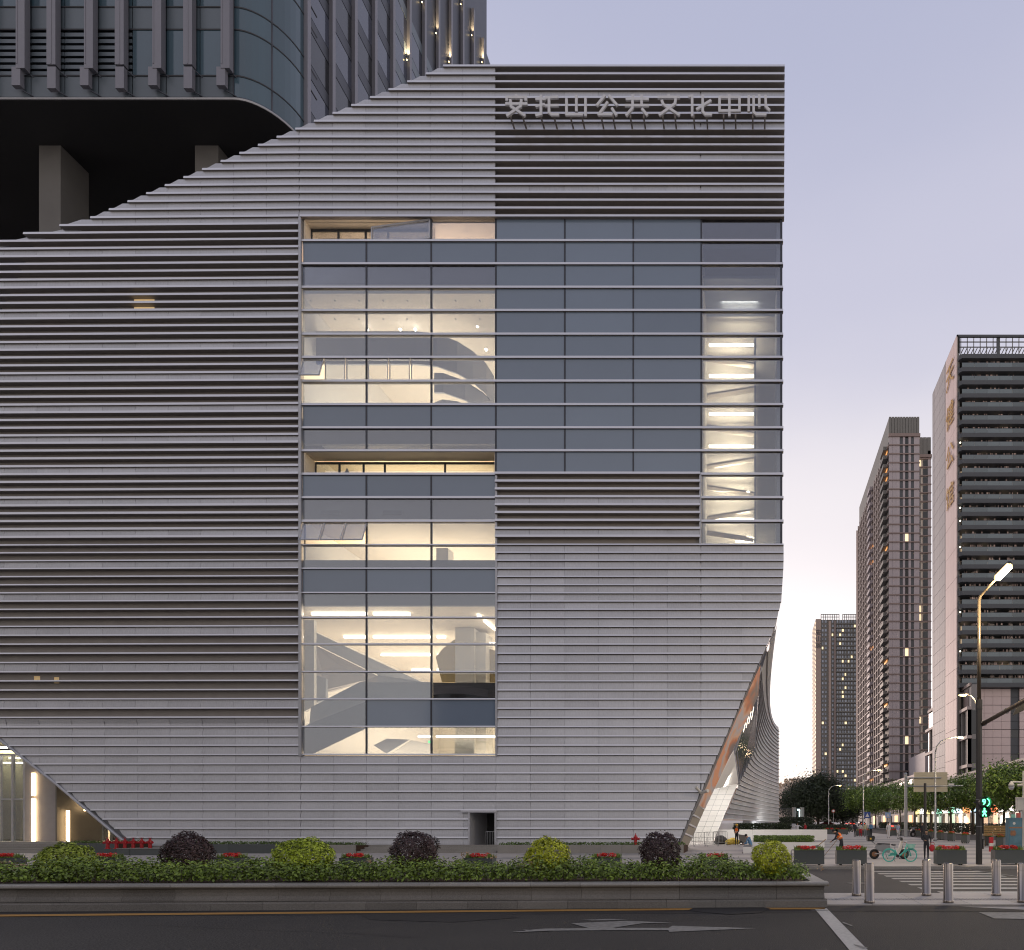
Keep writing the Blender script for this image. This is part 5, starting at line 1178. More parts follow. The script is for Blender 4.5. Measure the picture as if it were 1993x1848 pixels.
# cabinet, barriers, bags, cameras by the passage
d = 45.0; c = thing('control_cabinet', 'cream metal cabinet at the foot of the slanting edge', 'cabinet', (PX(1333, d), d, gz(d)))
m = MB(); m.box(PX(1327, d), PX(1338.6, d), d, d + .3, gz(d) + .08, PZ(1614, d)); m.box(PX(1326.5, d), PX(1339.2, d), d - .03, d + .32, PZ(1614, d), PZ(1613, d)); m.build('body', M_cabw, c)
m = MB(); m.box(PX(1328, d), PX(1337.8, d), d - .012, d, gz(d) + .14, PZ(1615.5, d)); m.build('door', M_cabw, c); m = MB(); m.box(PX(1325, d), PX(1340, d), d - .08, d + .35, gz(d), gz(d) + .08); m.build('plinth', M_stonel, c)
m = MB(); m.box(PX(1337, d), PX(1337.6, d), d - .03, d - .012, gz(d) + .75, gz(d) + .83); m.build('indicator', E_green, c)
BR = None
for i, (xa, d, lb) in enumerate(((1364, 47, 'crowd barrier nearest the cream cabinet'), (1385, 47.6, 'crowd barrier standing before the white entrance wall'), (1402, 50, 'crowd barrier farthest along by the yellow bags'))):
    loc = (PX(xa, d), d, gz(d))
    if BR is None:
        BR = thing('crowd_barrier', lb, 'barrier', loc, 'grey crowd barriers by the entrance'); X, Y, z = loc; m = MB()
        m.tube([(X - .55, Y, z + .1), (X - .55, Y, z + 1.05), (X - .5, Y, z + 1.1), (X + .5, Y, z + 1.1), (X + .55, Y, z + 1.05), (X + .55, Y, z + .1)], .02, 6); m.tube([(X - .55, Y, z + .2), (X + .55, Y, z + .2)], .018, 6); m.build('frame', M_polew, BR)
        for q in range(8): m = MB(); m.tube([(X - .42 + q * .12, Y, z + .2), (X - .42 + q * .12, Y, z + 1.1)], .009, 5); m.build('bar', M_polew, BR)
        for s in (-.5, .5): m = MB(); m.tube([(X + s, Y - .3, z), (X + s, Y - .25, z + .1), (X + s, Y + .25, z + .1), (X + s, Y + .3, z)], .018, 6); m.build('foot', M_polew, BR)
    else: copy_tree(BR, None, loc, lb)
def lumpy(nm, lb, cat, p, r, mt, seed, grp=None):
    m = MB(); m.ball((p[0], p[1], p[2] + r[2] * .75), r, 14, 9); rr = random.Random(seed)
    m.v = [(x + rr.uniform(-.06, .06) * r[0] * 1.5, y + rr.uniform(-.06, .06), max(p[2], z + rr.uniform(-.08, .08) * r[2] * 1.5)) for x, y, z in m.v]
    return tag(m.build(nm, mt, None, at=p), lb, cat, grp)
M_bag = mat('yellow_sack', (.62, .46, .08), .8, 0, .2, 5)
for i, (x, y, r, lb) in enumerate(((1419, 1642, .34, 'yellow sack lying leftmost in the heap by the worker'), (1426, 1641, .42, 'tallest yellow sack in the heap behind the worker'), (1433, 1641.5, .30, 'small yellow sack touching the standing worker'))):
    p = Vector((PX(x, 50.5), 50.5 + .4 * i, gz(50.5))); lumpy('yellow_sack', lb, 'sack', p, (r, r * .8, r * .75), M_bag, i, 'yellow sacks by the standing worker')
p = Vector((PX(1402, 51), 51, gz(51))); lumpy('rubbish_heap', 'dark heap of netting and tools left of the yellow sacks', 'heap', p, (.55, .4, .42), M_pole, 9)
p = Vector((PX(1447, 50), 50, gz(50))); t = thing('hand_cart', 'tilted dark hand cart between the worker and the seated man', 'cart', p); m = MB(); m.prism([(p.x - .3, p.y, p.z + .12), (p.x + .28, p.y, p.z + .25), (p.x + .34, p.y, p.z + .75), (p.x - .4, p.y, p.z + .85)], (0, .5, 0)); m.build('tray', M_tgrey, t); m = MB(); m.bar((p.x - .3, p.y + .2, p.z + .3), (p.x + .7, p.y + .2, p.z + .05), .05, .05); m.build('handle', M_pole, t); m = MB(); m.torus((p.x - .2, p.y - .03, p.z + .16), .13, .03); m.build('wheel', M_wheelb, t)
d = 41.0; t = thing('security_cameras', 'pair of white security cameras on the slanted facade edge', 'camera', W(1366, 1540, d))
for s in (-1, 1): m = MB(); a = W(1366 + s * 3, 1541, d); b = W(1366 + s * 10, 1536 + s * 3, d - .25); m.tube([a, b], .10, 10); m.tube([b, b + (b - a) * .25], .12, 10); m.build('camera_body', M_cabw, t)
m = MB(); m.bar(W(1362, 1543, d), W(1371, 1543, d), .06, .06); m.bar(W(1366, 1543, d), W(1366, 1548, d + .3), .06, .06); m.build('bracket', M_cabw, t)
# raised bed, ramp wall and wing planting on the plaza
t = bed('raised_bed', 'raised white-walled bed of clipped green plants behind the yellow shrub', 1460, 1605, 38.8, 42.5, gz(38.8) + .68, M_whitewall, False)
n = 5200; X0, X1_ = PX(1467, 38.9), PX(1586, 38.9); P = np.stack([RNG.uniform(X0, X1_, n), RNG.uniform(39.0, 42.3, n), gz(38.8) + .66 + RNG.uniform(0, .42, n) ** 1.0], 1); V, Ft = leaf_cloud(P, RNG.normal(size=P.shape) + np.array([0, -.6, .5]), .12, .06); np_mesh('plants', V, Ft, M_tree, t, at=t.location)
t = bed('ramp_wall', 'long pale ramp wall in front of the curved wing', 1392, 1610, 60, 62.5, PZ(1614, 60), M_whitewall, False, 'wall')
X0, X1_ = PX(1426, 60), PX(1520, 60)
HW = thing('wing_hedge', 'row of upright green shrubs along the foot of the curved wing', 'hedge', ((X0 + X1_) / 2, 63, gz(63))); n = 5600; k = RNG.integers(0, 17, n); P = np.stack([X0 + (k + .5) / 17 * (X1_ - X0) * 1.25 + RNG.normal(0, .10, n), 62.8 + RNG.normal(0, .25, n), gz(63) + RNG.uniform(.2, 1.62, n)], 1); V, Ft = leaf_cloud(P, RNG.normal(size=P.shape) + np.array([0, -.7, .3]), .20, .12); np_mesh('foliage', V, Ft, M_treed, HW, at=HW.location)
FN = thing('slat_fence', 'low pale slat fence left of the wing shrubs', 'fence', (PX(1414, 64), 64, gz(64)))
for q in range(13): m = MB(); X = PX(1402 + q * 2.1, 64); m.box(X, X + .05, 64, 64.06, gz(64) + .2, PZ(1602, 64)); m.build('slat', M_cabw, FN)
m = MB(); m.box(PX(1401, 64), PX(1430, 64), 64.06, 64.1, gz(64) + .3, gz(64) + .36); m.build('rail', M_cabw, FN)
p = GH(1535, 1625.5); t = thing('white_model_block', 'pale rough upright block standing on the plaza beside a white bench', 'sculpture', p)
m = MB(); s = F / p.y
for q in range(7):
    for r in range(9): m.box(p.x - .95 + q * .27, p.x - .95 + q * .27 + .25, p.y - random.uniform(0, .12), p.y + .5, p.z + r * .17, p.z + r * .17 + .15 + (.0))
m.build('block', mat('rough_white', (.55, .55, .60), .8, 0, .3, 6), t); m = MB(); m.box(p.x - 1, p.x + 1, p.y - .15, p.y + .6, p.z - .02, p.z + .02); m.build('base', M_whitewall, t)
p = GH(1557, 1625); t = thing('white_bench', 'white bench beside the rough pale block', 'bench', p)
m = MB(); m.box(p.x - .9, p.x + .9, p.y - .25, p.y + .25, p.z + .42, p.z + .48); m.build('seat', M_whitewall, t); m = MB(); m.box(p.x - .9, p.x + .9, p.y + .2, p.y + .25, p.z + .55, p.z + .75); m.build('backrest', M_whitewall, t)
for s in (-.8, 0, .8): m = MB(); m.box(p.x + s - .04, p.x + s + .04, p.y - .2, p.y + .25, p.z, p.z + .42 + (.15)); m.build('leg', M_whitewall, t)
t = thing('gate_wall', 'low wall with two stone piers and dark railing below the hill', 'wall', (PX(1545, 140), 140, gz(140)))
m = MB(); m.box(PX(1516, 140), PX(1566, 140), 140, 140.4, gz(140), PZ(1591, 140)); m.build('wall', M_ledge, t)
for x in (1546, 1562): m = MB(); m.box(PX(x - 3.2, 139.6), PX(x + 3.2, 139.6), 139.5, 140.5, gz(140), PZ(1571, 140)); m.build('pier', M_podium, t)
m = MB(); m.box(PX(1516, 140), PX(1560, 140), 140.1, 140.2, PZ(1572, 140) - .1, PZ(1572, 140))
for q in range(24): x = PX(1517 + q * 1.8, 140); m.box(x, x + .06, 140.1, 140.16, PZ(1591, 140), PZ(1572, 140))
m.build('railing', M_tdark, t)
m = MB(); p = W(1556, 1575, 139); m.box(p.x - .1, p.x + .1, p.y, p.y + .1, p.z - 3, p.z); m.box(p.x - .5, p.x + .1, p.y - .05, p.y, p.z - .2, p.z + .1); m.build('light_post', emit('cool_lamp', (.7, 1, 1), 3), t)
# ================================================================== poles, lamps, signals, signs
def lamp(lb, x, d, lx, ly, rad=.09, mt=None, glow=3.0, side=1):
    mt = mt or M_polew; X, g = PX(x, d), gz(d); t = thing('street_lamp', lb, 'street lamp', (X, d, g), 'street lamps with curved arms')
    L_ = W(lx, ly, d); h = L_.z
    m = MB(); m.lathe(X, d, [(rad * 1.9, g), (rad * 1.9, g + .25), (rad, g + .3), (rad * .7, h - 1.4)], 10); m.build('pole', mt, t, smooth=True)
    m = MB(); m.tube([(X, d, h - 1.45), (X + (L_.x - X) * .06, d, h - .9), (X + (L_.x - X) * .25, d, h - .4), (X + (L_.x - X) * .6, d, h - .1), L_], [rad * .7, rad * .68, rad * .6, rad * .5, rad * .45], 8); m.build('arm', mt, t, smooth=True)
    m = MB(); m.ball(L_ + Vector((.3 * side, 0, .02)), (.42, .16, .09), 12, 6); m.build('lamp_head', mt, t, smooth=True)
    m = MB(); m.ball(L_ + Vector((.32 * side, -.03, -.06)), (.30, .13, .09), 12, 6); m.build('lamp_glass', emit('lamp_glass_glow', (1, .74, .32), 3.5), t, smooth=True)
    l = bpy.data.lights.new('street_light', 'POINT'); l.energy = 130 * glow; l.color = (1, .74, .42); l.shadow_soft_size = .25; o = bpy.data.objects.new('street_light', l); COL.objects.link(o); o.location = L_ + Vector((.3, -.2, -.35)); return t
lamp('slim white street lamp rising beside the road sign back', 1820.5, 58, 1863, 1434, .10)
lamp('distant street lamp in front of the slab block, between trees', 1680.5, 100, 1708, 1498, .10)
lamp('smallest street lamp, in front of the large dark trees', 1613, 147, 1632, 1528, .11, glow=2)
lamp('street lamp whose pole hides behind the dark signal pole', 1903, 44, 1882, 1351, .07, M_pole, 4, -1)
d = 29.6; X = PX(1905.5, d); g = gz(d)
t = thing('signal_pole', 'tall dark pole with glowing lamp, side arm and green pedestrian signal', 'traffic signal', (X, d, g))
m = MB(); zc = PZ(1376, d); m.lathe(X, d, [(.155, g), (.15, zc)], 8); m.lathe(X, d, [(.165, zc - .1), (.165, zc + .35)], 8); m.build('pole', M_pole, t)
m = MB(); m.lathe(X, d, [(.10, zc + .3), (.08, PZ(1168, d))], 10); a = Vector((X, d, PZ(1170, d))); b = W(1937, 1128, d - 1.2); m.tube([a, a + Vector((.06, 0, .25)), a.lerp(b, .4) + Vector((0, 0, .12)), b], [.08, .075, .06, .05], 8); m.build('lamp_arm', mat('pole_bronze', (.15, .12, .085), .4, .5), t, smooth=True)
c = W(1952, 1112, d - 1.5); u = (W(1966, 1098, d - 1.8) - W(1937, 1127, d - 1.2)).normalized()
m = MB(); m.tube([c - u * .50, c - u * .3, c + u * .4, c + u * .5], [.06, .15, .15, .05], 10); m.v = [(x, y, z + .05) for x, y, z in m.v]; m.build('lamp_head', M_pole, t, smooth=True)
m = MB(); m.tube([c - u * .46, c - u * .34, c + u * .38, c + u * .46], [.05, .17, .17, .05], 12); m.v = [(x, y - .04, z - .04) for x, y, z in m.v]; m.build('lamp_glass', emit('near_lamp_glow', (1, .72, .28), 3.2), t, smooth=True)
l = bpy.data.lights.new('near_lamp', 'POINT'); l.energy = 1800; l.color = (1, .76, .44); l.shadow_soft_size = .3; o = bpy.data.objects.new('near_lamp', l); COL.objects.link(o); o.location = c + Vector((0, -.3, -.6))
m = MB(); a, b = W(1908, 1411, d), W(2075, 1318, d - 2.4); m.tube([a, b], [.105, .10], 12); m.build('signal_arm', mat('pole_bronze2', (.13, .105, .085), .35, .5), t, smooth=True)
m = MB(); q = [W(1972, 1392, d - .6), W(2075, 1343, d - 2.2), W(2075, 1318, d - 2.2), W(1985, 1362, d - .6)]; m.prism(q, (0, .15, 0)); m.build('sign_panel', M_black, t)
for f in (.05, .32, .66): m = MB(); p = a.lerp(b, f); m.torus((p.x, p.y, p.z), .125, .018, 'y', 16, 5); m.build('clamp_ring', M_polew, t)
for i, y in enumerate((1561, 1579.8)):
    c = W(1916, y, d - .22); m = MB(); m.tube([c + Vector((0, .2, 0)), c + Vector((0, .02, 0))], .27, 20); m.bar(c + Vector((-.1, .15, 0)), c + Vector((-.45, .2, 0)), .06, .06); m.build('signal_housing', M_plastic, t)
    m = MB(); m.tube([c + Vector((0, .02, 0)), c + Vector((0, -.16, .0))], [.27, .28], 20, cap=False); m.build('visor', M_plastic, t)
    if i == 0:
        Mx = Matrix.Translation(c + Vector((-.02, -.01, 0))) @ Matrix.Rotation(R(90), 4, 'X'); text_mesh('countdown_digit', '9', .40, .012, E_green, t, Mx)
        m = MB()
        for k in range(8):
            a0, a1 = -1.2 + k * .3, -1.2 + (k + 1) * .3; m.bar(c + Vector((.05 + .19 * math.cos(a0), -.01, .19 * math.sin(a0))), c + Vector((.05 + .19 * math.cos(a1), -.01, .19 * math.sin(a1))), .02, .035)
        m.build('ghost_arc', E_green, t)  # glowing arc imitates the ghost light beside the digit
    else:
        m = MB(); m.ball(c + Vector((0, -.01, .15)), (.04, .02, .045), 8, 6)
        for (p, q_) in (((0, .10), (0, -.03)), ((0, .09), (-.09, -.01)), ((0, .09), (.09, .0)), ((0, -.02), (-.09, -.20)), ((0, -.02), (.09, -.20))): m.bar(c + Vector((p[0], -.01, p[1])), c + Vector((q_[0], -.01, q_[1])), .02, .05)
        m.build('walking_figure', E_green, t)
for (y0, y1, dx) in ((1632, 1652, 1), (1588, 1622, 1)): m = MB(); m.box(X + .15, X + .21, d - .05, d + .05, PZ(y1, d), PZ(y0, d)); m.build('junction_box', M_plastic, t)
m = MB()
for y in (1556, 1608): m.lathe(X, d, [(.158, PZ(y, d)), (.158, PZ(y, d) + .02)], 8)
m.build('strap', M_polew, t)
# back of a road sign on poles
d = 72; g = gz(d); t = thing('road_sign', 'cream ribbed back of a large road sign on a grey pole', 'road sign', (PX(1763, d), d, g))
m = MB(); X = PX(1763, d); m.lathe(X, d, [(.22, g), (.17, PZ(1507, d)), (.2, PZ(1506, d)), (.05, PZ(1503, d))], 12); m.build('pole', M_polew, t, smooth=False)
x0, x1 = PX(1778, d), PX(1843, d); n_ = 11; zt, zb = PZ(1502.5, d), PZ(1541, d)
M_sgn = mat('sign_back', (.62, .55, .40), .6, .1, .08, 1)
for q in range(n_): z = zb + (zt - zb) * q / n_; m = MB(); m.box(x0, x1, d - .2, d - .16, z + .015, z + (zt - zb) / n_ - .015); m.build('sign_slat', M_sgn, t)
m = MB(); m.box(x0, x1, d - .15, d - .10, zb, zt); m.build('sign_plate', M_sgn, t)
for y in (1514, 1530): m = MB(); m.tube([(X, d - .3, PZ(y, d)), (PX(1830, d), d - .35, PZ(y, d))], .07, 8); m.build('cross_arm', M_polew, t)
d = 56; g = gz(d); t = thing('camera_pole', 'grey pole with a long side arm carrying a traffic camera', 'pole', (PX(1800.5, d), d, g))
m = MB(); X = PX(1800.5, d); m.lathe(X, d, [(.16, g), (.12, PZ(1524, d))], 10); m.build('pole', M_pole, t)
m = MB(); z = PZ(1530, d); m.tube([(X, d, z), (PX(1873, d), d - .2, z + .05)], [.06, .04], 8); m.build('arm', M_polew, t)
m = MB(); p = W(1852, 1527, d); m.box(p.x - .25, p.x + .2, p.y - .1, p.y + .1, p.z - .05, p.z + .12); m.box(p.x - .05, p.x + .05, p.y - .05, p.y + .05, p.z - .2, p.z - .05); m.build('camera', M_cabw, t)
# white camera mast at the right edge
d = 30.5; g = gz(d); X = PX(1992.5, d); t = thing('camera_mast', 'white mast with dome cameras and equipment box at right edge', 'camera mast', (X, d, g))
m = MB(); m.lathe(X, d, [(.07, g), (.06, PZ(1500, d))], 10); m.build('mast', M_cabw, t)
m = MB(); z = PZ(1522, d); m.tube([(X, d, z), (PX(1967, d), d, z + .02)], .045, 8); m.build('arm', M_cabw, t)
p = W(1968.5, 1531, d); m = MB(); m.lathe(p.x, p.y, [(.04, p.z + .25), (.09, p.z + .2), (.135, p.z + .12), (.135, p.z)], 14); m.build('dome_housing', M_cabw, t, smooth=True); m = MB(); m.lathe(p.x, p.y, [(.13, p.z), (.12, p.z - .07), (.07, p.z - .14), (.01, p.z - .16)], 14); m.build('dome', M_alu, t, smooth=True)
m = MB(); p = W(1980, 1528, d); m.tube([p, p + Vector((.22, -.1, .02))], .06, 8); m.build('bullet_camera', M_cabw, t)
m = MB(); m.box(PX(1978, d), PX(1990, d), d - .15, d + .1, PZ(1577, d), PZ(1553, d)); m.box(PX(1977.3, d), PX(1990.7, d), d - .18, d + .12, PZ(1553, d), PZ(1551.5, d)); m.build('equipment_box', M_cabw, t)
# painted cabinet and timber screen
M_cab = mat('painted_blue_cabinet', (.09, .19, .25), .6, 0, .35, 2.5, stain=.3); M_rust = mat('rust_paint', (.30, .15, .08), .7, 0, .4, 6)
d = 41; g = gz(d); t = thing('painted_cabinet', 'worn blue utility cabinet painted with an orange sun motif', 'cabinet', (PX(1985, d), d, g)); x0, x1 = PX(1964, d), PX(2012, d); zt = PZ(1593, d)
m = MB(); m.box(x0, x1, d, d + .6, g + .1, zt); m.box(x0 - .05, x1 + .05, d - .05, d + .65, zt, zt + .07); m.build('body', M_cab, t)
for q in range(2):
    for r, (ya, yb) in enumerate(((1594.5, 1609), (1611.5, 1641))): a = x0 + .05 + q * .82; m = MB(); m.box(a, a + .78, d - .03, d, PZ(yb, d), PZ(ya, d)); m.build('door', M_cab, t)
c = W(1972, 1621, d - .05); m = MB(); m.tube([c, c + Vector((0, .02, 0))], .14, 16)
for q in range(12): a = q * math.pi / 6; m.bar(c + Vector((.12 * math.cos(a), .01, .12 * math.sin(a))), c + Vector((.21 * math.cos(a), .01, .21 * math.sin(a))), .02, .06)
m.build('sun_motif', M_rust, t); c = W(1974, 1602, d - .05); m = MB(); m.tube([c, c + Vector((0, .02, 0))], .09, 14); m.build('round_vent', M_cabw, t)
m = MB(); m.box(x0 - .01, x1, d - .035, d, PZ(1611.5, d), PZ(1609, d)); m.build('rust_band', M_rust, t)
for i, (x, c_) in enumerate(((1972, (.25, .55, .45)), (1982, (.5, .12, .1)), (1989, (.5, .5, .5)))):
    m = MB(); p = W(x, 1592, d + .3); m.box(p.x - .12, p.x + .12, p.y - .08, p.y + .08, zt + .07, zt + .3 + .1 * i); m.build('stored_carton', mat('carton', c_, .8), t)
d = 47; g = gz(d); t = thing('timber_screen', 'brown screen of horizontal timber slats left of the painted cabinet', 'fence', (PX(1940, d), d, g))
M_timb = mat('timber_slat', (.30, .19, .07), .7, 0, .25, 5)
for q in range(6): z = PZ(1626 - q * 3.4, d); m = MB(); m.box(PX(1914, d), PX(1966, d), d, d + .05, z, z + .10); m.build('slat', M_timb, t)
for x in (1918, 1940, 1962): m = MB(); m.box(PX(x, d) - .04, PX(x, d) + .04, d + .05, d + .12, g, PZ(1607, d)); m.build('post', M_bark, t)
d = 36.5; p = GH(1929, 1657); t = thing('roadwork_barrier', 'small red and white barrier beside the dark signal pole', 'barrier', p); m = MB(); m.box(p.x - .12, p.x + .12, p.y - .08, p.y + .08, p.z, p.z + .95); m.build('body', M_redc, t); m = MB(); m.box(p.x - .125, p.x + .125, p.y - .085, p.y + .085, p.z + .35, p.z + .55); m.build('band', M_refl, t)
def small_sign(lb, x, y, d, col, wd=.7, shape='sq'):
    g = gz(d); X = PX(x, d); z = PZ(y, d); t = thing('traffic_sign', lb, 'traffic sign', (X, d, g)); m = MB(); m.tube([(X, d, g), (X, d, z)], .04, 6); m.build('post', M_polew, t)
    m = MB(); m.box(X - wd / 2, X + wd / 2, d - .08, d - .05, z - wd / 2, z + wd / 2) if shape == 'sq' else m.tube([(X, d - .08, z), (X, d - .05, z)], wd / 2, 16); m.build('plate', mat('sign_face', col, .5), t)
    m = MB(); m.prism([(X - wd * .32, d - .09, z - wd * .3), (X + wd * .32, d - .09, z - wd * .3), (X, d - .09, z + wd * .32)], (0, .008, 0)) if shape == 'sq' else m.tube([(X, d - .09, z), (X, d - .082, z)], wd * .33, 16); m.build('symbol', M_whitewall, t); return t
small_sign('blue pedestrian crossing sign with white triangle beside a lamp post', 1688, 1586, 95, (.03, .08, .30), .95)
small_sign('round red-rimmed sign in front of the dark trees', 1622, 1578, 138, (.45, .08, .06), .8, 'o')
small_sign('small pale blue street name plate near the sign pole', 1728, 1586, 90, (.35, .50, .75), .8)
# ================================================================== trees
def tree(lb, x, d, h, rx, rz, mt, n, cat='tree', trunk=.16, clumps=34, ls=.34, grp='street trees in front of the shops', zc=None, X=None):
    X = PX(x, d) if X is None else X; g = gz(d); t = thing('street_tree' if mt is M_tree else 'large_tree', lb, cat, (X, d, g), grp); cz_ = g + h - rz
    m = MB(); zb = g + h - 2 * rz
    m.tube([(X, d, g), (X + .05, d, g + (zb - g) * .6), (X + random.uniform(-.2, .2), d, zb + .2)], [trunk * 1.4, trunk, trunk * .8], 8)
    C = []
    for q in range(clumps):
        while True:
            u = np.array([random.uniform(-1, 1), random.uniform(-1, 1), random.uniform(-1, 1)])
            if .25 < np.linalg.norm(u) < 1: break
        C.append(np.array([X, d, cz_]) + u * np.array([rx, rx * .8, rz]) * .86)
    for c in C[:9]: m.tube([(X, d, zb - .2), (X * .5 + c[0] * .5 + random.uniform(-.2, .2), d * .5 + c[1] * .5, (zb + c[2]) * .5), tuple(c)], [trunk * .6, trunk * .35, .03], 5)
    m.build('trunk', M_bark, t)
    P, Nn = [], []
    for c in C:
        k = n // clumps; u = RNG.normal(size=(k, 3)); s = random.uniform(.20, .36) * min(rx, rz * 1.3); P.append(c + u * np.array([s, s, s * .62])); Nn.append(u * .6 + np.array([0, -.2, .7]) + RNG.normal(size=u.shape) * .5)
    P = np.concatenate(P); Nn = np.concatenate(Nn); V, Ft = leaf_cloud(P, Nn, ls, ls * .55); np_mesh('crown', V, Ft, mt, t, at=t.location); return t
TL = [(1985, 62, 7.6, 3.6, 2.3, 'street tree at the right edge behind the camera mast'), (1953, 72, 8.0, 3.4, 2.3, 'street tree right of the dark signal pole, over the red shop'), (1893, 84, 8.0, 3.7, 2.3, 'street tree just left of the dark signal pole'), (1850, 92, 8.0, 3.8, 2.3, 'street tree below the cream road sign, right half'), (1812, 103, 8.4, 3.9, 2.4, 'street tree below the cream road sign, left half'), (1780, 114, 9.0, 4.0, 2.6, 'street tree left of the cream road sign pole'), (1752, 125, 9.6, 4.2, 2.7, 'street tree just left of the grey sign pole'), (1727, 137, 9.4, 4.2, 2.6, 'street tree above the name plate'), (1704, 150, 10.0, 4.6, 2.9, 'street tree second from the left of the row'), (1679, 160, 11.2, 4.8, 3.3, 'street tree at the left end of the row')]
for x, d, h, rx, rz, lb in TL: tree(lb, x, d, h, rx, rz, M_tree, 6500, ls=.30 + d * .0012)
for x, d, h, rx, rz, lb, n in ((1592, 175, 15.5, 7.0, 6.5, 'largest dark tree in front of the hill', 15000), (1553, 182, 11.5, 5.0, 4.5, 'dark tree beside the curved wing, left of the largest', 9000), (1640, 185, 11.0, 6.0, 4.5, 'dark tree right of the largest, behind the small lamp', 9000)): tree(lb, x, d, h, rx, rz, M_treed, n, trunk=.35, clumps=60, ls=.75, grp='large dark trees under the hill')
def hedge_box(lb, pts, h, w_, mt=M_hedge, ls=.3, n=2500, nm='hedge'):
    a, b = [Vector((p[0], p[1], gz(p[1]))) for p in pts]; t = thing(nm, lb, 'hedge', (a + b) / 2); f = RNG.uniform(0, 1, (n, 1)); P = np.array(a) * (1 - f) + np.array(b) * f + np.stack([RNG.normal(0, w_ * .3, n), RNG.normal(0, w_ * .3, n), RNG.uniform(.1, h, n)], 1); V, Ft = leaf_cloud(P, RNG.normal(size=P.shape) + np.array([-.3, -.6, .4]), ls, ls * .55); np_mesh('foliage', V, Ft, mt, t, at=t.location)
hedge_box('long dark hedge behind the far flower boxes, below the shops', ((31, 66), (31, 150)), 1.5, 1.2, M_treed, .3, 9000)
hedge_box('dark hedge in front of the stone-pier gate wall', ((5.5, 132), (13, 133)), 2.6, 1.4, M_treed, .4, 3000)
hedge_box('dark planting beyond the white bench', ((6.4, 92), (15, 96)), 1.3, 1.6, M_treed, .3, 2600)
t = thing('pale_wall', 'short pale wall right of the white bench', 'wall', (PX(1592, 72), 72, gz(72))); m = MB(); m.box(PX(1578, 72), PX(1608, 72), 72, 72.3, gz(72), PZ(1614, 72)); m.build('wall', M_whitewall, t)
# ================================================================== vehicles
def car(lb, x, d, col, rz, tail=True):
    t = thing('parked_car', lb, 'car', (PX(x, d), d, gz(d) + .01), 'cars on the far street', rz); L2, W2 = 2.2, .88
    def pb(m, nm, mt, sm=False): o = m.build(nm, mt, None, smooth=sm, at=(0, 0, 0)); o.parent = t
    side = [(-L2, .35), (-L2, .85), (-1.9, 1.0), (-1.5, 1.05), (-.95, 1.45), (.6, 1.48), (1.35, 1.02), (2.0, .88), (L2, .7), (L2, .3)]
    m = MB(); m.loft([(-W2 if .4 < z < 1.1 else -W2 * .82, y, z) for y, z in side], [(W2 if .4 < z < 1.1 else W2 * .82, y, z) for y, z in side]); pb(m, 'body', mat('car_paint', col, .3, .2, .03, coat=.4))
    m = MB(); m.hexa([(-.72, -1.53, 1.06), (.72, -1.53, 1.06), (.66, -1.05, 1.42), (-.66, -1.05, 1.42), (-.72, -1.56, 1.06), (.72, -1.56, 1.06), (.66, -1.09, 1.42), (-.66, -1.09, 1.42)]); pb(m, 'rear_window', M_bdoor)
    for s in (-1, 1):
        m = MB(); m.prism([(s * .80, -1.2, 1.08), (s * .80, 1.1, 1.08), (s * .745, .55, 1.42), (s * .745, -.9, 1.42)], (s * .02, 0, 0)); pb(m, 'side_window', M_bdoor)
        m = MB(); m.box(s * .62 - .2, s * .62 + .2, -L2 - .02, -L2 + .1, .72, .88); pb(m, 'tail_light', emit('tail_glow', (1, .06, .03), 4 if tail else .3))
        for y in (-1.35, 1.35): m = MB(); m.tube([(s * .68, y, .33), (s * .89, y, .33)], .33, 14); pb(m, 'wheel', M_wheelb)
    return t
car('white car waiting with red tail lights on the far street', 1642, 205, (.6, .6, .6), 0)
car('red car right of the white one on the far street', 1657, 208, (.35, .03, .03), 0)
car('dark car right of the red one on the far street', 1677, 200, (.05, .055, .06), 0)
car('maroon car partly behind the distant street lamp', 1610, 190, (.12, .02, .025), R(80), False)
car('silver car with tail lights behind the pair in white', 1738, 120, (.4, .38, .38), 0)
def wheel(m_t, m_r, c, r, tr):
    m_t.torus(c, r, tr, 'y', 32, 8); m_r.torus(c, r - tr * 1.2, tr * .45, 'y', 28, 6)
# teal share bike
d = 31.2; g = gz(d); cx = PX(1752, d); t = thing('share_bicycle', 'turquoise bicycle with front basket parked before the silver scooter', 'bicycle', (cx, d, g))
rx_, fx_ = cx - .56, cx + .53; r = .31; zc = g + .33
for xw in (rx_, fx_):
    e = thing('wheel', None, None); e.parent = t; e.location = Vector((xw, d, zc)) - t.location
    mt_, mr = MB(), MB(); wheel(mt_, mr, (0, 0, 0), r, .022)
    for k in range(18): a = k * 2 * math.pi / 18; mr.tube([(0, .02 * (-1) ** k, 0), ((r - .03) * math.cos(a), 0, (r - .03) * math.sin(a))], .0035, 4)
    mr.tube([(0, -.04, 0), (0, .04, 0)], .035, 10)
    for mm, nm, mt in ((mt_, 'tyre', M_teal), (mr, 'rim', M_teal)): o = mm.build(nm, mt, None, at=(0, 0, 0), smooth=True); o.parent = e
m = MB(); bb = Vector((cx - .13, d, zc - .03)); hd = Vector((cx + .34, d, g + .88)); st = Vector((cx - .26, d, g + .62))
m.tube([bb, bb + Vector((.12, 0, .03)), Vector((cx + .2, d, g + .52)), hd], [.04, .045, .04, .03], 8); m.tube([bb, st], .028, 8); m.tube([bb, (rx_, d + .04, zc)], .016, 6); m.tube([st, (rx_, d - .04, zc)], .016, 6); m.tube([bb, (rx_, d - .04, zc)], .02, 6)
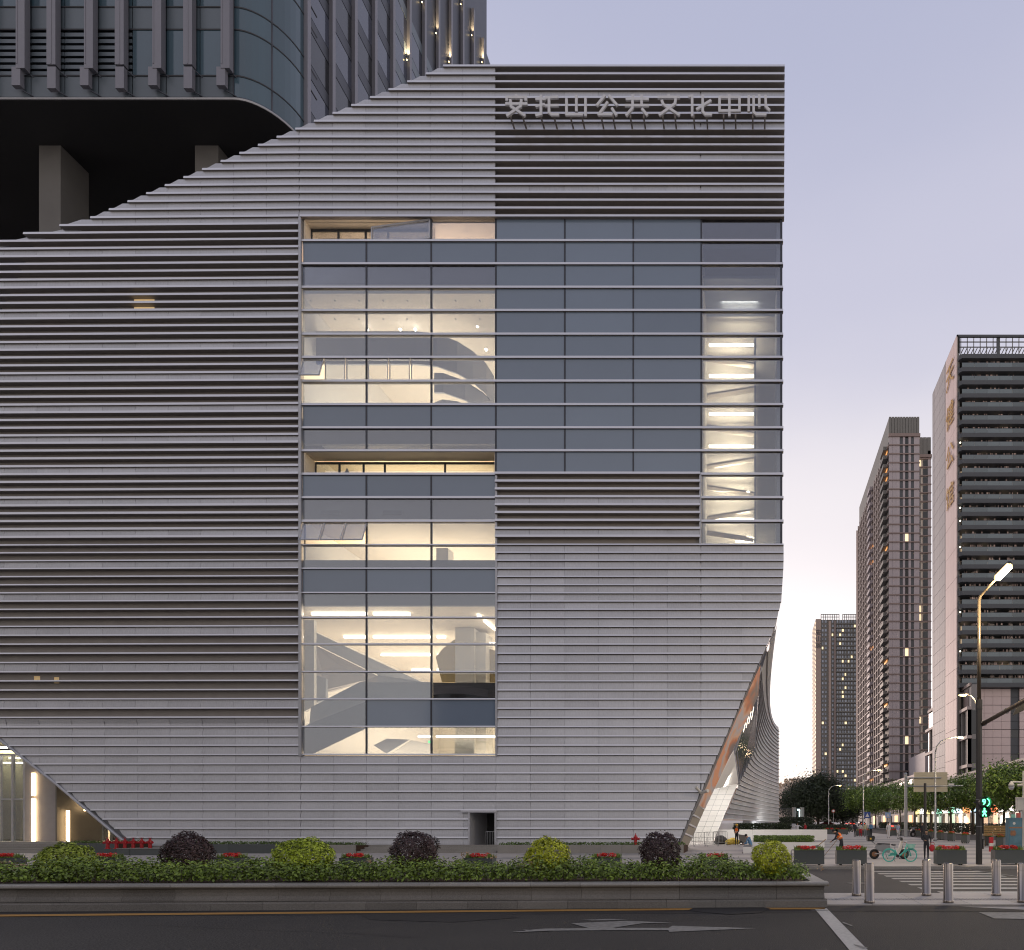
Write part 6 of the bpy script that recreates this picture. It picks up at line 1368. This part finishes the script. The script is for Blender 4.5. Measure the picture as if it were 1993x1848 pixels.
m.tube([hd + Vector((-.02, 0, .08)), hd, (fx_ - .03, d - .05, zc + .15), (fx_, d - .05, zc)], .017, 6); m.tube([hd, (fx_ - .03, d + .05, zc + .15), (fx_, d + .05, zc)], .017, 6); m.build('frame', M_teal, t, smooth=True)
m = MB(); m.tube([st, st + Vector((-.06, 0, .22))], .016, 6); m.build('seat_post', M_alu, t); s = st + Vector((-.07, 0, .24)); m = MB(); m.ball(s, (.14, .08, .04), 12, 6); m.ball(s + Vector((-.06, 0, .01)), (.08, .10, .04), 12, 6); m.build('saddle', M_plastic, t, smooth=True)
m = MB(); h = hd + Vector((-.03, 0, .12)); m.tube([h + Vector((-.12, -.28, .0)), h + Vector((0, -.2, .04)), h + Vector((0, .2, .04)), h + Vector((-.12, .28, 0))], .013, 6); m.build('handlebar', M_alu, t); m = MB()
for s_ in (-1, 1): m.tube([h + Vector((-.10, s_ * .26, .005)), h + Vector((-.16, s_ * .31, -.01))], .02, 6)
m.build('grip', M_rust, t)
m = MB(); bk = Vector((cx + .55, d, g + .80))
for k in range(7): z = bk.z - .11 + k * .035; e_ = .13 + .012 * k; m.tube([(bk.x - e_, d - .13, z), (bk.x + e_, d - .13, z), (bk.x + e_, d + .13, z), (bk.x - e_, d + .13, z), (bk.x - e_, d - .13, z)], .007, 4)
for k in range(6): x = bk.x - .13 + k * .052; m.tube([(x, d - .13, bk.z - .11), (x * 1 + (x - bk.x) * .4, d - .14, bk.z + .1)], .006, 4)
m.box(bk.x - .13, bk.x + .13, d - .12, d + .12, bk.z - .12, bk.z - .10); m.build('basket', M_teal, t)
for xw, a0, a1 in ((rx_, 20, 190), (fx_, 30, 160)):
    m = MB(); m.tube([(xw + (r + .04) * math.cos(R(a)), d, zc + (r + .04) * math.sin(R(a))) for a in range(a0, a1, 12)], .018, 6); m.build('mudguard', M_teal, t)
m = MB(); m.tube([bb + Vector((0, -.07, 0)), bb + Vector((0, .07, 0))], .08, 14); m.bar(bb + Vector((0, -.08, 0)), bb + Vector((.10, -.08, -.13)), .02, .03); m.bar(bb + Vector((0, .08, 0)), bb + Vector((-.10, .08, .13)), .02, .03); m.build('crank', M_plastic, t)
for sx, sy in ((1, -1), (-1, 1)): m = MB(); p = bb + Vector((.10 * sx, sy * .13, -.13 * sx)); m.box(p.x - .05, p.x + .05, p.y - .04, p.y + .04, p.z - .012, p.z + .012); m.build('pedal', M_plastic, t)
m = MB(); m.tube([(rx_ + .2, d - .06, zc - .1), (rx_ + .28, d - .12, g)], .01, 5); m.build('kickstand', M_plastic, t)
m = MB(); m.box(rx_ + .05, rx_ + .35, d + .05, d + .07, zc + .02, zc + .12); m.build('chain_guard', M_teal, t)
# silver scooter
d = 33.3; g = gz(d); cx = PX(1719, d); t = thing('motor_scooter', 'silver electric scooter with black top box parked behind the bicycle', 'scooter', (cx, d, g))
for xw in (cx - .48, cx + 1.12):
    e = thing('wheel', None, None); e.parent = t; e.location = Vector((xw, d, g + .27)) - t.location; m = MB(); m.torus((0, 0, 0), .205, .068, 'y', 26, 8); o = m.build('tyre', M_wheelb, None, at=(0, 0, 0), smooth=True); o.parent = e
    m = MB(); m.tube([(0, -.05, 0), (0, .05, 0)], .14, 16); o = m.build('rim', M_rust, None, at=(0, 0, 0)); o.parent = e
m = MB(); body = [(-.50, .62), (-.42, .74), (-.05, .80), (.32, .78), (.36, .50), (.30, .34), (.05, .36), (-.25, .44)]
m.loft([(cx + x, d - .15, g + z) for x, z in body], [(cx + x, d + .15, g + z) for x, z in body]); m.build('rear_body', M_silver, t)
m = MB(); fl_ = [(.28, .34), (.32, .46), (.70, .42), (.86, .66), (.94, .98), (1.02, .98), (.98, .62), (.86, .34)]; m.loft([(cx + x, d - .13, g + z) for x, z in fl_], [(cx + x, d + .13, g + z) for x, z in fl_]); m.build('front_shield', M_cabw, t)
m = MB(); se = [(-.42, .78), (-.30, .86), (.05, .85), (.34, .84), (.33, .77), (-.05, .79)]; m.loft([(cx + x, d - .13, g + z) for x, z in se], [(cx + x, d + .13, g + z) for x, z in se]); m.build('seat', M_plastic, t)
m = MB(); tb = [(-.86, .96), (-.90, 1.22), (-.84, 1.27), (-.52, 1.26), (-.48, 1.18), (-.52, .96)]; m.loft([(cx + x, d - .20, g + z) for x, z in tb], [(cx + x, d + .20, g + z) for x, z in tb]); m.build('top_box', M_plastic, t)
m = MB(); m.box(cx - .76, cx - .67, d - .21, d - .20, g + 1.06, g + 1.15); m.build('yellow_badge', M_helm, t)
m = MB(); m.tube([(cx - .62, d, g + .95), (cx - .40, d, g + .80)], .03, 6); m.tube([(cx - .48, d - .1, g + .27), (cx + .1, d - .1, g + .36)], .035, 6); m.build('rack_and_swingarm', M_silver, t)
m = MB(); m.tube([(cx + 1.12, d, g + .27), (cx + .98, d, g + .95), (cx + .93, d, g + 1.12)], .03, 8); m.build('fork', M_silver, t)
m = MB(); m.tube([(cx + .85, d - .33, g + 1.10), (cx + .93, d - .1, g + 1.14), (cx + .93, d + .1, g + 1.14), (cx + .85, d + .33, g + 1.10)], .02, 6)
for s in (-1, 1): m.tube([(cx + .92, d + s * .2, g + 1.14), (cx + .86, d + s * .3, g + 1.34)], .008, 5); m.ball((cx + .86, d + s * .3, g + 1.36), (.03, .06, .04), 8, 6)
m.build('handlebar', M_plastic, t)
m = MB(); m.loft([(cx + .92, d - .1, g + 1.02), (cx + 1.06, d - .08, g + 1.0), (cx + 1.02, d - .08, g + 1.16), (cx + .90, d - .08, g + 1.18)], [(cx + .92, d + .1, g + 1.02), (cx + 1.06, d + .08, g + 1.0), (cx + 1.02, d + .08, g + 1.16), (cx + .90, d + .08, g + 1.18)]); m.build('headlight_cowl', M_plastic, t)
m = MB(); m.tube([(cx + 1.12 + .29 * math.cos(R(a)), d, g + .27 + .29 * math.sin(R(a))) for a in range(20, 150, 13)], .05, 6); m.build('mudguard', M_silver, t)
m = MB(); m.tube([(cx + .1, d - .15, g + .3), (cx + .18, d - .25, g)], .014, 5); m.build('kickstand', M_plastic, t)
# dark motorcycle far right
p = GH(1777, 1628); t = thing('motorcycle', 'dark motorcycle standing beyond the bicycle near the sign pole', 'motorcycle', p)
for s in (-.6, .6): m = MB(); m.torus((p.x + s * .35, p.y + s, p.z + .3), .25, .06, 'y', 18, 6); m.build('wheel', M_wheelb, t)
m = MB(); m.ball((p.x, p.y, p.z + .7), (.28, .7, .26), 12, 8); m.build('body', M_plastic, t, smooth=True); m = MB(); m.tube([(p.x - .5, p.y - .5, p.z + 1.05), (p.x + .35, p.y - .5, p.z + 1.1)], .03, 6); m.ball((p.x - .1, p.y - .65, p.z + .9), .12, 10, 6); m.build('handlebar', M_silver, t); m = MB(); m.ball((p.x, p.y + .3, p.z + .88), (.17, .4, .09), 10, 6); m.build('seat', M_plastic, t)
# ================================================================== people
BASE = {'pel': (0, 0, .95, .125), 'wai': (0, 0, 1.09, .112), 'che': (0, 0, 1.30, .14), 'nkb': (0, 0, 1.455, .065), 'nck': (0, .01, 1.52, .05), 'hd1': (0, .02, 1.60, .082), 'hd2': (0, .02, 1.675, .07),
        'shl': (-.165, 0, 1.41, .062), 'ell': (-.215, -.02, 1.13, .045), 'wrl': (-.21, .05, .90, .03), 'shr': (.165, 0, 1.41, .062), 'elr': (.215, -.02, 1.13, .045), 'wrr': (.21, .05, .90, .03),
        'hil': (-.085, 0, .90, .09), 'knl': (-.095, .02, .50, .06), 'anl': (-.10, -.02, .085, .042), 'tol': (-.11, .13, .035, .034), 'hir': (.085, 0, .90, .09), 'knr': (.095, .02, .50, .06), 'anr': (.10, -.02, .085, .042), 'tor': (.11, .13, .035, .034)}
ED = [('pel', 'wai', 't'), ('wai', 'che', 't'), ('che', 'nkb', 't'), ('nkb', 'nck', 's'), ('nck', 'hd1', 's'), ('hd1', 'hd2', 's'), ('che', 'shl', 't'), ('shl', 'ell', 't'), ('ell', 'wrl', 't'), ('che', 'shr', 't'), ('shr', 'elr', 't'), ('elr', 'wrr', 't'),
      ('pel', 'hil', 'l'), ('hil', 'knl', 'l'), ('knl', 'anl', 'l'), ('anl', 'tol', 'f'), ('pel', 'hir', 'l'), ('hir', 'knr', 'l'), ('knr', 'anr', 'l'), ('anr', 'tor', 'f')]
def person(lb, loc, h, yaw, top, leg, pose=None, hair=True, extra=None, group=None):
    J = dict(BASE); 
    for k, v in (pose or {}).items(): J[k] = (*v, J[k][3])
    s = h / 1.72; keys = list(J); me = bpy.data.meshes.new('skeleton')
    me.from_pydata([tuple(c * s for c in J[k][:3]) for k in keys], [(keys.index(a), keys.index(b)) for a, b, _ in ED], [])
    o = bpy.data.objects.new('skeleton', me); COL.objects.link(o); o.modifiers.new('Skin', 'SKIN'); sd = o.modifiers.new('Sub', 'SUBSURF'); sd.levels = sd.render_levels = 1
    for i, k in enumerate(keys): me.skin_vertices[0].data[i].radius = (J[k][3] * s,) * 2
    me.skin_vertices[0].data[0].use_root = True
    bpy.context.view_layer.update(); bm_ = bpy.data.meshes.new_from_object(o.evaluated_get(bpy.context.evaluated_depsgraph_get())); bpy.data.objects.remove(o)
    t = thing('person', lb, 'person', loc, group, yaw); b = bpy.data.objects.new('body', bm_); COL.objects.link(b); b.parent = t
    bm_.materials.clear(); 
    for m_ in (M_skin, top, leg, M_plastic): bm_.materials.append(m_)
    segs = [(Vector(J[a][:3]) * s, Vector(J[c][:3]) * s, {'s': 0, 't': 1, 'l': 2, 'f': 3}[q]) for a, c, q in ED]
    for p in bm_.polygons:
        best, bi = 9, 1; c = p.center
        for a, e, mi in segs:
            u = e - a; f = max(0, min(1, (c - a).dot(u) / u.length_squared)); dd = (c - a - u * f).length
            if dd < best: best, bi = dd, mi
        p.material_index = bi; p.use_smooth = True
    def pt(k): return Vector(J[k][:3]) * s
    def pb(m, nm, mt, sm=True): q = m.build(nm, mt, None, smooth=sm, at=(0, 0, 0)); q.parent = t; return q
    hd = (pt('hd1') + pt('hd2')) * .5; up = (pt('hd2') - pt('hd1')).normalized(); fw = (pt('tol') - pt('anl')); fw = Vector((0, 1, 0)); fw = (fw - up * fw.dot(up)).normalized()
    if hair: m = MB(); m.ball(hd - fw * .018 * s + up * .045 * s, (.088 * s, .098 * s, .085 * s), 12, 8); pb(m, 'hair', M_hair)
    m = MB(); c = hd + fw * .092 * s - up * .02 * s; m.ball(c, (.013 * s, .02 * s, .02 * s), 6, 5); pb(m, 'nose', M_skin)
    sd_ = up.cross(fw)
    m = MB()
    for q in (-1, 1): m.ball(hd + fw * .084 * s + sd_ * .03 * s * q + up * .008 * s, .009 * s, 6, 4)
    pb(m, 'eyes', M_hair)
    for el, wr in (('ell', 'wrl'), ('elr', 'wrr')):
        a, e = pt(el), pt(wr); u = (e - a).normalized(); v = u.cross(Vector((0, 0, 1)) if abs(u.z) < .9 else Vector((0, 1, 0))).normalized(); m = MB(); m.tube([e - u * .01, e + u * .04 * s, e + u * .09 * s], [.026 * s, .034 * s, .03 * s], 8)
        n2 = u.cross(v)
        for k, (o_, ln) in enumerate(((-.027, .062), (-.009, .075), (.009, .07), (.027, .055))): q = e + u * .085 * s + v * o_ * s; m.tube([q, q + u * ln * .5 * s, q + (u * .9 + n2 * .25) * ln * s], [.010 * s, .009 * s, .006 * s], 5)
        q = e + u * .03 * s - v * .03 * s; m.tube([q, q + (u * .6 - v * .7) * .05 * s], [.011 * s, .008 * s], 5); pb(m, 'hand', M_skin)
    if extra: extra(t, pt, pb, s)
    return t
def vest(t, pt, pb, s):
    a, c = pt('wai'), pt('nkb'); u = (c - a)
    m = MB(); m.tube([a - u * .10, a + u * .25, a + u * .6, a + u * .88], [.135 * s, .145 * s, .165 * s, .12 * s], 12); pb(m, 'safety_vest', M_orange)
    m = MB()
    for f in (.12, .38): m.tube([a + u * f, a + u * (f + .07)], [.152 * s] * 2, 12)
    pb(m, 'reflective_band', M_refl)
def vest_helm(t, pt, pb, s):
    vest(t, pt, pb, s); h = (pt('hd1') + pt('hd2')) * .5; m = MB(); m.ball(h + Vector((0, 0, .05 * s)), (.115 * s, .13 * s, .095 * s), 12, 8); m.lathe(h.x, h.y, [(.15 * s, h.z + .03 * s), (.15 * s, h.z + .045 * s)], 16); pb(m, 'helmet', M_helm)
def at(x, d): return (PX(x, d), d, gz(d))
person('worker in orange vest and yellow helmet standing by the yellow sacks', at(1434, 49.5), 1.66, R(150), M_navy, M_navy, {'wrl': (-.12, .22, 1.05), 'ell': (-.23, .03, 1.15), 'wrr': (.10, .22, 1.05), 'elr': (.23, .03, 1.15)}, False, vest_helm)
sit = {'pel': (0, 0, .50), 'wai': (0, .04, .64), 'che': (0, .13, .84), 'nkb': (0, .20, .98), 'nck': (0, .24, 1.03), 'hd1': (0, .30, 1.08), 'hd2': (0, .35, 1.13), 'shl': (-.165, .17, .94), 'ell': (-.22, .25, .68), 'wrl': (-.10, .45, .62), 'shr': (.165, .17, .94), 'elr': (.22, .25, .68), 'wrr': (.10, .45, .62),
       'hil': (-.09, .03, .48), 'knl': (-.12, .45, .49), 'anl': (-.13, .42, .085), 'tol': (-.14, .57, .035), 'hir': (.09, .03, .48), 'knr': (.12, .45, .49), 'anr': (.13, .36, .085), 'tor': (.14, .51, .035)}
def hood(t, pt, pb, s):
    m = MB(); c = pt('nkb') + Vector((0, -.07, .0)); m.ball(c, (.13 * s, .09 * s, .08 * s), 12, 8); pb(m, 'hood', M_blue)
    m = MB(); c = (pt('wrl') + pt('wrr')) * .5 + Vector((0, .06, .02)); m.box(c.x - .04, c.x + .04, c.y - .005, c.y + .01, c.z - .06, c.z + .08); pb(m, 'phone', M_plastic)
lp = at(1459.5, 38.5); m = MB(); X = PX(1462, 38.3); tag(m.box(X - .5, X + .55, 38.35, 38.75, gz(38) - .02, gz(38) + .42).build('low_wall', M_whitewall, None, at=(X, 38.5, gz(38))), 'low pale ledge under the seated man', 'ledge')
person('man in blue hooded jacket sitting hunched on a low ledge, looking down', (PX(1462, 38.5), 38.5, gz(38) - .02), 1.72, R(70), M_blue, M_jean, sit, True, hood)
bend = {'pel': (0, -.06, .94), 'wai': (0, .0, 1.07), 'che': (0, .12, 1.25), 'nkb': (0, .22, 1.37), 'nck': (0, .27, 1.40), 'hd1': (0, .34, 1.43), 'hd2': (0, .39, 1.49), 'shl': (-.165, .17, 1.32), 'ell': (-.22, .28, 1.05), 'wrl': (-.06, .48, .92), 'shr': (.165, .17, 1.32), 'elr': (.22, .18, 1.06), 'wrr': (.06, .34, 1.02), 'hil': (-.09, -.06, .89), 'hir': (.09, -.06, .89), 'knl': (-.12, .07, .48), 'anl': (-.12, .02, .085), 'tol': (-.13, .17, .035), 'knr': (.12, -.10, .50), 'anr': (.12, -.25, .085), 'tor': (.12, -.10, .035)}
def broom(t, pt, pb, s):
    vest(t, pt, pb, s); m = MB(); a = pt('wrr') + Vector((0, -.45, .35)); b = Vector((-.02, .95, .06)); m.tube([a, b], .014, 6); pb(m, 'broom_handle', M_timb)
    m = MB(); m.hexa([(-.2, .92, .0), (.16, .92, 0), (.16, 1.05, 0), (-.2, 1.05, 0), (-.14, .93, .16), (.10, .93, .16), (.10, .99, .16), (-.14, .99, .16)]); pb(m, 'broom_head', M_tdark)
person('street sweeper in orange vest bending over a broom behind a flower box', at(1636, 34.2), 1.74, R(75), M_navy, M_navy, bend, True, broom)
def bag(t, pt, pb, s): m = MB(); c = pt('wrl') + Vector((-.08, .04, -.27)); m.ball(c, (.16, .09, .19), 12, 8); pb(m, 'red_bag', M_redc); m = MB(); m.torus((c.x - .02, c.y, c.z + .22), .09, .012, 'y', 14, 5); pb(m, 'bag_strap', M_redc)
person('pedestrian in dark clothes carrying a red bag beside the bicycle', at(1803, 32.8), 1.60, R(165), M_navy, M_navy, {'ell': (-.25, .0, 1.15), 'wrl': (-.23, .08, .96), 'elr': (.25, .02, 1.16), 'wrr': (.10, .2, 1.12), 'knl': (-.09, .10, .50), 'anl': (-.09, .05, .09), 'tol': (-.1, .2, .04), 'anr': (.09, -.14, .10), 'tor': (.1, 0, .035)}, True, bag)
def dress(t, pt, pb, s): m = MB(); m.lathe(0, 0, [(.33 * s, .35 * s), (.28 * s, .6 * s), (.16 * s, 1.05 * s), (.17 * s, 1.3 * s), (.08 * s, 1.46 * s)], 16); pb(m, 'dress', M_wht)
def skirt(t, pt, pb, s): m = MB(); m.lathe(0, 0, [(.24 * s, .45 * s), (.15 * s, 1.0 * s)], 14); pb(m, 'skirt', M_redc)
arms = {'ell': (-.38, .05, 1.30), 'wrl': (-.55, .12, 1.20), 'elr': (.38, .05, 1.30), 'wrr': (.55, .12, 1.20)}
person('figure in a white dress with arms spread beside the white bench', at(1552, 74), 1.62, R(180), M_wht, M_wht, arms, True, dress)
person('person in dark coat with red sleeve right of the white dress', at(1567, 73), 1.66, R(120), M_redc, M_navy)
G_ = 'people crossing at the far side of the plaza'
person('dark-clad walker at the left of the distant crossing group', at(1664, 71), 1.68, R(200), M_navy, M_navy, None, True, None, G_)
person('distant walker in pale yellow top second in the crossing group', at(1675, 73), 1.6, R(160), M_cabw, M_redc, None, True, skirt, G_)
person('distant walker in cream top in the middle of the crossing group', at(1684, 72), 1.62, R(170), mat('cream_top', (.55, .5, .3), .8), M_jean, None, True, None, G_)
person('distant walker in blue top at the right of the crossing group', at(1695, 74), 1.7, R(190), M_blue, M_navy, None, True, None, G_)
person('left walker of the pair in white near the sign pole', at(1729.5, 66), 1.7, R(180), M_wht, M_wht, None, True, None, G_)
person('right walker of the pair, pale blue top and white trousers', at(1748, 66), 1.62, R(180), mat('pale_blue_top', (.32, .40, .55), .8), M_wht, None, True, None, G_)
person('person in dark blue standing beyond the pedestrian, near the motorcycle', at(1795, 62), 1.7, R(180), M_navy, M_navy, None, True, None, G_)
# tilted broom cart behind the first flower box
p = at(1583, 31.5); t = thing('sweeping_cart', 'tilted metal dustpan cart with wooden handle behind the hedge end', 'cart', p); m = MB(); a, b = W(1541, 1654, 31.5), W(1593, 1645, 31.5); m.hexa([a + Vector((0, -.12, -.02)), b + Vector((0, -.12, -.12)), b + Vector((0, .3, -.12)), a + Vector((0, .3, -.02)), a + Vector((0, -.12, .02)), b + Vector((0, -.12, .02)), b + Vector((0, .3, .02)), a + Vector((0, .3, .02))]); m.build('tray', M_tgrey, t)
m = MB(); m.tube([b, W(1607, 1633, 31.5)], .022, 6); m.build('handle', M_timb, t); m = MB(); m.tube([a, (a.x, a.y, p[2])], .02, 6); m.tube([b.lerp(a, .2), (b.lerp(a, .2).x, a.y, p[2])], .02, 6); m.build('leg', M_pole, t)
